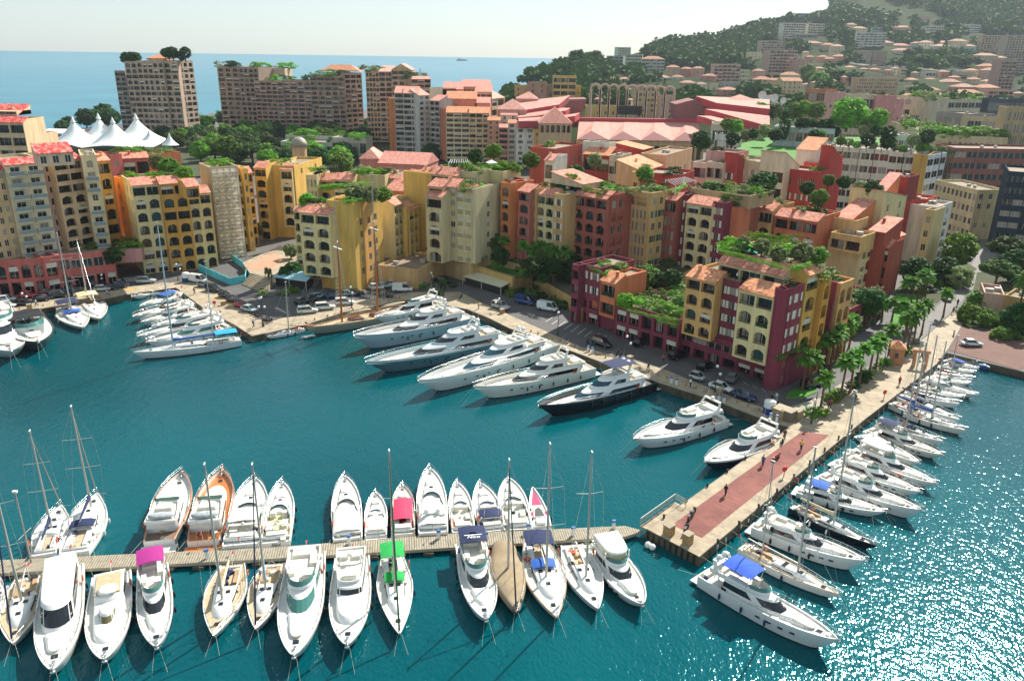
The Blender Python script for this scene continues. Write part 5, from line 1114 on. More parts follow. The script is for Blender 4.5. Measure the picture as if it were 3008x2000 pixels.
# the park between the towers and the quay buildings
reg = [(480, 640, 405, 452), (640, 900, 395, 450), (900, 1060, 405, 470), (1060, 1250, 385, 430), (1250, 1420, 400, 470), (560, 760, 380, 420), (560, 900, 450, 480), (700, 1000, 470, 498), (1000, 1200, 380, 400), (1340, 1480, 440, 470)]
RN = ['right of the white tent', 'before the wide tower complex', 'left of the pink villa', 'behind the pink villa', 'below the cream green shuttered block', 'at the foot of the leftmost tower', 'behind the pale yellow block', 'behind the low cream block', 'at the foot of the orange tower', 'behind the olive block']
for i in range(165):
 x0, x1, y0, y1 = reg[i % len(reg)]; px, py = R.uniform(x0, x1), R.uniform(y0, y1); zz = 3+max(0, (470-py))*.0
 k = R.choice(['pine', 'dark', 'dark', 'round', 'pine', 'olive', 'bright'] if px < 1000 else ['pine', 'dark', 'dark', 'pine', 'round'])
 T(px, py, zz, k, R.uniform(3.4, 6), R.uniform(7, 11), {'pine': 'dark umbrella pine', 'dark': 'dark evergreen tree', 'round': 'mid green tree', 'olive': 'grey green tree', 'bright': 'bright green tree'}[k]+' of the park, '+RN[i % len(reg)], group='park trees '+RN[i % len(reg)])
T(600, 400, 3, 'bright', 5, 10.5, 'vivid green round tree standing out in the park right of the white tent')
T(575, 378, 3, 'brown', 6.5, 10, 'brown nearly leafless tree at the foot of the leftmost tower')
T(815, 372, 3, 'brown', 6, 9, 'brown nearly leafless tree at the foot of the middle towers')
for x, y, r_ in [(255, 372, 6), (285, 366, 5), (310, 362, 7), (330, 372, 6), (205, 385, 4.5), (185, 392, 4)]:
 T(x, y, 3, 'dark', r_, r_*1.9, 'dark tree behind the white tent peaks', group='trees behind the tent')
for x, y in [(372, 182), (384, 183), (396, 182)]: TD(x, y, 495, 'dark', 3.4, 5, 'low dark pine on the left end of the tall tower roof', group='pines on the tall tower, left end')
for x, y, r_, h in [(498, 181, 3.2, 7.4), (511, 181, 3.4, 7.8), (546, 180, 3.3, 7.4), (488, 182, 2.5, 7), (535, 181, 2, 4)]: TD(x, y, 495, 'dark', r_, h, 'umbrella pine on the right end of the tall tower roof', group='pines on the tall tower, right end')
# hedges: dense clipped blocks (px from, px to, z, height, half thickness, kind, label)
def hedge(a, b, z, h, th, kind, label):
 A, B = W(*a, z), W(*b, z); d = B-A; o = inst('hedge', VM[kind][0], None, ((A.x+B.x)/2, (A.y+B.y)/2, z+h/2), (0, 0, math.atan2(d.y, d.x)), (d.length/2, th, h/2)); return tag(o, label, 'hedge')
for a in [((2120, 746), (2322, 796), 21.8, .8, .35, 'hedgeb', 'bright low hedge along the front edge of the penthouse garden'),
          ((2205, 722), (2345, 735), 21.9, 2.6, .9, 'hedgeb', 'tall bright clipped hedge behind the penthouse pool'),
          ((2328, 798), (2385, 782), 21.8, 1.0, .5, 'hedgeb', 'clipped hedge at the right corner of the penthouse garden'),
          ((1845, 915), (1935, 938), 8.1, .6, .35, 'hedge', 'thin green hedge along the low maroon wing parapet'),
          ((1932, 945), (1990, 962), 8.1, 1.6, .6, 'hedge', 'thick dark green hedge block at the right end of the maroon wing terrace'),
          ((1732, 790), (1785, 815), 13.5, .7, .35, 'hedge', 'green hedge edging the maroon quay house terrace'),
          ((1715, 560), (1770, 572), 24.9, 1.0, .6, 'hedgeb', 'clipped hedge over the brick block tiled roof'),
          ((1840, 560), (1950, 558), 24.9, .8, .5, 'hedge', 'long hedge on the roof edge of the tan block with green shutters'),
          ((1905, 470), (1870, 480), 25.6, 1.2, .7, 'hedge', 'short hedge beside the orange tiled house'),
          ((940, 560), (1090, 545), 23, 1.3, 1.0, 'hedgeb', 'long thick bright hedge at the back of the yellow corner roof garden'),
          ((1008, 600), (1075, 590), 22.9, .8, .5, 'hedgeb', 'bright hedge along the yellow wall top behind the masts'),
          ((880, 608), (965, 608), 20.8, .6, .5, 'hedgeb', 'low bright hedge above the cream front with arches'),
          ((1035, 512), (1075, 514), 22.2, 1.4, .7, 'hedge', 'square clipped hedge on the low cream block'),
          ((910, 505), (960, 498), 22.2, 1.2, .8, 'hedgeb', 'yellow green hedge left of the pergola'),
          ((1980, 570), (2015, 545), 24, 1.0, .8, 'hedgeb', 'rounded bright hedge above the brick and maroon bays'),
          ((2100, 560), (2146, 585), 23.8, 1.6, .9, 'hedgeb', 'rounded bright hedge above the cream block with black arches'),
          ((1545, 835), (1640, 870), 1.4, 1.4, 1.2, 'hedge', 'clipped hedge bed behind the two parked vans'),
          ((2285, 1060), (2375, 1010), 6.8, 1.2, .8, 'hedge', 'dark hanging planting on the maroon corner ledge')]:
 hedge(*a)
# cypress pair by the steps
for x, y, l in [(786, 835, 'left'), (796, 838, 'right')]: shrub(W(x, y, 1.4), 'column', 1.0, l+' one of the two dark column cypresses by the wide steps', None, rz=2.4, name='cypress', cat='tree')
# ---- palms
def frond_mesh(seed, n=48, Lf=2.25, droop=1.05, wid=.58):
 m = M(); r = random.Random(seed)
 for i in range(n):
  a = i*2.399+r.random()*.3; e = math.radians(r.uniform(-35, 70)); ln = Lf*r.uniform(.8, 1.1); pts = []
  for k in range(5):
   t = k/4; x = ln*t*math.cos(e)*(1-.15*t); z = ln*t*math.sin(e)-droop*ln*.35*t*t; pts.append((x, z))
  ca, sa = math.cos(a), math.sin(a)
  for k in range(4):
   w0 = wid*(0.12, .75, 1., .8, .12)[k]; w1 = wid*(0.12, .75, 1., .8, .12)[k+1]
   (x0, z0), (x1, z1) = pts[k], pts[k+1]
   for sg in (-1, 1):
    P = [(x0, 0, z0), (x1, 0, z1), (x1+.1, sg*w1*.7, z1-w1*.25), (x0+.1, sg*w0*.7, z0-w0*.25)]
    m.face([(p[0]*ca-p[1]*sa, p[0]*sa+p[1]*ca, p[2]) for p in (P if sg > 0 else P[::-1])], L_PALM)
 m.ball((0, 0, -.25), (.3, .3, .45), PBARK, 6, 4)
 o = m.build('crown'); me = o.data; bpy.data.objects.remove(o); return me
PF = [frond_mesh(i) for i in range(4)]; PF2 = [frond_mesh(9, 64, 3.0, 1.5, .5)]
def ptrunk():
 m = M(); m.rings([[(r*math.cos(t)+ox, r*math.sin(t), z) for t in [6.283*i/8 for i in range(8)]] for z, r, ox in [(0, .26, 0), (.05, .2, 0), (.4, .16, .05), (.8, .15, .12), (1, .16, .1)]], PBARK)
 o = m.build('trunk'); me = o.data; bpy.data.objects.remove(o); return me
PT = ptrunk()
def palm(bx, by, cy, label, z=1.4, big=False, group=None, s=1.):
 p = W(bx, by, z); h = max(2.5, zat(cy, p)-z)
 rt = empty('palm_tree', p, R.random()*6.28, label, 'palm tree', group)
 inst('trunk', PT, rt, (0, 0, 0), (0, 0, 0), (1.15, 1.15, h)); inst('crown', (PF2 if big else R.choice(PF)) [0] if big else R.choice(PF), rt, (.1, 0, h), (0, 0, R.random()*6), (s, s, s))
 return rt
F_ = lambda x, y: (2200+x/2.903, 800+y/2.903)
PL = [(605, 1190, 880, 'palm standing alone in the round bed by the quay corner'), (455, 1005, 690, 'palm on the small lawn at the maroon corner, nearer one'), (515, 985, 700, 'palm on the small lawn at the maroon corner, farther one'),
 (775, 1085, 740, 'first palm of the promenade row, nearest the round bed'), (862, 1020, 700, 'second palm of the promenade row'), (935, 970, 640, 'third palm of the promenade row'), (1020, 885, 600, 'fourth palm of the promenade row'),
 (1075, 850, 560, 'fifth palm of the promenade row'), (1175, 780, 470, 'palm just left of the stone gate house'), (1310, 655, 370, 'palm right of the stone gate house, first'), (1350, 650, 350, 'palm right of the stone gate house, second'),
 (1400, 610, 300, 'palm right of the stone gate house, third'), (1470, 530, 260, 'tall palm at the end of the promenade bed'), (1655, 380, 160, 'palm in front of the white car at the junction'),
 (605, 850, 560, 'palm against the arcade, left of a close trio'), (650, 800, 530, 'palm against the arcade, in a close trio'), (690, 830, 540, 'palm against the arcade, right of a close trio'), (735, 780, 480, 'palm against the arcade behind the trio'), (805, 690, 420, 'palm against the arcade at the yellow block, left'), (850, 650, 390, 'palm against the arcade at the yellow block, right'),
 (1130, 420, 250, 'palm left of the long lawn, lowest'), (1215, 420, 240, 'palm left of the long lawn, middle'), (1285, 480, 260, 'palm on the long lawn, front'), (1325, 280, 60, 'palm behind the long lawn, left'), (1375, 290, 70, 'palm behind the long lawn, centre'), (1430, 260, 20, 'palm behind the long lawn, right'), (1470, 250, 0, 'tallest palm behind the long lawn'), (1500, 230, 10, 'palm behind the long lawn, farthest right'),
 (1340, 530, 400, 'short palm between the gate house and the lawn'), (1375, 470, 290, 'palm at the right side of the long lawn')]
for x, y, c, l in PL:
 bx, by = F_(x, y); palm(bx, by, 800+c/2.903+4, l)
palm(2855, 925, 868, 'bushy date palm on the bed near the slipway', big=True); palm(2982, 960, 812, 'tall palm at the right edge above the slipway', big=True); palm(2998, 975, 850, 'shorter palm at the right edge above the slipway')
palm(1985, 905, 836, 'yellow green date palm in the garden behind the low maroon wing', z=4, big=True)
for x, y, c in [(1480, 770, 705), (1535, 790, 720), (1560, 800, 735), (1590, 800, 722), (1625, 800, 735), (1660, 790, 735)]: palm(x, y, c, 'dark palm in the shaded garden below the brick block', z=6.6, group='palms of the shaded garden')
for x, y, c in [(600, 385, 348), (623, 385, 350), (650, 384, 335), (668, 384, 338), (645, 380, 345), (100, 420, 390), (165, 410, 388)]: palm(x, y, c, 'distant palm near the foot of the sea towers', z=3, group='distant palms by the sea towers', s=2)
palm(2325, 355, 318, 'tall thin palm below the satellite dishes', z=8, s=2)
# low planting in beds
for (x0, y0), (x1, y1), n, lab in [((2440, 1180), (2590, 1080), 26, 'promenade palm bed'), ((2600, 1075), (2690, 1010), 18, 'gate house bed'), ((2380, 1222), (2415, 1215), 8, 'round palm bed'), ((1400, 760), (1620, 830), 26, 'shaded garden'),
 ((1300, 930-60), (1450, 905-10), 0, ''), ((770, 905-40), (880, 900-40), 14, 'bed by the wide steps'), ((1180, 818), (1290, 862), 16, 'restaurant terrace'), ((2830, 960), (2910, 940), 22, 'slipway bed'), ((2930, 950), (3000, 1000), 22, 'right edge garden'),
 ((2660, 880), (2760, 830), 26, 'bed behind the lawn'), ((2480, 1000), (2620, 900), 22, 'arcade planting'), ((1840, 880), (1960, 900), 16, 'maroon wing garden'), ((2720, 840), (2860, 810), 20, 'bed beside the road')]:
 for i in range(int(n*.5)):
  t = R.random(); p = W(x0+(x1-x0)*t+R.uniform(-8, 8), y0+(y1-y0)*t+R.uniform(-5, 5), 1.4 if 'wing' not in lab and 'shaded' not in lab else (7.9 if 'wing' in lab else 6.6))
  kd = R.choice(['bushg', 'bushd', 'bushg', 'busho', 'bushb']); shrub(p, kd, R.uniform(.7, 1.3), {'bushg': 'mid green', 'bushb': 'bright green', 'bushd': 'dark green', 'busho': 'grey green'}[kd]+' low shrub in the '+lab, 'shrubs of the '+lab)
# ---- the wooded hill, one mass
rng = np.random.default_rng(5); CC = []; NN = []; SS = []
base, bn, bs = crown_pts(14, 8, 'round', 3, .45, .42)
for i in range(7500):
 px = 1500+(3200-1500)*rng.random(); s_ = rng.uniform(0, 3.05)
 if px < 1600 and s_ > 3: continue
 p, py = hillpt(px, s_)
 if px > 2450 and s_ > 3.35 and rng.random() < .3: continue
 if any(x0-7 < px < x1+7 and yt < py < yb+20 for x0, x1, yt, yb in HB): continue
 r_ = rng.uniform(4, 8.5)*(1+.15*s_); a = rng.uniform(0, 6.28); ca, sa = math.cos(a), math.sin(a)
 q = base@np.array([[ca, sa, 0], [-sa, ca, 0], [0, 0, 1]]); k = rng.permutation(len(q))[:80]
 CC.append(q[k]*np.array([r_, r_, r_*.85])+np.array([p.x, p.y, p.z+r_*.35])); NN.append(bn[k]); SS.append(bs[k]*r_)
for i in range(1500):
 px = rng.uniform(2430, 3150); p, py = hillpt(px, rng.uniform(3.05, 4)); r_ = rng.uniform(6, 11)
 if (math.sin(p.x*.02)+math.sin(p.z*.05+p.x*.01)) > .9: continue
 k = rng.permutation(len(base))[:60]; CC.append(base[k]*r_+np.array([p.x, p.y-4, p.z+2])); NN.append(bn[k]); SS.append(bs[k]*r_)
hw = quads_mesh('hillside_woods', np.concatenate(CC), np.concatenate(NN), np.concatenate(SS), leaf_mat('hill_woods_leaves', '3a5424', tr=.12, spec=.03))
o = bpy.data.objects.new('hillside_woods', hw); C.objects.link(o); tag(o, 'mass of dark green trees covering the hillside between the houses', 'woodland', kind='stuff')
# trees of the office roof garden and the middle distance
OG = [(2390, 415, 'dark', 2.0), (2408, 412, 'round', 1.8), (2445, 408, 'dark', 2.6), (2468, 430, 'round', 1.8), (2492, 432, 'olive', 1.5), (2515, 438, 'bright', 1.3), (2545, 432, 'dark', 2.3), (2563, 440, 'olive', 1.4), (2605, 440, 'dark', 2.6), (2627, 446, 'olive', 1.4), (2650, 450, 'bright', 1.4), (2706, 452, 'bright', 2.1), (2735, 452, 'olive', 1.5), (2765, 454, 'olive', 1.5), (2300, 405, 'cypress', 6), (2275, 415, 'dark', 2.2), (2245, 402, 'olive', 2.6), (2210, 410, 'dark', 2), (2190, 415, 'olive', 2), (2350, 378, 'dark', 2.2), (2365, 378, 'dark', 2.2), (2387, 380, 'dark', 2.2), (2412, 384, 'dark', 2.4), (2428, 384, 'dark', 2.4), (2486, 380, 'bright', 6.2), (2540, 375, 'dark', 3.5), (2558, 372, 'dark', 3.5), (2575, 378, 'bright', 4), (2480, 350, 'bright', 4), (2355, 345, 'bright', 4), (2395, 350, 'round', 4.2), (2330, 352, 'round', 4), (2230, 345, 'bright', 3.6), (2250, 352, 'dark', 3.6), (2210, 360, 'round', 4), (2270, 350, 'olive', 4), (2535, 400, 'olive', 2.2), (2570, 402, 'dark', 2.4), (2605, 415, 'dark', 2.6), (2720, 425, 'dark', 2.6), (2680, 430, 'olive', 2.2), (2160, 395, 'bright', 3), (2135, 385, 'bright', 2.6), (2150, 430, 'dark', 2.4), (2060, 440, 'dark', 3.4)]
nmz = {'dark': 'dark green', 'round': 'mid green', 'olive': 'grey green', 'bright': 'bright green', 'cypress': 'tall dark conical'}
for i, (x, y, k, r_) in enumerate(OG):
 D = {True: 296 if x < 2500 else 292}[True] if y > 408 else (350 if y > 375 else 420)
 hh = r_*1.9; lab = nmz[k]+(' large' if r_ > 3 else ' small')+(' tree at the front of the office roof garden' if y > 408 else ' tree at the back of the office roof garden' if y > 375 else ' tree behind the office roof garden')
 p = PD(x, y, D)
 if k == 'cypress': o = empty('conifer', p, 0, lab, 'tree'); inst('trunk', TRK[0], o, (0, 0, 0), (0, 0, 0), (8, 8, 8)); inst('crown', VM['cypress'][0], o, (0, 0, 6), (0, 0, 0), (7, 7, 6.2)); continue
 tree(p, k, r_, hh, lab, group='trees of the office roofs, '+nmz[k]+(' front' if y > 408 else ' back' if y > 375 else ' behind'))
# cypresses and larger single trees on the slope
for i, (x, y) in enumerate([(1575, 380), (1590, 385), (1905, 270), (1925, 262), (1945, 262), (2110, 230), (2095, 235), (800, 380), (820, 385), (1370, 265), (2100, 255), (1640, 480)]):
 p = hill_at(2200+x/2.903, y/2.903); o = inst('cypress', VM['cypress'][i % 2], None, p+Vector((0, -6, 9)), (0, 0, i), (11, 11, 11)); tag(o, 'dark narrow cypress standing on the upper slope', 'tree', 'cypresses on the slope')
for i in range(26):
 x, y = R.uniform(1130, 1940), R.uniform(480, 590)
 if i > 15: x, y = R.uniform(480, 900), R.uniform(650, 760)
 p = hill_at(2200+x/2.903, y/2.903); tree(p+Vector((0, -3, -2)), R.choice(['dark', 'pine', 'round']), R.uniform(6, 9), R.uniform(12, 16), 'large tree on the slope above the viaduct' if i <= 15 else 'large tree on the slope above the orange banded office', group='slope trees above the viaduct' if i <= 15 else 'slope trees above the offices')
for i, (x, y, r_) in enumerate([(1590, 228, 9), (1618, 222, 6), (1700, 195, 12), (1745, 185, 11), (1760, 178, 8), (1680, 215, 8), (1645, 222, 7), (1720, 215, 9), (1775, 230, 9), (1735, 235, 8)]):
 p = hill_at(x, y+6); tree(p, 'dark', r_, r_*1.5, 'rounded dark tree on the low wooded point by the sea', group='trees on the wooded point')
# ================================================================ BOATS   (local: x from stern to bow, z = 0 at the water)
TEAK = mat('teak_deck', 'a88a64', .7, .2, 2); TEAKO = mat('varnished_teak', 'c4702c', .4, .2, 2, coat=.4); TEAKP = mat('weathered_teak', 'b5a283', .8, .2, 2)
NAVY = mat('navy_canvas', '16264f', .85, .2, 2); DECKW = mat('deck_white', (.60, .60, .56), .45, .1, 1.2); DECKC = mat('deck_cream', (.70, .66, .56), .5, .1, 1.2)
CUSH = mat('pale_cushion', (.70, .67, .58), .8, .1, 3); GEARO = paint('c85a2c', .6); FLAGR = paint('b02a34', .7); BOOT = mat('boot_stripe_navy', (.01, .015, .04), .4); GREENG = mat('green_tint_glass', (.05, .17, .15), .08, spec=.6)
BLUEF = mat('blue_fender', '1c2c5c', .5); ALUD = mat('bare_mast', (.34, .33, .29), .45, metal=.3); WOODM = mat('varnished_spar', 'a85f22', .45, coat=.4)
def hb(t, B, ts=.9, tm=.45, p=2.2, q=.85): return B/2*(ts+(1-ts)*min(1, t/.35))*((1-((t-tm)/(1-tm))**p)**q if t > tm else 1)
def plan(x0, x1, hw, nose, fw=.9, ns=6, na=9):
 s = [(x0+(x1-nose-x0)*i/ns, hw*(1-(1-fw)*(i/ns)**2)) for i in range(ns+1)]; h = hw*fw; P = [(x, -y) for x, y in s]
 for i in range(1, na):
  a = -math.pi/2+math.pi*i/na; P.append((x1-nose+nose*math.cos(a), h*math.sin(a)))
 return P+[(x, y) for x, y in reversed(s)]
class Boat:
 def __init__(s, label, bow, stern, fb, fs, cat='boat', group=None, name='motor_yacht', L=None):
  b = W(*bow, fb); a = W(*stern, fs); b.z = a.z = 0; d = b-a; s.L = L or d.length
  if L: a = b-d.normalized()*L
  s.root = empty(name, a, math.atan2(d.y, d.x), label, cat, group); s.fb = fb; s.fs = fs; s.D = (a.y+b.y)/2; s.p = a
 def part(s, name, m, par=None): return m.build(name, par or s.root)
 def hull(s, B, mt=None, boot=BOOT, deck=DECKW, ts=.9, tm=.45, p=2.2, q=.85, rake=.1, bul=.12, cap=None, low=None, flare=.8, stripe=None):
  L, fs, fb = s.L, s.fs, s.fb; s.B = B; n = 16; mt = mt or WHITE
  s.ty = lambda t: hb(t, B, ts, tm, p, q); s.tz = lambda t: fs+(fb-fs)*t**1.7
  rs = {k: [] for k in range(5)}; R0 = []; R1 = []; R2 = []
  for i in range(n+1):
   t = i/n; t = 1-(1-t)**1.25; y = max(.03, s.ty(t)); z = s.tz(t); x = t*L
   sh = 1-rake*t**5; shm = 1-rake*.45*t**5; fl = 1-(1-flare)*min(1, max(0, t-.2)*1.6)-.25*max(0, t-.6)
   yw = max(.01, y*fl*.96); xw = x*sh
   R0.append([(xw, -yw, .14), (xw, -yw*.8, -.4), (xw, yw*.8, -.4), (xw, yw, .14)])
   zm = z*.5; xm = x*shm; ym = (yw+y)/2*1.02; zk = z*.86; yk = y*1.01; xk = x*(1-rake*.1*t**5)
   R1.append(((xw, yw, .14), (xm, ym, zm), (xk, yk, zk), (x, y, z)))
  m = M(); m.rings(R0, boot, True, True, closed=False)
  for sg in (-1, 1):
   rr = [[(a[0], a[1]*sg, a[2]) for a in r] for r in R1]
   if sg < 0: rr = [r[::-1] for r in rr]
   if stripe:
    m.rings([[r[k] for k in ((0, 1, 2) if sg > 0 else (1, 2, 3))] for r in rr], low or mt, False, False, closed=False)
    m.rings([[r[k] for k in ((2, 3) if sg > 0 else (0, 1))] for r in rr], mt, False, False, closed=False)
   else: m.rings(rr, low or mt, False, False, closed=False)
  tr = [(a[0], -a[1], a[2]) for a in R1[0]][::-1]+list(R1[0]); m.face(tr[::-1], mt)
  # bulwark rim and inner face
  dk = []
  for i in range(n+1):
   t = 1-(1-i/n)**1.25; y = max(.03, s.ty(t)); yi = max(.01, y-.13); z = s.tz(t); x = t*L-(.12 if i == n else 0)
   dk.append((x, y, yi, z))
  for sg in (-1, 1):
   A_ = [[(x, y*sg, z) for x, y, yi, z in dk], [(x, y*sg, z+.05) for x, y, yi, z in dk], [(x, yi*sg, z+.05) for x, y, yi, z in dk], [(x, yi*sg, z-bul) for x, y, yi, z in dk]]
   if sg < 0: A_ = A_[::-1]
   m.rings([A_[0], A_[1]] if sg > 0 else [A_[2], A_[3]], cap or mt, False, False, closed=False); m.rings([A_[1], A_[2]], cap or mt, False, False, closed=False)
   m.rings([A_[2], A_[3]] if sg > 0 else [A_[0], A_[1]], mt, False, False, closed=False)
  s.part('hull', m); m = M()
  for (x0, y0, i0, z0), (x1, y1, i1, z1) in zip(dk, dk[1:]): m.face([(x0, -i0, z0-bul), (x1, -i1, z1-bul), (x1, i1, z1-bul), (x0, i0, z0-bul)], deck)
  s.part('deck', m); s.bul = bul
 def dz(s, x): return s.tz(min(1, max(0, x/s.L)))-s.bul
 def tier(s, x0, x1, hw, z0, z1, nose, fr=1., tail=.3, inset=.25, mt=None, fw=.85, win=(.4, .85), ws=True, sw=(.15, .95), roofmt=None, glass=None, name='cabin', over=0., wsmt=None):
  b = plan(x0, x1, hw, nose, fw); t = plan(x0+tail, x1-fr, hw-inset, nose*.8, fw); n = len(b); mt = mt or WHITE
  m = M(); B_r = [(x, y, z0-.5) for x, y in b]; B1 = [(x, y, z0) for x, y in b]; T1 = [(x, y, z1) for x, y in t]
  cxm = (x0+x1)/2; ins = lambda P, k, z: [(cxm+(x-cxm)*k, y*k, z) for x, y, _ in P]
  m.rings([B_r, B1, T1, ins(T1, .93, z1+.07), ins(T1, .6, z1+.13)], mt, False, True, sm=True)
  c = s.part(name, m); g = glass or BGLASS; s.top = z1+.13
  def band(i0, i1, f0, f1, nm, mm, off=.035):
   w_ = M(); pts = []
   for i in range(i0, i1+1):
    P0 = Vector(B1[i]); P1 = Vector(T1[i]); o = Vector((P0.x-cxm if not 6 < i < n-7 else (P0.x-(x1-nose))*2, P0.y, 0)); o = Vector((0, 1 if P0.y > 0 else -1, 0)) if not 6 < i < n-7 else o.normalized()
    f0_ = f0; f1_ = f1
    pts.append([P0.lerp(P1, f0_)+o*off, P0.lerp(P1, f1_)+o*off])
   for (a, b_), (c_, d_) in zip(pts, pts[1:]): w_.face([a, c_, d_, b_], mm, True)
   w_.build(nm, c)
  if ws:
   band(7, n-8, win[0], win[1], 'windshield', wsmt or g)
   if ws == 2:
    mu = M()
    for i in ((n-1)//2-2, (n-1)//2+3): mu.tube(Vector(B1[i]).lerp(Vector(T1[i]), win[0])+Vector((.06, 0, 0)), Vector(B1[i]).lerp(Vector(T1[i]), win[1])+Vector((.06, 0, 0)), .05, .05, mt, 4)
    mu.build('window_frame', c)
  if sw:
   a, e = int(sw[0]*6), int(round(sw[1]*6)); band(a, e, win[0], win[1], 'side_window', g); band(n-1-e, n-1-a, win[0], win[1], 'side_window', g)
  return c
 def well(s, x0, x1, hw, z0, h, nose, mt=None, floor=None, name='flybridge', fw=.8, lean=.1, fh=.15, th=.12):
  b = plan(x0, x1, hw, nose, fw); t = plan(x0, x1+lean, hw+lean*.5, nose, fw); it = plan(x0+th, x1+lean-th, hw+lean*.5-th, max(.1, nose-th), fw); ib = plan(x0+th, x1-th, hw-th, max(.1, nose-th), fw)
  m = M(); m.rings([[(x, y, z0) for x, y in b], [(x, y, z0+h) for x, y in t], [(x, y, z0+h) for x, y in it], [(x, y, z0+fh) for x, y in ib]], mt or WHITE, False, False)
  m.face([(x, y, z0+fh) for x, y in ib], floor or mt or WHITE); return s.part(name, m)
 def seats(s, L_, mt=None, par=None):
  for (x, y, z, sx, sy, sz) in L_:
   m = M(); m.box((x, y, z+sz/2), (sx, sy, sz), mt or CUSH, 0, .92); s.part('seat', m, par)
 def rail(s, t0=.45, h=.65, n=9, mt=None, both=True, name='bow_rail'):
  m = M(); mt = mt or CHROME
  for sg in (-1, 1):
   pts = []
   for i in range(n+1):
    t = t0+(1-t0)*i/n; x = t*s.L+(.25 if i == n else 0); y = max(0, s.ty(t)-.08)*sg; z = s.tz(t)+.04; hh = h*min(1, .35+i*.4); pts.append(((x, y, z), (x, y*(.98), z+hh)))
   m.path([p[1] for p in pts], .024, mt); m.path([((a[0]+b[0])/2, (a[1]+b[1])/2, (a[2]+b[2])/2) for a, b in pts], .018, mt, 3)
   for a, b in pts: m.tube(a, b, .02, .02, mt, 3)
  s.part(name, m)
 def platform(s, d=1., mt=None, z=.35, w=.85):
  m = M(); m.box((-d/2+.05, 0, z), (d, s.B*w, .14), mt or DECKW); s.part('swim_platform', m)
 def hatch(s, L_, mt=None, sz=.5):
  for x, y in L_:
   m = M(); z = s.dz(x) if not isinstance(x, tuple) else 0; m.box((x, y, z+.05), (sz, sz, .1), mt or BGLASS); s.part('hatch', m)
 def hatchz(s, L_, sz=.5, mt=None):
  for x, y, z in L_: m = M(); m.box((x, y, z+.03), (sz, sz, .08), mt or BGLASS); s.part('hatch', m)
 def windlass(s):
  m = M(); x = s.L*.93; z = s.dz(x); m.box((x, 0, z+.12), (.45, .3, .24), CHROME); m.tube((x, 0, z+.05), (s.L+.12, 0, s.fb+.04), .06, .05, CHROME); m.ball((s.L+.1, 0, s.fb-.15), (.12, .3, .2), CHROME, 6, 4); s.part('anchor', m)
 def sunpad(s, x0, x1, w, mt=None, dz=0):
  m = M(); b = plan(x0, x1, w/2, (x1-x0)*.3, .8, 3, 6); z = s.dz((x0+x1)/2)+dz; m.rings([[(x, y, z) for x, y in b], [(x, y, z+.18) for x, y in b]], mt or CUSH); s.part('sun_pad', m)
 def arch(s, x, z, w, h, lean=-.6, domes=((0, .32),), mt=None, th=.35):
  m = M(); mt = mt or WHITE
  for sg in (-1, 1): m.rings([[(x-th, sg*w/2-.06, z), (x+th*.6, sg*w/2-.06, z), (x+th*.6, sg*w/2+.06, z), (x-th, sg*w/2+.06, z)], [(x+lean-th*.7, sg*w*.42-.06, z+h), (x+lean+th*.4, sg*w*.42-.06, z+h), (x+lean+th*.4, sg*w*.42+.06, z+h), (x+lean-th*.7, sg*w*.42+.06, z+h)]], mt, sm=False)
  m.box((x+lean-.05, 0, z+h), (th*1.3, w*.88, .14), mt); a = s.part('radar_arch', m)
  for y, r in domes:
   m = M(); m.ball((x+lean, y, z+h+r*.8), (r, r, r*.85), WHITE, 10, 6); m.build('radome', a)
  m = M()
  for y in (-w*.3, w*.3): m.tube((x+lean, y, z+h), (x+lean-.3, y, z+h+2.0), .025, .012, WHITE, 4)
  m.build('antenna', a)
 def bimini(s, x0, x1, w, z, mt, h=.22, zb=None, name='canopy'):
  m = M(); nx, ny = 5, 6; G = []
  for k in (0, 1):
   G.append([[(x0+(x1-x0)*i/nx, -w/2+w*j/ny, z-k*.05+h*math.sin(math.pi*j/ny)*(.75+.25*math.sin(math.pi*i/nx))-(.05 if i in (0, nx) else 0)) for j in range(ny+1)] for i in range(nx+1)])
  m.rings(G[0], mt, False, False, False); m.rings([r[::-1] for r in G[1]], mt, False, False, False)
  for e in (0, nx): m.rings([G[0][e], G[1][e]], mt, False, False, False)
  for j in (0, ny): m.rings([[r[j] for r in G[0]], [r[j] for r in G[1]]], mt, False, False, False)
  c = s.part(name, m); m = M()
  if zb is not None:
   for x in (x0+.15, x1-.15):
    for y in (-w/2+.04, w/2-.04): m.tube((x+(.3 if x < (x0+x1)/2 else -.3), y, zb), (x, y, z), .025, .025, CHROME, 4)
   m.build('canopy_frame', c)
 def hardtop(s, x0, x1, w, z, zb, mt=None, nose=None, glass=None):
  m = M(); b = plan(x0, x1, w/2, nose or (x1-x0)*.3, .88, 4, 7); cxm = (x0+x1)/2
  m.rings([[(x, y, z) for x, y in b], [(x, y, z+.14) for x, y in b], [(cxm+(x-cxm)*.9, y*.9, z+.2) for x, y in b]], mt or WHITE); c = s.part('hardtop', m); m = M()
  for x in (x0+.2, x1-.7):
   for sg in (-1, 1): m.box((x, sg*(w/2-.12), (z+zb)/2), (.25, .08, z-zb), mt or WHITE)
  m.build('hardtop_pillar', c)
  if glass:
   b = plan(x0+.4, x1-.25, w/2-.08, (nose or (x1-x0)*.3)*.9, .88, 4, 7); m = M(); m.rings([[(x+.25, y, zb) for x, y in b], [(x, y, z) for x, y in b]], glass, False, False); m.build('window_enclosure', c)
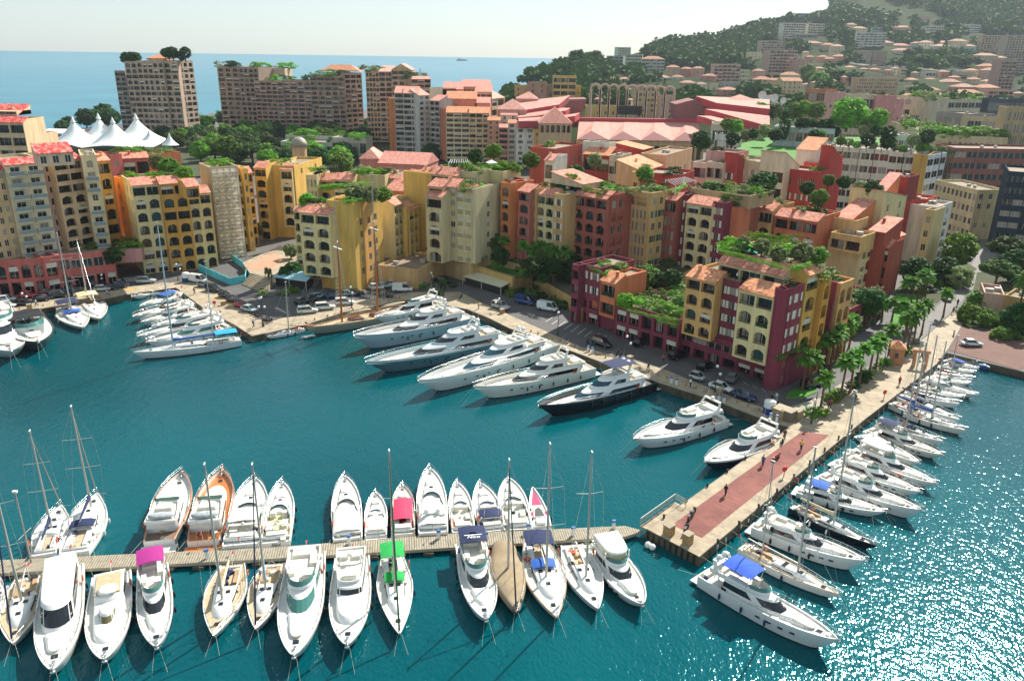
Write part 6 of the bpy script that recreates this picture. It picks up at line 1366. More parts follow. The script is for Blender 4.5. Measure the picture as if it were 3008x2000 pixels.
 def fenders(s, ts, side=(-1, 1), mt=None):
  for sg in side:
   for t in ts:
    m = M(); x = t*s.L; y = (s.ty(t)+.14)*sg; z = s.tz(t)*.45+.1; m.ball((x, y, z), (.14, .14, .42), mt or RUB, 7, 5); m.tube((x, y, z+.3), (x, y-.1*sg, s.tz(t)+.05), .012, .012, ROPE, 3); s.part('fender', m)
 def lines(s, n=2, ln=3.5, stern=True):
  m = M()
  for k in range(n):
   y = (k-(n-1)/2)*.9; m.tube((s.L*.985, y*.4, s.fb-.1), (s.L+ln*.55, y*1.6, -.1), .016, .016, ROPE, 3)
  s.part('mooring_line', m)
  if stern:
   m = M()
   for sg in (-1, 1): m.tube((.1, sg*s.B*.4, s.fs), (-2.4, sg*s.B*.55, 1.2), .016, .016, ROPE, 3)
   s.part('mooring_line', m)
 def ports(s, ts, z=.55, mt=None, sx=.5, sz=.16):
  for sg in (-1, 1):
   m = M()
   for t in ts:
    zz = s.tz(t)*z; y = s.ty(t)*(1-(1-z)*.16*min(1, max(0, t-.2)*1.6))+.02; dy = s.ty(t+.02)-s.ty(t-.02); a = math.atan2(dy*sg, .04*s.L); m.box((t*s.L, (y+.015)*sg, zz), (sx, .08, sz), mt or BGLASS, a)
   s.part('porthole', m)
 def mast(s, x, z, H_, r=.11, spr=(.42, .7), mt=None, boom=None, cover=None, jib=None, stays=True, y=0., top=True, w=1.3, bmt=None):
  mt = mt or ALU; m = M(); m.tube((x, y, z), (x-.25, y, z+H_), r, r*.55, mt, 7)
  if top: m.box((x-.25, y, z+H_+.05), (.5, .12, .1), WHITE)
  k = s.part('mast', m); m = M()
  for f in spr: m.tube((x-.25*f-.1, y-w*(1.15-f*.5), z+H_*f+.1), (x-.25*f, y, z+H_*f), .035, .045, mt, 4); m.tube((x-.25*f-.1, y+w*(1.15-f*.5), z+H_*f+.1), (x-.25*f, y, z+H_*f), .035, .045, mt, 4)
  if spr: m.build('spreader', k)
  if stays:
   m = M()
   for sg in (-1, 1):
    t_ = min(.95, x/s.L); pts = [(x-.1, y+sg*(s.ty(t_)-.08), s.tz(t_))]+[(x-.25*f-.1, y+sg*w*(1.15-f*.5), z+H_*f+.1) for f in spr]+[(x-.25, y, z+H_*.98)]; m.path(pts, .018, CHROME, 3)
   m.tube((.15, 0, s.fs+.3), (x-.28, y, z+H_), .016, .016, CHROME, 3)
   if not jib: m.tube((s.L-.1, 0, s.fb), (x-.24, y, z+H_*.97), .018, .018, CHROME, 3)
   m.build('shroud', k)
  if jib: m = M(); m.tube((s.L-.25, 0, s.fb+.25), (x-.2, y, z+H_*.93), .10, .05, jib, 5); m.build('furled_jib', k)
  if boom:
   ln, bz, ya = boom; m = M(); e = (x-ln, y+ya, z+bz+.15); m.tube((x-.1, y, z+bz), e, .09, .08, mt if not bmt else bmt, 6); b = m.build('boom', k)
   if cover:
    m = M(); rr = []
    for i in range(7):
     f = i/6; c = Vector((x-.1, y, z+bz+.12)).lerp(Vector(e)+Vector((0, 0, .1)), f); a = .24*(1-.45*f); hh = (.5-.32*f)*(1.5 if i == 0 else 1)
     rr.append([(c.x, c.y+a*math.cos(q)*.8, c.z+hh*.5*math.sin(q)+hh*.2) for q in [6.283*j/8 for j in range(8)]])
    m.rings(rr, cover); m.build('sail_cover', b)
 def wheel(s, x, y, z, r=.45):
  m = M(); pts = [(x, y+r*math.cos(a), z+r*math.sin(a)) for a in [6.283*i/12 for i in range(13)]]; m.path(pts, .03, CHROME, 4)
  for a in (0, 2.1, 4.2): m.tube((x, y, z), (x, y+r*math.cos(a), z+r*math.sin(a)), .015, .015, CHROME, 3)
  m.tube((x, y, z-.6), (x, y, z), .08, .06, WHITE, 6); s.part('wheel', m)
 def gear(s, n=5):
  cols = [NAVY, CUSH, ROPE, WHC, TEAK, GEARO, RUB]
  for i in range(n):
   m = M(); x = R.uniform(.04, .34)*s.L; y = R.uniform(-.36, .36)*s.B; z = s.dz(x)+.04; c = R.choice(cols)
   if R.random() < .5: m.box((x, y, z+.16), (R.uniform(.4, .9), R.uniform(.3, .6), .32), c, R.random())
   else: m.ball((x, y, z+.14), (.3, .3, .16), c, 7, 4)
   s.part('deck_gear', m)
  if R.random() < .4: m = M(); m.tube((.1, 0, s.fs), (-.35, 0, s.fs+1.5), .03, .02, WHITE, 4); f = s.part('flag_staff', m); m = M(); q = [(-.35, 0, s.fs+1.45), (-.8, .1, s.fs+1.25), (-.75, .12, s.fs+.95), (-.28, 0, s.fs+1.1)]; m.face(q, FLAGR); m.face([(x, y+.02, z) for x, y, z in q[::-1]], FLAGR); m.build('flag', f)
  m = M(); k = [(s.L*.2+.3*math.cos(a), s.B*.46, s.fs+.45+.3*math.sin(a)) for a in [6.283*j/10 for j in range(11)]]; m.path(k, .07, GEARO, 5); s.part('life_ring', m)
def wB(p, bow, stern, wpx):
 y = (bow[1]+stern[1])/2; d = ray((bow[0]+stern[0])/2, y); q = W((bow[0]+stern[0])/2, y, 1.3); f = q.y*math.cos(PITCH)+(CAM_H-1.3)*math.sin(PITCH); return wpx*f/FPX
def motor(label, bow, stern, w=None, style='fly', fb=None, fs=None, mt=None, hullc=None, low=None, boot=BOOT, deck=DECKW, can=None, dome=1, plat=1., pad=True, group=None, name='motor_yacht', fend=RUB, rail=True, arch=True, glass=None, L=None, domes=None, teakp=None, ht=False, canh=1.9, ws=True, lines=2, hatch=True, wood=None, stripe=None, ports=True, cockc=None, tow=None, covered=None, cat='motor yacht'):
 Lp = (W(*bow, 1.8)-W(*stern, 1.2)).length if L is None else L
 k = max(.55, min(1.5, Lp/15)); fb = fb or 1.75*k; fs = fs or 1.15*k
 b = Boat(label, bow, stern, fb, fs, cat, group, name, L=L); L = b.L
 B = wB(None, bow, stern, w) if w and w > 20 else (w or .27)*L
 B = min(B, L*.42); mt = mt or WHITE
 b.hull(B, hullc or mt, boot, deck, low=low, cap=wood, bul=.15 if style not in ('trawler', 'super', 'hull3') else .45*k, ts=.9 if style != 'trawler' else .72, rake=.12 if style != 'trawler' else .06, q=.8, p=2.4 if style != 'racer' else 1.6, tm=.42 if style != 'racer' else .2, stripe=stripe)
 hw = B/2
 if plat: b.platform(plat*k, teakp)
 if rail: b.rail(.42 if style != 'super' else .35, .6*k if k < 1 else .62)
 if ports: b.ports((.5, .58, .66, .74) if L > 11 else (.55, .65), .6)
 b.fenders((.2, .38, .56) if L < 20 else (.15, .27, .4, .52, .62), mt=fend)
 if style not in ('racer',): b.windlass()
 if lines: b.lines(lines, 3.5*k)
 if style not in ('none', 'racer'): b.gear(5)
 z = b.dz(.4*L)
 if style == 'fly':
  h = 1.15*k; c = b.tier(.2*L, .70*L, hw*.78, z, z+h, .24*L, fr=.15*L, tail=.0, inset=.12*k, mt=mt, win=(.38, .9), glass=glass, ws=ws)
  b.tier(.62*L, .86*L, hw*.5, b.dz(.7*L)-.05, b.dz(.7*L)+.22, .16*L, fr=.06*L, tail=0, inset=.1, mt=mt, ws=False, sw=None, name='foredeck')
  zt = z+h+.05; b.well(.08*L, .50*L, hw*.74, zt, .5*k, .1*L, mt, floor=DECKC if not teakp else TEAK)
  m = M(); m.box((.05*L, hw*.62, (z+zt)/2), (.1, .1, zt-z), mt); m.box((.05*L+.1*L, -hw*.62, (z+zt)/2), (.1, .1, zt-z), mt); b.part('post', m)
  m = M(); pl = plan(.36*L, .50*L, hw*.72, .1*L, .8); n = len(pl); q = [p for p in pl[5:n-5]]
  m.rings([[(x+.08, y*1.02, zt+.5*k) for x, y in q], [(x-.25*k, y*.95, zt+.85*k) for x, y in q]], GREENG, False, False, closed=False); b.part('flybridge_windscreen', m)
  b.seats([(.13*L, 0, zt+.15, .09*L, hw*1.1, .38), (.22*L, hw*.48, zt+.15, .1*L, hw*.35, .36), (.38*L, hw*.28, zt+.15, .05*L, hw*.42, .6), (.30*L, -hw*.45, zt+.15, .12*L, hw*.3, .36)])
  if cockc != 0: b.seats([(.03*L, 0, b.dz(.05*L), .05*L, hw*1.3, .42)])
  if arch: b.arch(.14*L, zt+.45*k, hw*1.5, .95*k, -.5*k, domes or ((0, .3*k),), mt)
  if can: b.bimini(can[1]*L if len(can) > 1 else .1*L, can[2]*L if len(can) > 2 else .33*L, hw*1.55, zt+canh*k*.9, can[0], zb=zt+.4*k)
  if ht: b.hardtop(.1*L, .46*L, hw*1.5, zt+1.5*k, zt+.45*k, mt, glass=ht if ht is not True else None)
 elif style == 'hard':       # one long hardtop over the whole deckhouse
  h = 1.75*k; b.tier(.06*L, .68*L, hw*.76, z, z+h, .12*L, fr=.13*L, tail=-.02*L, inset=.14*k, mt=mt, fw=.92, win=(.3, .86), sw=(.2, .98), ws=2)
  b.tier(.66*L, .88*L, hw*.5, b.dz(.7*L)-.05, b.dz(.7*L)+.2, .14*L, fr=.05*L, tail=0, inset=.1, mt=mt, ws=False, sw=None, name='foredeck')
 elif style == 'pilot':      # raised pilothouse with low trunk cabin forward
  b.tier(.3*L, .80*L, hw*.72, z, z+.75*k, .16*L, fr=.06*L, tail=0, inset=.15, mt=mt, win=(.25, .3), ws=False, sw=None)
  c = b.tier(.12*L, .55*L, hw*.74, z, z+1.45*k, .05*L, fr=.05*L, tail=0, inset=.1, mt=mt, win=(.5, .92), ws=2, sw=(.1, .95), glass=glass)
  zt = z+1.5*k; b.well(.05*L, .46*L, hw*.72, zt, .38*k, .06*L, mt, floor=DECKC)
  b.seats([(.16*L, hw*.35, zt+.15, .05*L, hw*.5, .5), (.16*L, -hw*.35, zt+.15, .05*L, hw*.5, .5), (.40*L, 0, zt+.1, .05*L, hw*.7, .6)])
  if arch: b.arch(.24*L, zt+.1, hw*1.1, .8*k, -.3*k, domes or ((0, .3*k),), mt, th=.2)
 elif style == 'cab':        # low cabin with small wheelhouse dome
  b.tier(.3*L, .84*L, hw*.7, z, z+.6*k, .14*L, fr=.05*L, tail=0, inset=.2, mt=mt, win=(.3, .5), ws=False, sw=None)
  b.tier(.5*L, .66*L, hw*.36, z+.55*k, z+1.35*k, .07*L, fr=.05*L, tail=.02*L, inset=.08, mt=mt, win=(.25, .85), glass=mat('olive_glass', (.14, .12, .05), .1), ws=2)
  b.tier(.08*L, .42*L, hw*.74, z, z+1.1*k, .04*L, fr=.02*L, tail=0, inset=.08, mt=mt, win=(.4, .8), sw=(.1, .9), ws=False)
  m = M(); m.box((.24*L, 0, z+1.28*k), (.24*L, hw*1.1, .08), TEAKP); b.part('boat_deck', m)
  m = M(); m.ball((.33*L, 0, z+1.45*k), (.07*L, hw*.5, .25*k), WHITE, 8, 4); b.part('covered_liferaft', m)
 elif style == 'exp':        # open sports cruiser
  b.tier(.46*L, .86*L, hw*.64, z-.02, z+.42*k, .22*L, fr=.08*L, tail=0, inset=.18, mt=mt, ws=False, sw=(.3, .8), win=(.3, .7), name='foredeck')
  b.well(.06*L, .56*L, hw*.88, z-.02, .42*k, .12*L, mt, floor=cockc or CUSH, name='cockpit', fh=.06)
  m = M(); pl = plan(.3*L, .575*L, hw*.84, .13*L, .8); q = pl[3:len(pl)-3]
  m.rings([[(x, y, z+.42*k) for x, y in q], [(x-.5*k, y*.88, z+.95*k) for x, y in q]], glass or GREENG, False, False, closed=False); b.part('windshield', m)
  b.seats([(.11*L, 0, z+.05, .08*L, hw*1.3, .45), (.22*L, hw*.5, z+.05, .14*L, hw*.4, .42), (.42*L, hw*.35, z+.05, .05*L, hw*.4, .7), (.42*L, -hw*.4, z+.05, .05*L, hw*.35, .7), (.26*L, -hw*.45, z+.05, .12*L, hw*.35, .42)])
  if arch: b.arch(.2*L, z+.35*k, hw*1.6, .8*k, -.3*k, domes or ((0, .2*k),), mt, th=.25)
  if can: b.bimini(can[1]*L, can[2]*L, hw*1.5, z+1.25*k, can[0], zb=z+.4*k)
  if covered: 
   m = M(); G = [[(.07*L+.40*L*i/6, hw*.86*(-1+2*j/6), z+.45*k+(.75*k*math.sin(math.pi*j/6)**.7)*(math.sin(math.pi*(i+.6)/7))+.04*math.sin(i*3+j*2)) for j in range(7)] for i in range(7)]
   m.rings(G, covered, False, False, False); m.rings([r[::-1] for r in [[(x, y, zz-.03) for x, y, zz in r] for r in G]], covered, False, False, False); b.part('cockpit_cover', m)
 elif style == 'trawler':
  b.tier(.26*L, .80*L, hw*.66, z, z+.85*k, .2*L, fr=.06*L, tail=0, inset=.15, mt=mt, win=(.3, .7), ws=False, sw=(.1, .9))
  b.tier(.16*L, .46*L, hw*.78, z, z+1.5*k, .08*L, fr=.06*L, tail=0, inset=.1, mt=mt, win=(.5, .88), ws=True, sw=(.05, .9))
  zt = z+1.55*k; b.well(.10*L, .42*L, hw*.72, zt, .4*k, .06*L, mt, floor=DECKC)
  m = M(); m.ball((.16*L, 0, zt+.55*k), (.05*L, hw*.7, .28*k), mat('bundled_canvas', 'a9b0b4', .9, .4, 2), 9, 5); b.part('folded_canopy', m)
  b.seats([(.30*L, 0, zt+.1, .08*L, hw*.8, .5)])
  m = M(); m.box((.40*L, 0, zt+.62*k), (.04, hw*1.2, .45*k), GREENG); b.part('flybridge_windscreen', m)
  m = M(); m.box((.08*L, 0, b.dz(.1*L)+.02), (.14*L, hw*1.5, .06), tow or TEAK); m.box((.165*L, 0, b.dz(.1*L)+.7*k), (.06, hw*1.3, 1.2*k), mat('brown_joinery', '6e3a22', .5)); b.part('aft_cockpit', m)
  m = M(); m.box((.6*L, 0, z+.98*k), (.12*L, hw*.5, .1), WHITE); b.part('locker', m)
  m = M(); m.tube((L*.96, 0, b.fb), (L+.7, 0, b.fb+.45), .12, .06, tow or TEAK, 6); b.part('bowsprit', m)
 elif style == 'super':
  k = min(k, 1.25); h1 = 1.3*k; b.tier(.12*L, .76*L, hw*.86, z, z+h1, .26*L, fr=.16*L, tail=0, inset=.12*k, mt=mt, win=(.45, .82), sw=(.25, 1.), glass=glass, ws=ws)
  z2 = z+h1+.05; h2 = 1.0*k; b.tier(.24*L, .57*L, hw*.72, z2, z2+h2, .15*L, fr=.1*L, tail=.02*L, inset=.12*k, mt=mt, win=(.35, .85), sw=(.35, 1.), glass=glass)
  b.well(.10*L, .30*L, hw*.80, z2, .45*k, .02*L, mt, floor=TEAKP, name='aft_sundeck')
  z3 = z2+h2+.1; b.well(.22*L, .44*L, hw*.60, z3, .4*k, .05*L, mt, floor=DECKC)
  b.arch(.27*L, z3+.3*k, hw*1.1, 1.0*k, -.6*k, domes or ((-.5*k, .38*k), (.5*k, .38*k)), mt)
  b.seats([(.30*L, 0, z3+.15, .05*L, hw*.9, .4), (.15*L, 0, z2+.15, .06*L, hw*.9, .4), (.05*L, 0, b.dz(.05*L), .05*L, hw*1.2, .45)])
  if can: b.bimini(can[1]*L, can[2]*L, hw*1.35, z3+1.7*k, can[0], zb=z3+.3*k)
 elif style == 'racer':
  pk = mat('pink_stripe', 'd8436a', .3, coat=.3)
  m = M()
  for x0, x1, w0, w1 in ((.55*L, .92*L, .66, .2), (.3*L, .38*L, .9, .85)):
   a = hw*w0*hb(x0/L, 2, .9, .2, 1.6, .8); c = hw*w1*hb(x1/L, 2, .9, .2, 1.6, .8); m.face([(x0, -a, b.dz(x0)+.02), (x1, -c, b.dz(x1)+.02), (x1, c, b.dz(x1)+.02), (x0, a, b.dz(x0)+.02)], pk)
  b.part('deck_stripe', m)
  b.well(.22*L, .48*L, hw*.55, z, .35*k, .12*L, WHITE, floor=mat('dark_cushion', (.05, .05, .05), .7), name='cockpit'); b.seats([(.12*L, 0, z, .12*L, hw*.9, .3)], WHITE)
 if pad and style in ('fly', 'exp', 'super', 'hard', 'cab'): b.sunpad(.70*L if style != 'cab' else .45*L, .84*L if style != 'cab' else .5*L, hw*.62, CUSH, .2)
 if hatch and L > 8: b.hatchz([(.87*L if style != 'exp' else .66*L, 0, b.dz(.86*L) if style != 'exp' else z+.5*k)], .5*k)
 return b
def sail(label, bow, stern, w, mtop=None, mbase=None, mt=None, deck=DECKW, hullc=None, cover=None, jib=None, dodger=None, H_=None, mx=.56, group=None, boom=True, spr=(.4, .68), boot=BOOT, fb=1.15, fs=.95, bya=0., mmt=None, wind=True, covered=None, cabin=True, mizzen=None, name='sailing_yacht', bim=None, lines=2, wood=None, rail=True, L=None, cat='sailing yacht'):
 b = Boat(label, bow, stern, fb, fs, cat, group, name, L=L); L = b.L; B = wB(None, bow, stern, w) if w > 20 else w*L; B = min(B, .4*L)
 b.hull(B, hullc or mt or WHITE, boot, deck, ts=.62, tm=.4, p=1.75, q=.95, rake=.1, bul=.06, cap=wood, flare=.85)
 hw = B/2; z = b.dz(.4*L); x = mx*L
 if mbase:
  best = None
  for i in range(60):
   t = .02+.93*i/59; p = b.root.matrix_basis @ Vector((t*L, 0, b.fs+.2)); q = proj(p); e = abs(q[0]-mbase[0])*.6+abs(q[1]-mbase[1])
   if best is None or e < best[0]: best = (e, t)
  x = best[1]*L
 if mtop:
  p = b.root.matrix_basis @ Vector((x, 0, 0)); H_ = zat(mtop[1], p)-(z+.3)
 H_ = H_ or 1.25*L
 if covered:
  G = []
  for i in range(11):
   t = .02+.93*i/10; y = b.ty(t)+.06; G.append([(t*L, y*math.sin(math.pi*(j/8-.5)), b.tz(t)+(-.25 if j in (0, 8) else .05)+(1.0-.75*t)*(math.cos(math.pi*(j/8-.5))**.8)*(1+.18*math.sin(i*2.1))+.05*math.sin(i*5+j*3)) for j in range(9)])
  m = M(); m.rings(G, covered, False, False, False); m.rings([r[::-1] for r in [[(x_, y_*.99, z_-.03) for x_, y_, z_ in r] for r in G]], covered, False, False, False); b.part('boat_cover', m)
 else:
  if cabin:
   c = b.tier(.36*L, .80*L, hw*.56, z, z+.38, .2*L, fr=.1*L, tail=.05, inset=.14, mt=WHITE, win=(.3, .75), ws=False, sw=(.1, .95))
   b.hatchz([(.62*L, 0, z+.52), (.46*L, hw*.2, z+.52), (.46*L, -hw*.2, z+.52), (.84*L, 0, b.dz(.84*L)+.03)], .45)
  b.well(.05*L, .36*L, hw*.5, z-.02, .26, .04*L, WHITE, floor=TEAKP, name='cockpit', fh=.04, fw=1.)
  b.seats([(.2*L, hw*.36, z, .24*L, hw*.22, .3), (.2*L, -hw*.36, z, .24*L, hw*.22, .3)], TEAK if deck is not DECKW else WHITE)
  b.wheel(.12*L, 0, z+.8)
  m = M()
  for sg in (-1, 1):
   for tx in (.3, .42): m.ball((tx*L, sg*hw*.6, z+.12), (.12, .12, .14), CHROME, 6, 4)
  b.part('winch', m)
  if dodger: b.bimini(.32*L, .44*L, hw*1.1, z+.75, dodger, .3, zb=z+.2, name='spray_hood')
  if bim: b.bimini(.03*L, .24*L, hw*1.35, z+1.9, bim, .22, zb=z+.2)
  b.fenders((.3, .5), mt=BLUEF if R.random() < .5 else WHITE)
 if rail:
  b.rail(.03, .55, 11, name='guard_rail')
 if lines: b.lines(lines, 3)
 if not covered: b.gear(6)
 bl = min(.42*L, x-.06*L)
 b.mast(x, z+.3, H_, .10+.004*L, spr, mmt, boom=(bl, 1.1, bya) if boom and not covered else None, cover=cover, jib=jib, w=B*.42)
 if mizzen:
  mxz, mh = mizzen; b.mast(mxz*L, z+.3, mh, .09, (.55,), mmt, boom=(.16*L, 1.0, 0), cover=cover, w=B*.3)
 return b
BLU = mat('blue_canvas', '1b55a8', .8, .15, 2); CYAN = mat('cyan_canvas', '149ad0', .8, .15, 2); ROYAL = mat('royal_blue_canvas', '1550c0', .8, .15, 2); PURP = mat('purple_canvas', '9a1f78', .85, .1, 2); GRN = mat('green_canvas', '0f9a44', .85, .15, 2)
CRIM = mat('crimson_canvas', 'b83258', .85, .1, 2); CRIMD = mat('dark_red_canvas', '7c1430', .85, .1, 2); TANC = mat('tan_boat_cover', '97866c', .9, .2, .6, .8, 1.5); WHC = mat('white_canvas', 'dcdcd6', .85, .15, 2, .4, 3); SHOW=[]
g = lambda x, y: (x/2.24, 1300+y/2.24); h_ = lambda x, y: (700+x/2.24, 1300+y/2.24); i_ = lambda x, y: (1300+x/2.24, 1300+y/2.24); j_ = lambda x, y: (2000+x/1.96, 1200+y/1.96); k_ = lambda x, y: (x/2.904, 800+y/2.904); l_ = lambda x, y: (1000+x/2.904, 850+y/2.904)
# --- south side of the wooden pontoon, left to right, bows towards the viewer
sail('white sailing yacht cut off by the left edge below the pontoon', g(-30, 1190), g(-70, 880), .3, deck=DECKW)
sail('teak decked sailing yacht with a blue furled jib, leftmost whole boat below the pontoon', g(80, 1325), g(190, 880), .37, mbase=g(120, 1050), H_=17, deck=TEAKP, jib=NAVY, wood=WHITE)
motor('big white yacht with one long white hardtop and dark windscreen below the pontoon', g(345, 1500), g(420, 820), 128, 'hard')
motor('white yacht with a small olive glazed wheelhouse and liferaft deck below the pontoon', g(685, 1430), g(735, 860), 125, 'cab')
motor('white flybridge boat with a purple canopy below the pontoon', g(1030, 1345), g(1005, 810), 100, 'fly', can=(PURP, .02, .22), arch=False, canh=1.6, pad=False)
sail('teak decked sailing yacht with a bundled cream sail, near the pontoon middle', g(1405, 1275), g(1530, 800), .36, mtop=g(1360, 150), mbase=g(1460, 1040), deck=TEAKP, cover=mat('cream_sail', 'c9bd9c', .8))
sail('teak decked sailing yacht with a bright cyan boom cover', h_(112, 1230), h_(235, 795), .35, mtop=h_(45, 150), mbase=h_(150, 975), deck=TEAKP, cover=CYAN, jib=NAVY, bya=-1.0)
motor('largest white flybridge yacht below the pontoon, green tinted windscreen', h_(365, 1405), h_(450, 725), 132, 'fly', glass=GREENG, arch=False, domes=((0, .3),))
motor('white pilothouse yacht with three square windscreen panes below the pontoon', h_(715, 1335), h_(750, 750), 122, 'pilot')
sail('white sailing yacht with a green spray hood and green furled jib', h_(1062, 1265), h_(1010, 730), 108, mtop=h_(1010, 60), mbase=h_(1035, 990), dodger=GRN, bim=GRN, cover=GRN, jib=mat('dark_green_sail', '1d5a3a', .8), mmt=ALU)
b_wr = motor('white flybridge boat with a navy canopy printed with white lettering', i_(290, 1165), i_(185, 660), 108, 'fly', can=(NAVY, .02, .24), arch=False, canh=1.6, pad=False)
sail('sailing boat wrapped in a tan canvas cover', i_(487, 1120), i_(395, 680), 104, mtop=i_(468, 120), mbase=i_(450, 850), covered=TANC, jib=mat('dark_teal_sail', '1c3a44', .8), hullc=mat('taupe_hull', '857a68', .4))
sail('white sailing yacht with a navy spray hood between the tan cover and a plain one', i_(755, 1155), i_(612, 650), .35, mtop=i_(735, 15), mbase=i_(695, 890), dodger=BLU, bim=NAVY, deck=DECKW, wood=TEAK)
sail('plain white sailing yacht left of the hardtop sport fisher', i_(1028, 1098), i_(850, 670), .36, mtop=i_(1020, 70), mbase=i_(950, 890))
motor('white sport fisher with a hardtop and black windscreen band, rightmost below the pontoon', i_(1320, 1065), i_(1040, 660), .34, 'fly', ht=mat('yellowed_clear_plastic', (.45, .43, .28), .15), arch=False, stripe=None, hatch=True, rail=True)
# --- north side, left to right, bows away from the viewer
sail('white sailing yacht with a blue sail cover, leftmost above the pontoon', g(402, 405), g(285, 735), .37, mtop=(105, 1263), mbase=g(335, 570), cover=NAVY, jib=ALUD)
sail('white sailing yacht with blue canopy and a dinghy on deck, second above the pontoon', g(638, 325), g(487, 722), .37, mtop=(196, 1191), mbase=g(560, 420), cover=NAVY, dodger=NAVY, jib=ALUD)
motor('cream trawler yacht with a varnished cap rail and white deck above the pontoon', g(1195, 190), g(1045, 640), .31, 'trawler', wood=TEAKO, plat=1.6, tow=mat('mauve_teak', '7d6659', .7))
motor('cream trawler yacht with a bright orange teak side deck', g(1462, 175), g(1335, 640), .31, 'trawler', wood=TEAKO, deck=TEAKO, tow=TEAKO, plat=1.6, teakp=TEAKO)
motor('white sports yacht with a folded white canopy right of the orange decked trawler', g(1680, 230), g(1585, 670), .32, 'exp', covered=None, can=(WHC, .22, .42), cockc=DECKC, arch=True)
b_el = motor('white open sports boat with a pale yellow cockpit above the pontoon', h_(290, 255), h_(245, 655), 88, 'exp', cockc=mat('pale_yellow_cushion', 'c9c290', .8))
motor('white boat with an olive glazed screen and covered seat, left of a small cabin boat', h_(703, 215), h_(720, 630), 88, 'exp', covered=WHC, glass=mat('olive_glass', (.14, .12, .05), .1), arch=False)
motor('small white cabin boat with a blue screen cover above the pontoon', h_(905, 325), h_(905, 610), 68, 'exp', covered=WHC, glass=mat('bright_blue_cover', '1f6fb0', .7), arch=False)
motor('white lobster boat with a crimson canopy above the pontoon', h_(1083, 275), h_(1085, 600), 74, 'exp', can=(CRIM, .18, .62), wood=TEAK, arch=False, cockc=CRIMD, hullc=CREAM, low=CRIMD)
motor('widest white sports yacht under a white cockpit cover above the pontoon', h_(1262, 165), h_(1283, 590), 90, 'exp', covered=WHC, domes=((-.7, .32), (.7, .32)))
motor('white open bow rider with pale seats and sunpad above the pontoon', i_(97, 258), i_(140, 585), 72, 'exp', arch=False)
motor('white sports boat with a navy cockpit tent above the pontoon', i_(248, 262), i_(337, 580), .33, 'exp', can=(NAVY, .16, .34), glass=mat('deep_blue_glass', (.02, .08, .25), .1), arch=True, cockc=DECKW)
motor('white speedboat with a cream cockpit and faint green bow stripe above the pontoon', i_(430, 225), i_(500, 570), .33, 'exp', arch=False, rail=False)
motor('small pink and white racing boat at the right end above the pontoon', i_(593, 288), i_(655, 550), .29, 'racer', mt=WHITE, rail=False, ports=False, hatch=False, plat=.6, name='speedboat')
# --- large yachts stern-to at the main quay, left to right
motor('small white motor yacht half hidden behind the first large yacht', l_(300, 230), l_(850, 110), .22, 'fly', fb=2.2, fs=1.5)
motor('large white three deck yacht with a long black window band and tan cap rail', l_(115, 388), l_(1095, 215), .2, 'super', fb=3.6, fs=2.3, hullc=WHITE, low=mat('shaded_white_hull', '9fb4bd', .3), fend=RUB)  # white hull; the shade on its sides is coloured in as pale blue
motor('long low silver and teal hulled yacht with swooping dark side windows', l_(215, 612), l_(1420, 380), .19, 'super', fb=3.0, fs=2.1, mt=mat('silver_white_hull', 'c3cdcf', .25, coat=.4), low=mat('shaded_teal_hull', '5a7a84', .2, coat=.4), stripe=True, boot=mat('dark_teal_boot', '143038', .3), domes=((-.8, .5), (.8, .5)))  # teal grey below is the lower hull's shade put into the colour
motor('white yacht with a silver crane and blue tender cover on its foredeck', l_(665, 772), l_(1780, 440), .18, 'super', fb=3.3, fs=2.0, hullc=WHITE, glass=mat('blue_black_glass', (.015, .06, .09), .06), teakp=TEAK)
motor('cream white yacht with round side windows and a teak table on the foredeck', l_(1140, 822), l_(2120, 640), .2, 'super', fb=2.9, fs=1.9, mt=mat('warm_white_hull', (.78, .76, .68), .28, coat=.3), domes=((-.4, .3), (.3, .3)))
motor('white yacht with a black hull and navy blue sun awnings', l_(1690, 985), (1905, 1112), .21, 'super', fb=2.7, fs=1.8, low=mat('black_hull', (.008, .009, .015), .15, coat=.5), stripe=True, hullc=mat('black_hull', (.008, .009, .015), .15, coat=.5), can=(NAVY, .2, .42), glass=mat('blue_black_glass', (.015, .06, .09), .06))
motor('white flybridge yacht moored alone between the black hulled one and the corner', (1862, 1287), (2112, 1218), .27, 'fly', fb=2.2, fs=1.5)
motor('white sports yacht with a navy hull at the inner corner by the pier', j_(138, 302), j_(535, 150), .28, 'fly', fb=1.9, fs=1.3, low=mat('navy_hull', (.01, .02, .05), .2, coat=.4), stripe=True, domes=((0, .3),), arch=True)
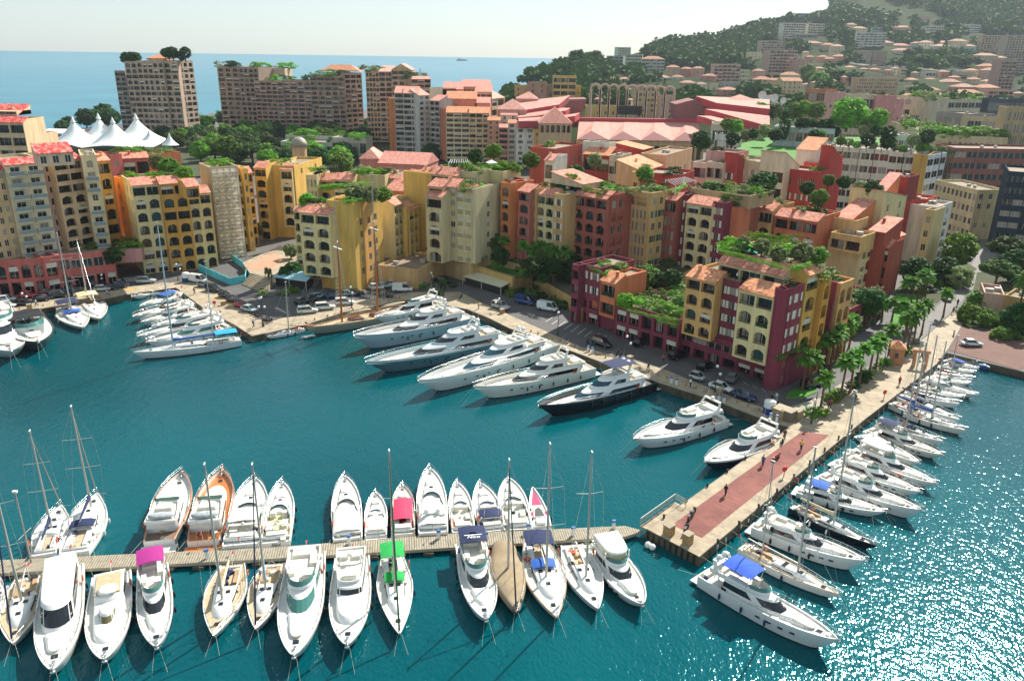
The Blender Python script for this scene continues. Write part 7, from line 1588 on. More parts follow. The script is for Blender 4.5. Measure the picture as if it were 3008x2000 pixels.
# --- left basin
motor('white motor yacht cut off by the left edge in the left basin', k_(95, 670), k_(-90, 330), .3, 'fly')
motor('dark grey open tender with a black canopy in the left basin', k_(330, 592), k_(165, 350), .34, 'exp', mt=mat('grey_hull', '77807f', .3), hullc=mat('slate_hull', '4a5558', .3), cockc=mat('dark_teal_canvas', '12303c', .7), rail=False, can=(mat('black_canvas', '10141c', .8), .2, .45), arch=False, deck=DECKC, boot=RUB)
sail('white sailing yacht with a blue canopy by the left quay', k_(713, 470), k_(560, 290), .33, mtop=(186, 686), mbase=k_(640, 350), bim=NAVY, hullc=WHITE, boot=NAVY, dodger=BLU)
sail('white sailing yacht with a cream canopy right of the blue canopy one', k_(853, 395), k_(735, 225), .34, mtop=(246, 706), mbase=k_(795, 240), bim=mat('cream_canvas', 'd0be94', .8), boot=RUB)
for nm, a, c, ww, st, kw in [
 ('nearly hidden white runabout in the inner corner of the quay, farthest of the cluster', (1125, 205), (1420, 150), .3, 'exp', {}),
 ('second farthest white cruiser of the inner corner cluster, blue folded top', (1195, 285), (1540, 170), .27, 'exp', dict(can=(BLU, .2, .5))),
 ('white sports cruiser with a brown tinted windshield in the inner corner cluster', (1135, 370), (1640, 250), .26, 'exp', dict(glass=mat('brown_glass', (.10, .05, .03), .1))),
 ('white flybridge cruiser in the middle of the inner corner cluster', (1205, 420), (1660, 310), .26, 'fly', {}),
 ('white cruiser fifth from the back of the inner corner cluster', (1300, 455), (1740, 350), .26, 'exp', dict(covered=WHC)),
 ('long white cruiser with a protruding bow rail in the inner corner cluster', (1175, 540), (1860, 385), .22, 'fly', dict(domes=((0, .3),))),
 ('white yacht with green tinted screen nearest the blue covered ketch', (1250, 590), (1940, 450), .24, 'fly', dict(glass=GREENG))]:
 motor(nm, k_(*a), k_(*c), ww, st, **kw)
kb = sail('white two masted ketch with bright blue sail covers', k_(1130, 680), k_(2050, 565), .2, mtop=(472, 655), mbase=(510, 1007), cover=BLU, bim=CYAN, fb=1.7, fs=1.3, mizzen=(.26, 16), hullc=mat('ketch_hull', (.62, .66, .66), .3, coat=.3), jib=None, mmt=mat('pale_blue_mast', '9fb0b8', .4))
sail('small white sailing boat tied to the quay left of the schooner', (783, 988), (893, 965), .22, mtop=(837, 829), mbase=(847, 960), fb=.8, fs=.7, cabin=True)
# schooner with varnished masts
def schooner():
 b = Boat('classic grey hulled schooner with two varnished wooden masts', (896, 962), (1215, 902), 2.0, 1.5, 'schooner', None, 'schooner'); L = b.L; B = .2*L
 b.hull(B, mat('grey_schooner_hull', '8e9284', .5), mat('dark_red_boot', '3a2018', .5), TEAKP, ts=.55, tm=.42, p=1.7, q=.95, rake=.1, bul=.2, cap=TEAKO, flare=.85); hw = B/2; z = b.dz(.4*L)
 for x0, x1 in ((.3, .42), (.5, .62)): b.tier(x0*L, x1*L, hw*.4, z, z+.5, .1, fr=.1, tail=.1, inset=.1, mt=mat('brown_joinery', '6e3a22', .5), ws=False, sw=(.1, .9))
 m = M(); m.tube((.93*L, 0, b.fb+.1), (L+3.2, 0, b.fb+1.0), .16, .08, WOODM, 7); b.part('bowsprit', m)
 for (bx, by), ty in (((1006, 932), 581), ((1110, 912), 500)):
  best = min(((abs(proj(b.root.matrix_basis @ Vector((t*L, 0, 2)))[0]-bx)), t) for t in [i/100 for i in range(100)])[1]
  x = best*L; H_ = zat(ty, b.root.matrix_basis @ Vector((x, 0, 0)))-z
  m = M(); m.tube((x, 0, z), (x-.1, 0, z+H_*.62), .24, .19, WOODM, 8); m.tube((x, 0, z+H_*.58), (x-.1, 0, z+H_), .12, .06, ALUD, 6); k = b.part('mast', m)
  m = M(); m.box((x-.05, 0, z+H_*.61), (.35, 3.6, .08), WHITE); m.build('spreader', k); m = M(); m.ball((x+.1, .3, z+H_*.66), (.2, .2, .2), WHITE, 6, 4); m.build('masthead_radar', k)
  m = M()
  for sg in (-1, 1):
   for dx in (-1.1, -.4, .3): m.tube((x+dx, sg*hw*.95, b.fs+.3), (x-.05, sg*.2, z+H_*.6), .03, .03, ROPE, 3)
   for i in range(16):
    f = (i+1)/18; y = hw*.95*(1-f)+.2*f; m.tube((x-1.1*(1-f), sg*y, b.fs+.3+(z+H_*.6-b.fs-.3)*f), (x+.3*(1-f), sg*y, b.fs+.3+(z+H_*.6-b.fs-.3)*f), .025, .025, ROPE, 3)
   m.tube((x, sg*hw*.95, b.fs+.3), (x-.1, 0, z+H_), .02, .02, ROPE, 3)
  m.build('rigging', k)
  m = M(); m.tube((x-.3, 0, z+1.3), (x-.27*L, 0, z+1.6), .14, .12, WOODM, 7); b2 = m.build('boom', k)
  m = M(); m.ball((x-.15*L, 0, z+1.72), (.12*L, .22, .28), mat('cream_sail', 'c9bd9c', .8), 8, 5); m.build('furled_sail', b2)
  m = M(); m.tube((x-.1, 0, z+H_*.6), (L+3, 0, b.fb+1), .02, .02, ROPE, 3); m.tube((x-.1, 0, z+H_*.95), (L+3, 0, b.fb+1), .02, .02, ROPE, 3); m.build('forestay', k)
 b.rail(.02, .6, 12, mt=ROPE, name='guard_rail'); b.lines(2)
schooner()
# --- right of the pier, near to far, bows to the lower right
motor('largest yacht right of the pier, with a square bright blue canopy', j_(910, 1330), j_(150, 930), .24, 'fly', can=(ROYAL, .17, .40), fb=2.3, fs=1.5, fend=BLUEF, domes=((-.5, .3), (.5, .3)), glass=BGLASS)
sail('white sailing yacht with cream wooden side decks behind the blue canopy yacht', j_(920, 1072), j_(350, 790), .23, mtop=j_(790, 230), mbase=j_(680, 940), deck=DECKC, wood=TEAK, mmt=ALU, mizzen=(.22, 12))
motor('white flybridge yacht with dark curved side windows, second motor yacht right of the pier', j_(1068, 872), j_(435, 655), .25, 'fly', fb=2.1, fs=1.4, domes=((0, .34),))
sail('dark hulled sailing yacht moored behind the second motor yacht', j_(1130, 790), j_(640, 560), .22, mtop=(2522, 1150), mbase=j_(880, 660), hullc=mat('black_hull', (.008, .009, .015), .15, coat=.5), cover=mat('cream_sail', 'c9bd9c', .8), deck=DECKC)
motor('white cruiser with a rounded blue cockpit cover right of the pier', j_(1180, 592), j_(680, 460), .27, 'fly', can=(BLU, .08, .34), canh=1.2)
motor('white flybridge yacht with a dark hull window line, right of the pier', j_(1390, 582), j_(830, 375), .25, 'fly', fb=2.1)
motor('white flybridge boat with a person sunbathing on its foredeck', j_(1385, 478), j_(900, 300), .25, 'fly')
motor('white yacht with a grey raked windscreen, fifth motor yacht along the pier', j_(1475, 430), j_(1000, 235), .26, 'fly', ht=True, arch=False)
motor('white cabin boat tucked behind the yacht with a grey windscreen', j_(1375, 310), j_(1050, 150), .27, 'exp', covered=WHC)
motor('cream yacht with a black flybridge canopy halfway along the pier', j_(1510, 265), j_(1100, 115), .27, 'fly', mt=CREAM, can=(NAVY, .1, .35), domes=((0, .34),))
FC = lambda x, y: (2200+x/2.903, 800+y/2.903)
sail('white sailing yacht with a blue wheel cover beside the cream yacht', FC(1660, 1440), FC(1210, 1290), .27, mtop=FC(1530, 590), mbase=FC(1340, 1320), dodger=NAVY, cover=NAVY)
sail('cream sailing yacht with a long bow sprit along the pier', FC(1850, 1345), FC(1330, 1190), .22, mtop=FC(1700, 590), mbase=FC(1560, 1230), cover=BLU, hullc=CREAM, deck=DECKC)
sail('white sailing yacht with a bright blue boom cover along the pier', FC(1690, 1295), FC(1215, 1110), .25, mtop=FC(1465, 600), mbase=FC(1400, 1180), cover=BLU, bim=None, dodger=BLU)
sail('white sailing yacht with a small blue binnacle cover along the pier', FC(1800, 1255), FC(1265, 1045), .24, mtop=FC(1600, 540), mbase=FC(1500, 1130), cover=NAVY, dodger=NAVY)
sail('white sailing yacht with a navy boom cover and red flag along the pier', FC(1800, 1120), FC(1330, 1015), .24, mtop=FC(1640, 440), mbase=FC(1440, 1060), cover=NAVY)
motor('white cruiser with a green tinted windshield in the far pier row', FC(1830, 1060), FC(1420, 970), .28, 'exp')
motor('long white cruiser with a pointed bow in the far pier row', FC(1943, 1042), FC(1490, 905), .24, 'exp', covered=WHC)
motor('white day boat under a grey cover in the far pier row', FC(1880, 945), FC(1540, 890), .28, 'exp', covered=WHC)
sail('small white sailing boat in the far pier row', FC(1915, 910), FC(1580, 855), .27, mtop=FC(1770, 540), mbase=FC(1720, 880))
motor('white motor boat with blue seats at the far end of the pier row', FC(1925, 850), FC(1640, 795), .3, 'exp', can=(NAVY, .25, .5))
motor('white cruiser with a blue camper top at the far end of the pier row', FC(1955, 818), FC(1690, 745), .3, 'exp', can=(BLU, .15, .55))
motor('small blue hulled work boat by the slipway', FC(2050, 805), FC(1880, 750), .36, 'exp', hullc=BLU, low=BLU, rail=False, arch=False, lines=0, cockc=mat('grey_deck', '77807f', .7))
motor('grey inflatable dinghy with an outboard at the slipway', FC(2083, 700), FC(2075, 800), .36, 'exp', hullc=mat('light_grey_tube', 'b5b8b4', .6), low=mat('light_grey_tube', 'b5b8b4', .6), rail=False, arch=False, lines=0, ports=False, name='dinghy', plat=0, hatch=False, pad=False, cat='dinghy')
motor('small white rowing dinghy floating left of the schooner hull', (888, 990), (925, 983), .4, 'none', rail=False, lines=0, ports=False, name='dinghy', plat=0, hatch=False, pad=False, fb=.5, fs=.4, L=2.6, cat='dinghy')
# ================================================================ PIER FITTINGS, VEHICLES, PEOPLE
PLANK = mat('pontoon_planks', 'aaa08c', .85, .3, 1.5)
def planks():
 n = PLANK.node_tree.nodes; l = PLANK.node_tree.links; b = n['Principled BSDF']
 tc = n.new('ShaderNodeTexCoord'); wv = n.new('ShaderNodeTexWave'); wv.inputs['Scale'].default_value = 1.1; wv.inputs['Distortion'].default_value = .15
 mp = n.new('ShaderNodeMapping'); mp.inputs['Rotation'].default_value = (0, 0, math.radians(-8)); l.new(tc.outputs['Object'], mp.inputs[0]); l.new(mp.outputs[0], wv.inputs[0])
 mx = n.new('ShaderNodeMix'); mx.data_type = 'RGBA'; mx.blend_type = 'MULTIPLY'; mx.inputs[0].default_value = .6
 l.new(b.inputs['Base Color'].links[0].from_socket, mx.inputs[6]); l.new(wv.outputs['Color'], mx.inputs[7]); l.new(mx.outputs[2], b.inputs['Base Color'])
planks()
def pontoon():
 top = [(-60, 1650), (0, 1644), (800, 1607), (1300, 1568), (1836, 1544), (1890, 1558), (1838, 1575), (1300, 1609), (800, 1640), (0, 1683), (-60, 1688)]
 P = [W(x, y, .75) for x, y in top]; m = M(); o = P[3]
 r = empty('pontoon', (o.x, o.y, 0), 0, 'long pale planked pontoon with boats moored on both sides', 'pontoon'); org = Vector((o.x, o.y, 0))
 Q = P[::-1] if sum(P[i].x*P[(i+1) % 11].y-P[(i+1) % 11].x*P[i].y for i in range(11)) < 0 else P
 m.face(Q, PLANK)
 m.build('planking', r, org); m = M(); em = mat('pontoon_edge', 'a39b88', .8)
 for i in range(len(Q)):
  a, b = Q[i], Q[(i+1) % len(Q)]; m.face([(a.x, a.y, .35), (b.x, b.y, .35), (b.x, b.y, .749), (a.x, a.y, .749)], em)
  d = (b-a); k = int(d.length/3)
  for j in range(k): c = a.lerp(b, (j+.5)/k); m.box((c.x, c.y, .12), (1.2, .8, .5), mat('concrete_float', '4c4840', .9))
 m.build('float', r, org)
pontoon()
STB = mat('stone_block', 'a8895e', .9, .4, 2)
def pedestal(p, label, g_='service pedestals'):
 r = empty('service_pedestal', p, R.random(), label, 'service pedestal', g_)
 m = M(); m.box((0, 0, .5), (.35, .35, 1.), WHITE, 0, .9); m.build('post', r); m = M(); m.box((0, 0, 1.1), (.5, .45, .22), mat('blue_cap', '3d6ea8', .4), 0, .8); m.build('cap', r)
for i, (x, y) in enumerate([i_(285, 645), i_(563, 590), i_(858, 610), i_(1125, 565), h_(730, 665), h_(1318, 630), g(1362, 760), g(385, 800)]):
 pedestal(W(x, y, .75), ['pedestal right of the lettered canopy boat', 'pedestal behind the tan covered boat', 'pedestal behind the plain white sailing yacht', 'pedestal nearest the stone pier', 'pedestal behind the pilothouse yacht', 'pedestal below the widest white sports yacht', 'pedestal left of the bundled cream sail', 'pedestal at the long white hardtop yacht'][i]+', on the pontoon')
for i, (x, y) in enumerate([E_ for E_ in [(1600+1078/2.904, 700+1235/2.904), (1600+1122/2.904, 700+1250/2.904), (1600+1484/2.904, 700+1385/2.904), (1600+1528/2.904, 700+1400/2.904), (1600+370/2.904, 700+965/2.904), (1600+406/2.904, 700+980/2.904), (1600+1925/2.904, 700+1550/2.904), (1600+1978/2.904, 700+1565/2.904)]]):
 pedestal(W(x, y, 1.35), 'white pedestal with a blue cap in a pair on the main quay edge', 'pairs of pedestals on the main quay')
def lampp(px, py, ty, label, z=1.35):
 p = W(px, py, z); h = zat(ty, p)-z; r = empty('street_lamp', p, R.random()*3, label, 'street lamp', 'twin globe street lamps')
 m = M(); dk = mat('dark_lamp_post', (.03, .035, .04), .5); m.tube((0, 0, 0), (0, 0, h), .1, .06, dk, 6); m.tube((0, 0, 0), (0, 0, .6), .16, .12, dk, 6); m.tube((0, 0, h*.62), (.7, 0, h*.66), .04, .04, dk, 4); m.build('post', r)
 for c in ((0, 0, h+.2), (.8, 0, h*.66+.2)): m = M(); m.ball(c, (.27, .27, .27), mat('white_globe', (.8, .8, .78), .3), 8, 6); m.build('globe', r)
EC = lambda x, y: (1600+x/2.904, 700+y/2.904); BC = lambda x, y: (700+x/2.904, 450+y/2.904); AC = lambda x, y: (x/2.904, 400+y/2.904); CC_ = lambda x, y: (1400+x/2.904, 450+y/2.904)
for (b, t, l) in [(EC(112, 822), EC(120, 640), 'lamp by the parking bays in front of the maroon quay house'), (EC(692, 1030), EC(700, 845), 'lamp behind the navy awning yacht'), (EC(1450, 1310), EC(1460, 1100), 'lamp beside the white coupe on the main quay'),
   (CC_(192, 1350), CC_(180, 1250), 'lamp beside the silver estate car'), (BC(1648, 1130), BC(1660, 1030), 'lamp by the restaurant end of the wide quay'), (BC(968, 1320), BC(950, 1150), 'lamp behind the schooner masts'),
   (BC(218, 1480), BC(200, 1240), 'lamp left of the small white sailing boat'), (K_ := (2240/2.904, 800+460/2.904), (2240/2.904, 800+230/2.904), 'lamp at the point of the left quay') , (AC(1520, 1230), AC(1512, 1100), 'lamp behind the white round kiosk'),
   (AC(885, 1300), AC(880, 1190), 'lamp beside the tunnel mouth cars'), (AC(205, 1430), AC(203, 1350), 'lamp in front of the red car on the left quay'), (F_(560, 1180), F_(575, 1010), 'lamp beside the round palm bed'), (F_(1140, 830), F_(1160, 690), 'lamp left of the stone gate house'), (F_(530, 1290), F_(555, 1100), 'lamp at the pier root')]:
 lampp(b[0], b[1], t[1], l)
# bollards: along the quay edge
def bollards(a, b, n, z, lab, inset=(0, 0)):
 A, B = W(*a, z), W(*b, z)
 for i in range(n):
  p = A.lerp(B, (i+.5)/n); m = M(); m.tube((0, 0, 0), (0, 0, .38), .15, .12, STB if 'stone' in lab else RUB, 6); m.ball((0, 0, .42), (.2, .2, .12), STB if 'stone' in lab else RUB, 6, 4); o = m.build('bollard'); o.location = p; tag(o, lab, 'bollard', lab+'s')
bollards((40, 912), (340, 868), 9, 1.35, 'small stone bollard on the left quay edge'); bollards((1510, 958), (1700, 1022), 9, 1.35, 'small stone bollard behind the cream yacht'); bollards((1720, 1030), (2280, 1222), 20, 1.35, 'small stone bollard on the main quay by the road')
bollards((1915, 1546), (2310, 1262), 7, 1.36, 'black mooring bollard on the left pier edge'); bollards((2075, 1622), (2520, 1240), 9, 1.36, 'black mooring bollard on the right pier edge'); bollards((905, 945), (1190, 872), 8, 1.35, 'small stone bollard beside the schooner')
def block(px, py, s, h, lab, mt=STB, name='stone_cabinet', cat='cabinet', rz=.7, z=1.36):
 r = empty(name, W(px, py, z), rz, lab, cat); m = M(); m.box((0, 0, h/2), (s, s*.9, h), mt, 0, .97); m.build('body', r); m = M(); m.box((0, 0, h+.06), (s*1.12, s*1.0, .12), PAVE); m.build('lid', r)
block(*i_(1488, 600), 1.1, 1.2, 'square stone cabinet at the pier end, left one'); block(*i_(1612, 660), 1.0, 1.25, 'taller square stone cabinet at the pier end, right one'); block(*EC(728, 1045), 1.0, .9, 'stone cabinet behind the navy awning yacht'); block(*EC(1490, 1330), .9, .9, 'stone cabinet in front of the white coupe'); block(*CC_(217, 1365), .9, .9, 'stone cabinet beside the silver estate car')
block(*AC(252, 1470), .9, .9, 'stone cabinet on the left quay edge'); block(*AC(1905, 1440), .9, .8, 'stone cabinet behind the inner corner boats')
block(*EC(2010, 1520), 2.2, 1.5, 'large tan equipment shed at the quay corner', mat('tan_plastic', 'a08a64', .6), 'equipment_box', 'box'); block(*EC(2080, 1545), 1.8, 1.6, 'grey brown container beside the tan shed at the quay corner', mat('brown_plastic', '6e6252', .6), 'equipment_box', 'box'); block(*EC(2150, 1530), 1.4, 1.3, 'pale crate at the right of the quay corner containers', mat('tan_plastic', 'a08a64', .6), 'equipment_box', 'box')
def kiosk(px, py, lab):
 r = empty('round_tank', W(px, py, 1.35), 0, lab, 'tank'); m = M(); m.tube((0, 0, 0), (0, 0, 1.1), .95, .95, mat('tank_navy', '183a78', .4), 14); m.build('base', r); m = M(); m.tube((0, 0, 1.1), (0, 0, 2.1), .95, .95, WHITE, 14); m.ball((0, 0, 2.1), (.95, .95, .3), WHITE, 14, 5); m.build('top', r)
kiosk(*EC(1912, 1490), 'white and navy round tank at the quay corner'); kiosk(*AC(1590, 1240), 'white and navy round tank beside the left basin')
# white round mooring buoys, hanging fenders of the pier
for x, y, l in [(1352, 672, 'left'), (1380, 686, 'right')]:
 m = M(); m.ball((0, 0, 0), (.42, .42, .42), WHITE, 10, 7); o = m.build('buoy'); o.location = W(*i_(x, y), .35); tag(o, l+' of two white round buoys at the pier corner', 'buoy')
A, B = W(1900, 1560, .8), W(2050, 1640, .8)
for i in range(9):
 m = M(); m.box((0, 0, -.35), (.28, .28, 1.5), RUB); o = m.build('pier_fender'); o.location = A.lerp(B, (i+.5)/9)+Vector((-.12, -.2, 0)); o.rotation_euler.z = -.7; tag(o, 'black upright rubber fender on the pier end wall', 'fender', 'rubber fenders on the pier end')
A, B = W(2064, 1632, .6), W(2535, 1238, .6)
for i in range(26):
 m = M(); m.ball((0, 0, 0), (.2, .2, .42), WHITE if i % 3 else RUB, 7, 5); o = m.build('hanging_fender'); p = A.lerp(B, (i+.5)/26); o.location = p+Vector((.2, -.15, 0)); tag(o, 'pale oval fender hanging on the right wall of the pier' if i % 3 else 'black oval fender hanging on the right wall of the pier', 'fender', 'fenders on the right pier wall')
def railing():
 r = empty('gangway_railing', W(1885, 1545, 1.36), 0, 'pale metal gangway with railings at the left pier corner', 'gangway'); o = Vector(r.location)
 pts = [W(*i_(*q), 1.36) for q in ((1300, 548), (1528, 385), (1600, 425))]; m = M(); gm = mat('galvanised_rail', (.45, .42, .36), .5, metal=.3)
 for a, b in zip(pts, pts[1:]):
  n = max(2, int((b-a).length/1.2))
  for h in (.45, .8, 1.1): m.tube(a+Vector((0, 0, h)), b+Vector((0, 0, h)), .05, .05, gm, 4)
  for i in range(n+1): q = a.lerp(b, i/n); m.tube(q, q+Vector((0, 0, 1.1)), .05, .05, gm, 4)
 m.build('railing', r, o); m = M(); q = [W(*i_(*c), 1.30) for c in ((1300, 548), (1528, 388), (1600, 425), (1530, 440), (1345, 568))]
 if (q[1]-q[0]).cross(q[2]-q[1]).z < 0: q = q[::-1]
 m.face(q, PAVE); m.face([(a.x, a.y, 1.1) for a in q[::-1]], PAVE)
 for a, b in zip(q, q[1:]+q[:1]): m.face([(a.x, a.y, 1.1), (b.x, b.y, 1.1), b, a], PAVE)
 m.build('walkway', r, o)
railing()
# ---- vehicles
TYRE = mat('tyre', (.015, .015, .015), .8); RIM = mat('wheel_rim', (.4, .4, .42), .3, metal=.8); LAMPW = mat('headlamp', (.7, .7, .7), .15); LAMPR = mat('tail_lamp', (.4, .01, .01), .3)
def car_mesh(kind, col):
 L, Wd, H = {'car': (4.2, 1.72, 1.45), 'suv': (4.5, 1.85, 1.72), 'van': (4.9, 1.9, 2.1), 'mini': (2.8, 1.55, 1.5), 'small': (3.7, 1.62, 1.48), 'pick': (4.4, 1.75, 1.5)}[kind]
 pt = paint(col, .2, .6); r = empty('parked_car', (0, 0, 0)); hw = Wd/2
 if kind == 'van': prof = [(-L/2, .35, .35), (-L/2+.02, .95, .95), (-L/2+.08, .98, 2.0), (-.1, 1, 2.05), (L/2-1.5, 1.02, 2.02), (L/2-.75, 1.15, 1.15), (L/2-.1, .85, .85), (L/2, .4, .4)]
 belt = {'car': .86, 'suv': 1.0, 'van': 1.1, 'mini': .9, 'small': .88, 'pick': .95}[kind]; m = M()
 xs = [(-.5, .55, .78), (-.47, .3, .9), (-.3, .27, .97), (0, .27, 1.), (.28, .27, .98), (.44, .3, .9), (.5, .5, .76)]; rs = []
 for fx, zb, wf in xs:
  top = belt*(1 if fx < .2 else (.93 if fx < .4 else (.82 if fx < .48 else .72))) if kind != 'van' else belt*(1 if fx < .4 else .8); w_ = hw*wf
  rs.append([(fx*L, -w_*.92, zb), (fx*L, -w_, zb+.22), (fx*L, -w_*.97, top-.06), (fx*L, -w_*.85, top), (fx*L, w_*.85, top), (fx*L, w_*.97, top-.06), (fx*L, w_, zb+.22), (fx*L, w_*.92, zb)])
 m.rings(rs, pt, sm=True)
 a0, a1, b0, b1 = {'car': (-.40, .24, -.26, .06), 'suv': (-.48, .22, -.44, .08), 'van': (-.49, .40, -.47, .24), 'mini': (-.46, .30, -.36, .10), 'small': (-.45, .26, -.36, .08), 'pick': (-.12, .22, -.08, .08)}[kind]
 def ro(x, y): return (x, y)
 base = [(a0*L, -hw*.86), (a1*L, -hw*.84), (a1*L, hw*.84), (a0*L, hw*.86)]; top = [(b0*L, -hw*.72), (b1*L, -hw*.68), (b1*L, hw*.68), (b0*L, hw*.72)]
 m.face([(x, y, H-.02) for x, y in top], pt)
 for i in range(4):   # roof pillars
  (x0, y0), (x1, y1) = base[i], top[i]; m.tube((x0, y0, belt-.02), (x1, y1, H-.03), .05, .04, pt, 4)
 m.rings([[(x*.995, y*.99, H-.1) for x, y in top], [(x, y, H-.02) for x, y in top]], pt, False, False, sm=False)
 if kind == 'van': m.rings([[(a0*L+.02, -hw*.88, belt-.05), (.02*L, -hw*.88, belt-.05), (.02*L, hw*.88, belt-.05), (a0*L+.02, hw*.88, belt-.05)], [(b0*L, -hw*.78, H-.05), (.02*L, -hw*.78, H-.05), (.02*L, hw*.78, H-.05), (b0*L, hw*.78, H-.05)]], pt, sm=False)
 m.build('body', r)
 m = M(); m.rings([[(x*.99, y*.98, belt-.03) for x, y in base], [(x, y, H-.06) for x, y in top]], BGLASS, False, False, sm=False); m.build('window_glass', r)
 for sx in (-.31, .31):
  for sy in (-1, 1):
   m = M(); m.tube((sx*L, sy*(hw-.2), .32), (sx*L, sy*(hw+.01), .32), .32, .32, TYRE, 12); w_ = m.build('wheel', r); m = M(); m.tube((sx*L, sy*(hw+.005), .32), (sx*L, sy*(hw+.03), .32), .2, .19, RIM, 8); m.build('rim', w_)
 for sy in (-1, 1):
  m = M(); m.box((L*.475, sy*hw*.62, belt*.68), (.12, .3, .14), LAMPW); m.build('headlight', r); m = M(); m.box((-L*.485, sy*hw*.66, belt*.78), (.1, .22, .16), LAMPR); m.build('tail_light', r)
 return r
CARP = {}
def car(xy, kind, col, ang, label, group=None):
 k = (kind, col)
 p = W(xy[0], xy[1], 1.35); p.z = 1.352
 if k not in CARP: CARP[k] = car_mesh(kind, col); r = CARP[k]; r.location = p; r.rotation_euler = (0, 0, math.radians(ang))
 else: r = copy_thing(CARP[k], p, math.radians(ang))
 r.name = 'van' if kind == 'van' else 'parked_car'
 tag(r, label, 'van' if kind == 'van' else 'car', group)
AD = -46
for a in [(K2 := k_(65, 245), 'small', 'b9bfc0', 15, 'silver hatchback at the left end of the left quay'), (k_(55, 300), 'car', 'c9ccca', 12, 'white saloon nearest the left frame edge on the left quay'), (k_(245, 215), 'small', 'c8182c', 15, 'bright red small car on the left quay'),
  (k_(200, 278), 'car', '1c2024', 15, 'dark saloon in front of the bright red car'), (k_(360, 240), 'small', '1d2630', 15, 'dark small car right of the bright red car'), (k_(415, 185), 'car', '6e1424', 18, 'maroon saloon on the left quay'), (k_(515, 210), 'suv', '14181c', 18, 'large black car by the blue canopy sailing yacht'),
  (k_(610, 160), 'car', '1a2650', 20, 'dark blue saloon behind the large black car'), (k_(705, 190), 'suv', '1c2224', 20, 'dark off roader behind the twin masts'), (k_(810, 120), 'car', '1c3034', 22, 'dark green saloon near the tunnel mouth'), (k_(950, 88), 'suv', '7d95a0', 25, 'light blue people carrier at the tunnel mouth'),
  (k_(875, 158), 'small', 'c6c9bc', 22, 'white small car in front of the tunnel mouth'), (k_(940, 148), 'car', '16222c', 22, 'dark car right of the white small car at the tunnel'), (k_(1022, 130), 'car', '203850', 22, 'dark blue car beside the yellow road marks'), (k_(1250, 90), 'suv', 'aab2b0', 12, 'silver estate by the yellow block arcade'),
  (k_(1690, 85), 'van', 'd8d8d4', -20, 'small white van beside the blue hoarding'), (k_(1750, 122), 'car', '8d979a', -25, 'grey saloon right of the small white van'), (k_(1822, 160), 'suv', '20262a', -28, 'dark car second right of the small white van'), (k_(1925, 212), 'small', '1f2a2c', -28, 'dark hatchback above the black saloon by the planters'), (k_(1995, 252), 'car', '14181c', -28, 'black saloon left of the red pick-up'), (k_(2068, 300), 'pick', 'a81c30', -30, 'red open car on the left quay'), (k_(2130, 332), 'car', 'a4b4b8', -30, 'pale silver car right of the red open car'),
  (BC(540, 1280), 'small', '163038', 60, 'dark teal small car in front of the awning restaurant, left'), (BC(622, 1262), 'car', '152830', 60, 'dark car in front of the awning restaurant, middle'), (BC(675, 1240), 'small', '6aa0a8', 55, 'pale teal car in front of the awning restaurant'),
  (BC(592, 1362), 'suv', 'cfd2ca', 20, 'white off roader at the zebra crossing, left one'), (BC(742, 1332), 'suv', 'd2d4cc', 18, 'white off roader right of its twin'), (BC(908, 1292), 'suv', 'd0d2cb', 15, 'white off roader behind the schooner foremast'),
  (BC(815, 1232), 'car', '1f3a66', 10, 'blue car against the yellow wall'), (BC(930, 1215), 'car', '6c8496', 10, 'grey blue car against the yellow wall'), (BC(1002, 1208), 'car', '14181e', 10, 'black car at the yellow wall corner'),
  (BC(1180, 1160), 'small', 'c4c8c4', 5, 'white small car at the left of the row under the tan wall'), (BC(1245, 1148), 'small', '98b0ae', 5, 'pale green car under the tan wall'), (BC(1322, 1132), 'car', 'c9ccc8', 0, 'white car under the tan wall'), (BC(1402, 1112), 'small', '4a4640', 0, 'dark grey car under the tan wall'), (BC(1535, 1130), 'suv', '2c6a74', -5, 'teal estate car at the right of the row under the tan wall'),
  (BC(1400, 1178), 'van', 'd6d8d4', 5, 'white van behind the first large yacht'), (BC(1250, 1228), 'car', '20241e', 5, 'dark green car behind the schooner mainmast'), (BC(1608, 1072), 'car', '0f1114', -10, 'black car by the restaurant corner'), (BC(1745, 1098), 'car', '0f1114', -15, 'black saloon at the restaurant awning'),
  (BC(2240, 1325), 'suv', 'a9afac', -35, 'silver estate car on the main quay'), (CC_(415, 1285), 'van', '1c3f78', -30, 'dark blue van parked before the hedge'), (CC_(605, 1340), 'van', 'd2dcdc', -30, 'white van parked right of the dark blue van'),
  (EC(490, 915), 'suv', '101216', AD, 'black car behind the cream yacht by the road'), (EC(812, 908), 'car', '14161a', 50, 'black car at the maroon wing'), (EC(1135, 1018), 'suv', '14161a', 40, 'black car at the maroon arcade, left'), (EC(1368, 1108), 'car', '101216', 45, 'black car at the maroon arcade, right'),
  (EC(1300, 1205), 'mini', 'a9aeb0', AD+6, 'tiny silver two seater on the main quay'), (EC(1502, 1292), 'car', 'd4d6d2', AD+4, 'white coupe on the main quay'), (EC(1702, 1365), 'car', '16305c', AD+4, 'blue convertible at the quay corner'), (EC(1598, 1212), 'car', '6f7678', 60, 'grey car under the maroon corner planters'),
  (F_(530, 975), 'suv', '10141a', 30, 'dark car behind the small lawn'), (F_(1895, 625), 'car', 'c9cbca', -5, 'silver saloon parked on the brick slipway'), (F_(1797, 118), 'small', '8a8f92', 70, 'silver car driving down the sunlit road'), (F_(1522, 165), 'suv', '1c2a28', -5, 'dark green car behind the palms at the junction'), (F_(1682, 235), 'car', 'd2d4d2', 75, 'white car driving at the junction')]:
 car(*a)
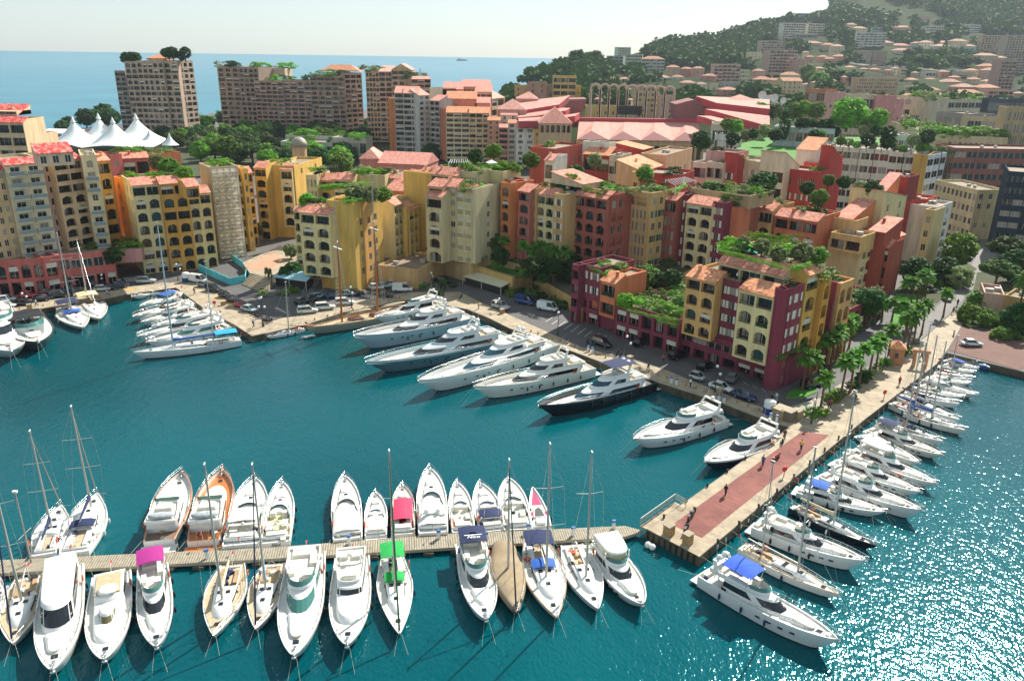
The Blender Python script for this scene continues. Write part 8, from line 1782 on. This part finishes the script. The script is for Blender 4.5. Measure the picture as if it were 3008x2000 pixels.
def scooter(xy, ang, lab, g_='parked scooters', z=1.352):
 r = empty('scooter', W(xy[0], xy[1], z), math.radians(ang), lab, 'scooter', g_)
 for x in (-.6, .6):
  m = M(); pts = [(x+.27*math.cos(a), 0, .3+.27*math.sin(a)) for a in [6.283*i/10 for i in range(11)]]; m.path(pts, .06, TYRE, 4); m.build('wheel', r)
 m = M(); c = mat('dark_scooter_paint', (.04, .04, .05), .3); m.box((-.3, 0, .6), (.8, .3, .4), c, 0, .75); m.box((.05, 0, .35), (.6, .28, .12), c); m.tube((.6, 0, .3), (.42, 0, 1.05), .05, .05, c, 5); m.box((.48, 0, .7), (.14, .38, .5), c); m.build('body', r)
 m = M(); m.box((-.32, 0, .84), (.7, .26, .1), RUB); m.build('seat', r); m = M(); m.tube((.4, -.32, 1.05), (.4, .32, 1.05), .03, .03, RUB, 4); m.build('handlebar', r)
for i, (x, y) in enumerate([(2158, 365), (2185, 380), (2205, 395), (2260, 425), (2285, 430), (2305, 432)]): scooter((x/2.904, 800+y/2.904), 60, 'dark scooter in the row at the end of the left quay')
for x, y in [(1900, 1240), (1730, 1160), (1760, 1170)]: scooter(BC(x, y), 80, 'dark scooter near the restaurant terrace', 'scooters by the restaurant')
for x, y in [(620, 995), (652, 1005), (365, 905)]: scooter(EC(x, y), 70, 'dark scooter on the quay behind the large yachts', 'scooters behind the large yachts')
scooter(i_(1600, 590), 60, 'dark scooter in a row at the pier end, front', None, 1.365); scooter(i_(1625, 510), 60, 'dark scooter in a row at the pier end, rear', None, 1.365); scooter(i_(1648, 480), 60, 'dark scooter in a row at the pier end, farthest', None, 1.365)
scooter(j_(588, 195), 60, 'scooter near the top of the pier', None, 1.365); scooter(F_(1745, 540), 60, 'dark scooter on the promenade near the slipway', None)
def bench(xy, ang, lab):
 r = empty('bench', W(xy[0], xy[1], 1.365), math.radians(ang), lab, 'bench'); rw = mat('pink_red_wood', '9a4a44', .7)
 m = M(); m.box((0, 0, .45), (1.7, .45, .07), rw); m.build('seat', r); m = M(); m.box((0, -.24, .75), (1.7, .06, .4), rw); m.build('backrest', r)
 for s_ in (-.7, .7): m = M(); m.box((s_, 0, .21), (.08, .45, .42), RUB); m.build('leg', r)
bench(j_(545, 290), 45, 'small dark red bench in the middle of the pier')
# people: one continuous skinned body, clothes as its children
def person_mesh(pose='walk', skin='9a6a4c'):
 me = bpy.data.meshes.new('person'); o = bpy.data.objects.new('person', me); C.objects.link(o)
 w_ = .22 if pose == 'walk' else .05
 V = [(0, 0, .95), (0, 0, 1.15), (0, 0, 1.42), (0, 0, 1.52), (.02, 0, 1.62), (.02, 0, 1.73), (w_, .09, .5), (w_*1.6-.05, .09, .07), (w_*1.6+.1, .09, .04), (-w_*.4, -.09, .5), (-w_*1.7, -.09, .09), (-w_*1.7+.13, -.09, .04),
         (0, .19, 1.40), (-.1, .25, 1.12), (.02, .26, .88), (.06, .26, .80), (0, -.19, 1.40), (.1, -.25, 1.12), (.2, -.26, .90), (.24, -.26, .83), (0, .09, .9), (0, -.09, .9)]
 E = [(0, 1), (1, 2), (2, 3), (3, 4), (4, 5), (0, 20), (20, 6), (6, 7), (7, 8), (0, 21), (21, 9), (9, 10), (10, 11), (2, 12), (12, 13), (13, 14), (14, 15), (2, 16), (16, 17), (17, 18), (18, 19)]
 rad = [.14, .12, .14, .055, .09, .08, .06, .045, .04, .06, .045, .04, .06, .042, .034, .03, .06, .042, .034, .03, .085, .085]
 if pose == 'sit': V = [(x+(.25 if 5 < i < 12 else 0), y, z if not 5 < i < 12 else z) for i, (x, y, z) in enumerate(V)]
 if pose == 'lie': V = [(z-.9, y, .14+x*.3) for x, y, z in V]
 me.from_pydata(V, E, []); md = o.modifiers.new('s', 'SKIN'); 
 for i, r_ in enumerate(rad): me.skin_vertices[0].data[i].radius = (r_, r_*(.8 if i < 3 else 1))
 me.skin_vertices[0].data[0].use_root = True; md.use_smooth_shade = True; o.modifiers.new('d', 'SUBSURF').levels = 1
 dg = bpy.context.evaluated_depsgraph_get(); ev = o.evaluated_get(dg); nm = bpy.data.meshes.new_from_object(ev); bpy.data.objects.remove(o); return nm
def cloth(z0, z1, r0, r1, mt, par, sy=1.3, lie=False):
 m = M(); f = (lambda x, y, z: (z-.9, y, .14+x)) if lie else (lambda x, y, z: (x, y, z))
 m.rings([[f(r*math.cos(a), r*sy*math.sin(a), z) for a in [6.283*i/10 for i in range(10)]] for z, r in ((z0, r0), ((z0+z1)/2, (r0+r1)/2*1.03), (z1, r1))], mt); return m
PMESH = {}
def person(xy, z, ang, top, legs, label, pose='walk', hair='2a1c14', P=None):
 if pose not in PMESH: PMESH[pose] = person_mesh(pose)
 me = PMESH[pose].copy(); me.materials.clear(); me.materials.append(mat('skin', 'a8755a', .6))
 o = inst('person', me, None, P or W(xy[0], xy[1], z), (0, 0, math.radians(ang))); tag(o, label, 'person'); L_ = pose == 'lie'
 cloth(1.0, 1.47, .17, .15, paint(top, .8), o, lie=L_).build('shirt', o)
 if legs:
  m = M(); w_ = .22 if pose == 'walk' else .05
  if not L_:
   m.tube((0, .09, 1.0), (w_, .09, .5), .115, .085, paint(legs, .8), 8); m.tube((0, -.09, 1.0), (-w_*.4, -.09, .5), .115, .085, paint(legs, .8), 8); m.tube((w_, .09, .5), (w_*1.6-.05, .09, .12), .08, .065, paint(legs, .8), 8); m.tube((-w_*.4, -.09, .5), (-w_*1.7, -.09, .14), .08, .065, paint(legs, .8), 8)
  else: m.box((.05, 0, .16), (.28, .34, .22), paint(legs, .8), 0, .9)
  m.build('trousers', o)
 m = M(); c = (-.01, 0, 1.70) if not L_ else (.8, 0, .14); m.ball(c, (.105, .1, .1), mat('dark_hair', hair, .7), 8, 6); m.build('hair', o)
for a in [(EC(882, 1130), 1.36, 120, '2a3550', '22242a', 'person in dark clothes walking on the quay behind the navy awning yacht'), (EC(1932, 1395), 1.36, 80, '3c2a2c', '1c1c20', 'person in dark red top walking at the maroon corner'), (EC(1972, 1390), 1.36, 80, 'cfd3d6', '9fb0c0', 'person in white walking beside another at the maroon corner'),
   (F_(1775, 285), 1.37, 60, '23305a', '1c2030', 'person in dark blue crossing at the junction'), (F_(1738, 355), 1.37, 90, '3a3034', '23242a', 'small figure in grey on the promenade below the junction'), (F_(1785, 372), 1.37, 90, '8a3038', '23242a', 'person in a dark red top near the brick slipway, left of a pair'), (F_(1800, 355), 1.37, 70, '5a5048', '3a3a3a', 'person in brown near the brick slipway, right of a pair'),
   (F_(1468, 745), 1.37, 100, '202024', '1c1c20', 'person in black walking on the promenade by the gate house'), (F_(690, 1160), 1.37, 40, 'a03040', '303038', 'person in red by the round palm bed'), (F_(672, 1168), 1.37, 40, '504048', '202028', 'person in grey by the round palm bed'),
   (K3 := k_(312, 292), 1.36, 20, 'c8ccd0', '35507a', 'person in white shirt standing on the left quay'), (k_(918, 205), 1.36, 20, 'd0d4d4', '4a6a9a', 'person in white shirt and blue trousers behind the cream canopy yacht'), (j_(255, 500), 1.37, 60, '1c1c20', '1c2a30', 'person in black on the pier with a small cart'), (j_(595, 175), 1.37, 60, '4a4a20', '1c2a30', 'person in olive top near the top of the pier')]:
 person(*a)
person(EC(1638, 365), 17.6, 0, 'd8d8d8', '1c1c24', 'person in white shirt on the penthouse terrace')
person(j_(1245, 402), 0, -60, 'a83a30', 'a83a30', 'person sunbathing on the foredeck of a white yacht', 'lie', P=W(*j_(1245, 402), 1.9)+Vector((0, 0, .5)))
# red flag-like rescue posts
for xy, l in [(j_(592, 392), 'red rescue post in the middle of the right pier edge'), (F_(1150, 1075), 'red rescue post on the promenade beside the sailing masts'), ((1832/2.904, 800+300/2.904), 'red rescue post behind the inner corner boats')]:
 r = empty('rescue_post', W(xy[0], xy[1], 1.36), .5, l, 'rescue post'); m = M(); m.tube((0, 0, 0), (0, 0, 1.5), .06, .06, paint('b01828', .5), 6); m.build('post', r); m = M(); m.tube((0, -.08, 1.2), (0, .08, 1.2), .4, .4, paint('c81e30', .5), 10); m.build('ring_case', r)
# bare pole on the pontoon
m = M(); p = W(92, 1652, .75); hgt = zat(1446, p)-.75; m.tube((0, 0, 0), (0, 0, hgt), .12, .07, ALUD, 7); r = empty('flag_mast', p, 0, 'bare grey mast rising from the left part of the pontoon', 'mast'); m.build('pole', r); m = M(); m.box((0, 0, hgt*.42), (.06, 2.4, .06), ALU); m.build('spreader', r); m = M(); m.box((0, 0, hgt+.1), (.5, .3, .2), WHITE); m.build('mast_head', r)
# restaurant awnings
def awning(P4, z0, z1, mt, lab, th=.08):
 A, B, Cc, D = [W(*p, z) for p, z in zip(P4, (z1, z1, z0, z0))]; m = M(); r = empty('awning', (A.x, A.y, 1.3), 0, lab, 'awning'); o = Vector((A.x, A.y, 1.3))
 q = [A, B, Cc, D]; 
 if (q[1]-q[0]).cross(q[2]-q[1]).z < 0: q = q[::-1]
 m.face([(p.x, p.y, p.z) for p in q], mt); m.face([(p.x, p.y, p.z-th) for p in q[::-1]], mt)
 for a, b in zip(q, q[1:]+q[:1]): m.face([(a.x, a.y, a.z-th), (b.x, b.y, b.z-th), (b.x, b.y, b.z), (a.x, a.y, a.z)], mt)
 m.build('fabric', r, o)
 for p in (Cc, D, (Cc+D)/2): m = M(); m.tube((p.x, p.y, 1.3), (p.x, p.y, p.z-.05), .07, .07, WHITE, 5); m.build('post', r, o)
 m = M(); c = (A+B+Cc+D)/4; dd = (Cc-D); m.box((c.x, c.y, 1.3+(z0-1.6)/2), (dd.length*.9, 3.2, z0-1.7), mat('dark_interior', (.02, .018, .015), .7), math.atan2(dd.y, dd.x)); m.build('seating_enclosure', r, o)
awning((BC(385, 965), BC(560, 1000), BC(660, 1040), BC(290, 1060)) if False else (BC(395, 968), BC(650, 1035), BC(575, 1095), BC(290, 1055)), 3.6, 4.6, mat('pale_blue_awning', '8fb8c4', .7, .15, 1), 'pale blue sloping restaurant awning below the yellow corner block')
awning((BC(2025, 1010), BC(2323, 1100), BC(2240, 1145), BC(1915, 1050)), 3.2, 3.9, mat('cream_awning', 'c8c4a4', .7, .15, 1), 'long cream restaurant awning in front of the tan wall')
def parasol(px, py, z, lab, r_=1.7):
 p = W(px, py, z); r = empty('parasol', p, .4, lab, 'parasol'); m = M(); m.rings([[(r_*math.cos(a)*k, r_*math.sin(a)*k, zz) for a in [6.283*(i+.5)/4 for i in range(4)]] for k, zz in ((1, 2.2), (1, 2.3), (.05, 2.95))], WHC, sm=False); m.build('canopy', r); m = M(); m.tube((0, 0, 0), (0, 0, 2.9), .04, .04, WHITE, 5); m.build('pole', r)
parasol(1444, 505, 27.5, 'white square parasol on the olive block roof'); parasol(440, 452, 25, 'white square parasol on the pink red block roof'); parasol(168, 460, 31, 'white square parasol on the cream and pink block roof')
def pergola(P4, z, lab, mt, h=2.4):
 q = [W(*p, z+h) for p in P4]; r = empty('pergola', (q[0].x, q[0].y, z), 0, lab, 'pergola'); o = Vector((q[0].x, q[0].y, z)); m = M()
 for i in range(9): t = i/8; m.tube(q[0].lerp(q[1], t), q[3].lerp(q[2], t), .07, .07, mt, 4)
 m.build('slat_roof', r, o)
 for p in q: m = M(); m.tube((p.x, p.y, z), p, .08, .08, mt, 4); m.build('post', r, o)
pergola((BC(2110, 1050), BC(2110, 1050), BC(2110, 1050), BC(2110, 1050)) if False else ((1325, 468), (1372, 468), (1378, 478), (1318, 480)), 27.4, 'white pergola on the olive block roof', WHITE)
pergola(((942, 487), (990, 486), (992, 494), (938, 496)), 21.6, 'dark wooden pergola on the low cream block roof', mat('dark_wood', '4a3a2e', .8))
pergola(((1955, 528), (2010, 520), (2045, 532), (1985, 545)), 24, 'white framed canopy over the roof of the brick and maroon bays', WHITE)
# scaffolding in front of the deep yellow block
def scaffold():
 a, b = W(617, 505, 25.4), W(699, 500, 25.4); a = Vector((a.x, a.y, 0)); ang = math.radians(35); d = Vector((math.cos(ang), math.sin(ang), 0)); n = Vector((d.y, -d.x, 0)); Ln = 6.6; r = empty('scaffolding', (a.x, a.y, 1.3), 0, 'scaffolding tower wrapped in torn white netting', 'scaffolding'); o = Vector((a.x, a.y, 1.3)); m = M(); gm = mat('scaffold_pipe', (.4, .4, .38), .4, metal=.5)
 a0 = a+n*.3; a1 = a+n*1.4
 for i in range(5):
  for q in (a0, a1): p = q+d*Ln*i/4; m.tube((p.x, p.y, 1.3), (p.x, p.y, 26.5), .06, .06, gm, 4)
 for k in range(13):
  z = 1.3+2*k
  for q in (a0, a1): e = q+d*Ln; m.tube((q.x, q.y, z), (e.x, e.y, z), .05, .05, gm, 4)
 m.build('frame', r, o); m = M()
 for k in range(1, 13): c = (a0+a1)/2+d*Ln/2; m.box((c.x, c.y, 1.3+2*k), (Ln, .6, .06), mat('scaffold_board', 'a89468', .8), ang)
 m.build('boards', r, o); m = M(); rr = []
 nm = mat('netting', 'dcd8c8', .8, .12, .8); nt_ = nm.node_tree; tr = nt_.nodes.new('ShaderNodeBsdfTransparent'); mx = nt_.nodes.new('ShaderNodeMixShader'); tcn = nt_.nodes.new('ShaderNodeTexCoord'); nz = nt_.nodes.new('ShaderNodeTexNoise'); nz.inputs['Scale'].default_value = .9; nz.inputs['Detail'].default_value = 6
 rp = nt_.nodes.new('ShaderNodeValToRGB'); rp.color_ramp.elements[0].position = .4; rp.color_ramp.elements[1].position = .6; rp.color_ramp.elements[0].color = (.42, .42, .42, 1); rp.color_ramp.elements[1].color = (.62, .62, .62, 1)
 nt_.links.new(tcn.outputs['Object'], nz.inputs[0]); nt_.links.new(nz.outputs[0], rp.inputs[0]); nt_.links.new(rp.outputs[0], mx.inputs[0]); nt_.links.new(tr.outputs[0], mx.inputs[1]); tl_ = nt_.nodes.new('ShaderNodeBsdfTranslucent'); tl_.inputs[0].default_value = (.8, .78, .7, 1); m2 = nt_.nodes.new('ShaderNodeMixShader'); nt_.links.new(nt_.nodes['Principled BSDF'].outputs[0], m2.inputs[1]); nt_.links.new(tl_.outputs[0], m2.inputs[2]); nt_.links.new(m2.outputs[0], mx.inputs[2]); nt_.links.new(mx.outputs[0], nt_.nodes['Material Output'].inputs[0])
 for k in range(14): rr.append([a1+n*(.15+.12*math.sin(i*2.3+k*1.7))+d*Ln*i/12+Vector((0, 0, 2.2+24*k/13)) for i in range(13)])
 m.rings(rr, nm, False, False, closed=False); m.build('netting', r, o)
scaffold()
# blue painted hoarding round the building site by the plaza
def hoarding():
 pts = [AC(1692, 1095), AC(1960, 1215), AC(2090, 1190), AC(2110, 1100), AC(1975, 1010)]; q = [W(x, y, 3.0) for x, y in pts]; r = empty('hoarding', (q[0].x, q[0].y, 1.3), 0, 'turquoise painted hoarding round the small building site', 'hoarding'); o = Vector((q[0].x, q[0].y, 1.3)); m = M(); tm = mat('painted_hoarding', '2aa8bc', .8, .35, .6, var2='7fd0cc')
 for a, b in zip(q, q[1:]): d = b-a; m.box(((a.x+b.x)/2, (a.y+b.y)/2, 2.2), (d.length, .12, 1.9), tm, math.atan2(d.y, d.x))
 m.build('panel', r, o)
hoarding()
# wide steps down from the plaza
def steps():
 A, B, Cc, D = [W(x, y, z) for (x, y), z in zip([BC(110, 1025), BC(290, 1065), BC(240, 1205), BC(30, 1120)], (3.2, 3.2, 1.35, 1.35))]; r = empty('plaza_steps', (A.x, A.y, 1.3), 0, 'wide pale stone steps from the plaza down to the quay road', 'steps'); o = Vector((A.x, A.y, 1.3)); m = M(); n = 9
 for i in range(n):
  t0, t1 = i/n, (i+1)/n; z = 3.2-1.85*t0; q = [A.lerp(D, t0), B.lerp(Cc, t0), B.lerp(Cc, t1), A.lerp(D, t1)]; q = [(p.x, p.y, z) for p in q]
  if (Vector(q[1])-Vector(q[0])).cross(Vector(q[2])-Vector(q[1])).z < 0: q = q[::-1]
  m.face(q, PAVE); m.rings([[(x, y, 1.3) for x, y, _ in q], q], PAVE, False, False, sm=False)
 m.build('step_flight', r, o)
steps()
# pool on the penthouse
slab_p = [W(x, y, 22.0) for x, y in [EC(1655, 75), EC(1760, 70), EC(1815, 105), EC(1810, 128), EC(1700, 105)]]
m = M(); q = slab_p
if (q[1]-q[0]).cross(q[2]-q[1]).z < 0: q = q[::-1]
m.face(q, mat('pool_water', (.03, .45, .48), .05)); r = empty('swimming_pool', q[0], 0, 'turquoise swimming pool on the penthouse roof garden', 'pool'); m.build('water_surface', r, q[0]); m = M(); c = sum(q, Vector())/len(q)
m.rings([[c+(p-c)*1.0 for p in q], [c+(p-c)*1.18 for p in q]], PAVE, False, False, sm=False); m.build('rim', r, q[0])
# little gate house on the promenade
def gatehouse():
 p = W(*F_(1240, 770), 1.36); r = empty('gate_house', p, math.radians(-20), 'small terracotta gate house with a tiled roof among the palms', 'gate house'); tm = stucco('c08458'); m = M()
 m.box((0, 0, 1.6), (2.6, 2.6, 3.2), tm); m.box((3.2, -.2, 1.4), (.5, .8, 2.8), tm); m.box((5.2, -.2, 1.4), (.5, .8, 2.8), tm); m.box((4.2, -.2, 3.0), (2.9, .8, .5), tm); m.build('wall', r)
 m = M(); m.rings([[(-1.6, -1.6, 3.2), (1.6, -1.6, 3.2), (1.6, 1.6, 3.2), (-1.6, 1.6, 3.2)], [(-.05, -.05, 4.5), (.05, -.05, 4.5), (.05, .05, 4.5), (-.05, .05, 4.5)]], TILE_O, sm=False); m.build('roof', r); m = M(); m.box((0, -1.31, 1.9), (.6, .05, 1), GLASS); m.build('window', r)
gatehouse()
# steps and overpass at the right edge
B_('curved concrete stair building at the right edge by the roundabout', [(2890, 868, 2950, 875, 6.5, 1.3, 9, 'c9a08c', 'n', 1, dict(roof='f')), (2950, 875, 3080, 900, 6, 1.3, 8, 'b89a60', 'n', 1, dict(roof='f'))], name='stair_building')

# writing: the emblem and script on the navy canopy, the name on a white transom, the signs on the tan walls
def text_mesh(t, size, mt, par, loc, rot, name='lettering'):
 c = bpy.data.curves.new('t', 'FONT'); c.body = t; c.size = size; c.align_x = 'CENTER'; c.extrude = .01; c.shear = .25; o = bpy.data.objects.new('t', c); C.objects.link(o)
 me = bpy.data.meshes.new_from_object(o.evaluated_get(bpy.context.evaluated_depsgraph_get())); bpy.data.objects.remove(o); me.materials.clear(); me.materials.append(mt)
 return inst(name, me, par, loc, rot)
cn = [o for o in b_wr.root.children if o.name.startswith('canopy')][0]; L = b_wr.L; zc = max(v.co.z for v in cn.data.vertices); wt = paint('e8e8e8', .6)
m = M(); x0 = .16*L; rs = [[(x0-.45*q*math.sin(a), .5*q*math.cos(a), zc+.03) for a in [math.pi*i/10 for i in range(11)]] for q in (1, .55)]; m.rings(rs, wt, False, False, closed=False, sm=False); m.rings([r[::-1] for r in rs], wt, False, False, closed=False, sm=False); m.box((x0+.1, 0, zc+.03), (.12, 2.0, .02), wt); m.build('emblem', cn)
text_mesh('Nico', .75, wt, cn, (x0+.75, 0, zc+.04), (0, 0, math.radians(90)))
text_mesh('Elaid', .55, paint('20242c', .5), b_el.root, (-.03, 0, b_el.fs*.5), (math.radians(90), 0, math.radians(-90)))
p = PD(1208, 784, 184); r = empty('wall_sign', p, 0, 'small white sign with a dark red rounded frame on the tan wall', 'sign'); q = W(1208, 790, 5.2)
r.location = W(1211, 782, 5.0)+Vector((.1, -.6, 0)); m = M(); m.box((0, 0, 0), (1.1, .06, .7), paint('d8c8c8', .6), -.35); m.build('panel', r); m = M(); m.box((0, -.04, 0), (.85, .05, .42), paint('7c1c38', .6), -.35); m.build('frame', r); m = M(); m.box((0, -.075, 0), (.6, .04, .2), paint('c8a0ac', .6), -.35); m.build('panel', r)
for i, (x, y, d, g_, l) in enumerate([(EC(1010, 1060), 1.36, 130, 0, 'by the black parked cars'), (EC(1240, 1270), 1.36, 130, 0, 'beside the tiny silver two seater'), (j_(470, 330), 1.365, 60, 0, 'walking along the middle of the pier'), (j_(690, 240), 1.365, 240, 0, 'walking near the right pier edge'), (F_(900, 1110), 1.365, 60, 0, 'walking on the promenade below the second palm'), (F_(1280, 960), 1.365, 60, 0, 'walking on the promenade below the gate house'), (AC(640, 1400), 1.36, 20, 0, 'behind the blue canopy sailing yacht'), (K_[0:2] if False else (745, 962), 1.36, 20, 0, 'at the point of the left quay'), (BC(2050, 1330), 1.36, 130, 0, 'behind the silver hulled yacht'), (AC(1660, 1350), 1.36, 20, 0, 'above the inner corner boats')]):
 cl = [('c43c3c', 'red'), ('e0e0dc', 'white'), ('3a5a9a', 'blue'), ('d8b84c', 'yellow'), ('2c2c30', 'black')][i % 5]; person(x if isinstance(x, tuple) else (x, y), 1.365, d if not isinstance(x, tuple) else 60, cl[0], '2c3040', 'person in a %s shirt %s' % (cl[1], l))

b = Bld('terrace_wall', 'tan terrace wall with arched doors left of the cream awning', 'wall'); b.bay(1287, 750, 1400, 789, 4.63, 1.3, .9, 'c9a35e', 'Q', 6, 'f', o='W'); b.bay(1400, 789, 1505, 823, 4.63, 1.3, .9, 'c9a35e', 'n', 1, 'f', o='W'); b.done()
for i, (x, y, r_) in enumerate([(1530, 868, 1.5), (1560, 872, 1.6), (1590, 880, 1.5), (1620, 890, 1.5), (1650, 905, 1.4), (1300, 835, 1.0), (1330, 842, 1.0), (1500, 868, 1.3)]): shrub(W(x, y, 1.4), ['bushd', 'bushg'][i % 2], r_, 'dark green shrub below the yellow terrace wall by the vans' if i < 5 or i == 7 else 'small shrub in front of the arched terrace doors', 'shrubs below the terrace wall')
print('SHRUBS', sum(1 for o in C.objects if o.name.startswith('shrub')))
# ---- the air between here and the far hill
m = M(); m.box((1000, 1500, 140), (6000, 4400, 290), mat('haze_shell', 'ffffff')); o = m.build('haze'); tag(o, 'thin pale sea haze over the far hill', 'haze', kind='stuff')
hm = o.data.materials[0]; n = hm.node_tree.nodes; l = hm.node_tree.links; n.remove(n['Principled BSDF']); v = n.new('ShaderNodeVolumePrincipled'); v.inputs['Density'].default_value = .00006; v.inputs['Color'].default_value = (.78, .9, 1, 1); v.inputs['Anisotropy'].default_value = .3
l.new(v.outputs[0], n['Material Output'].inputs['Volume'])
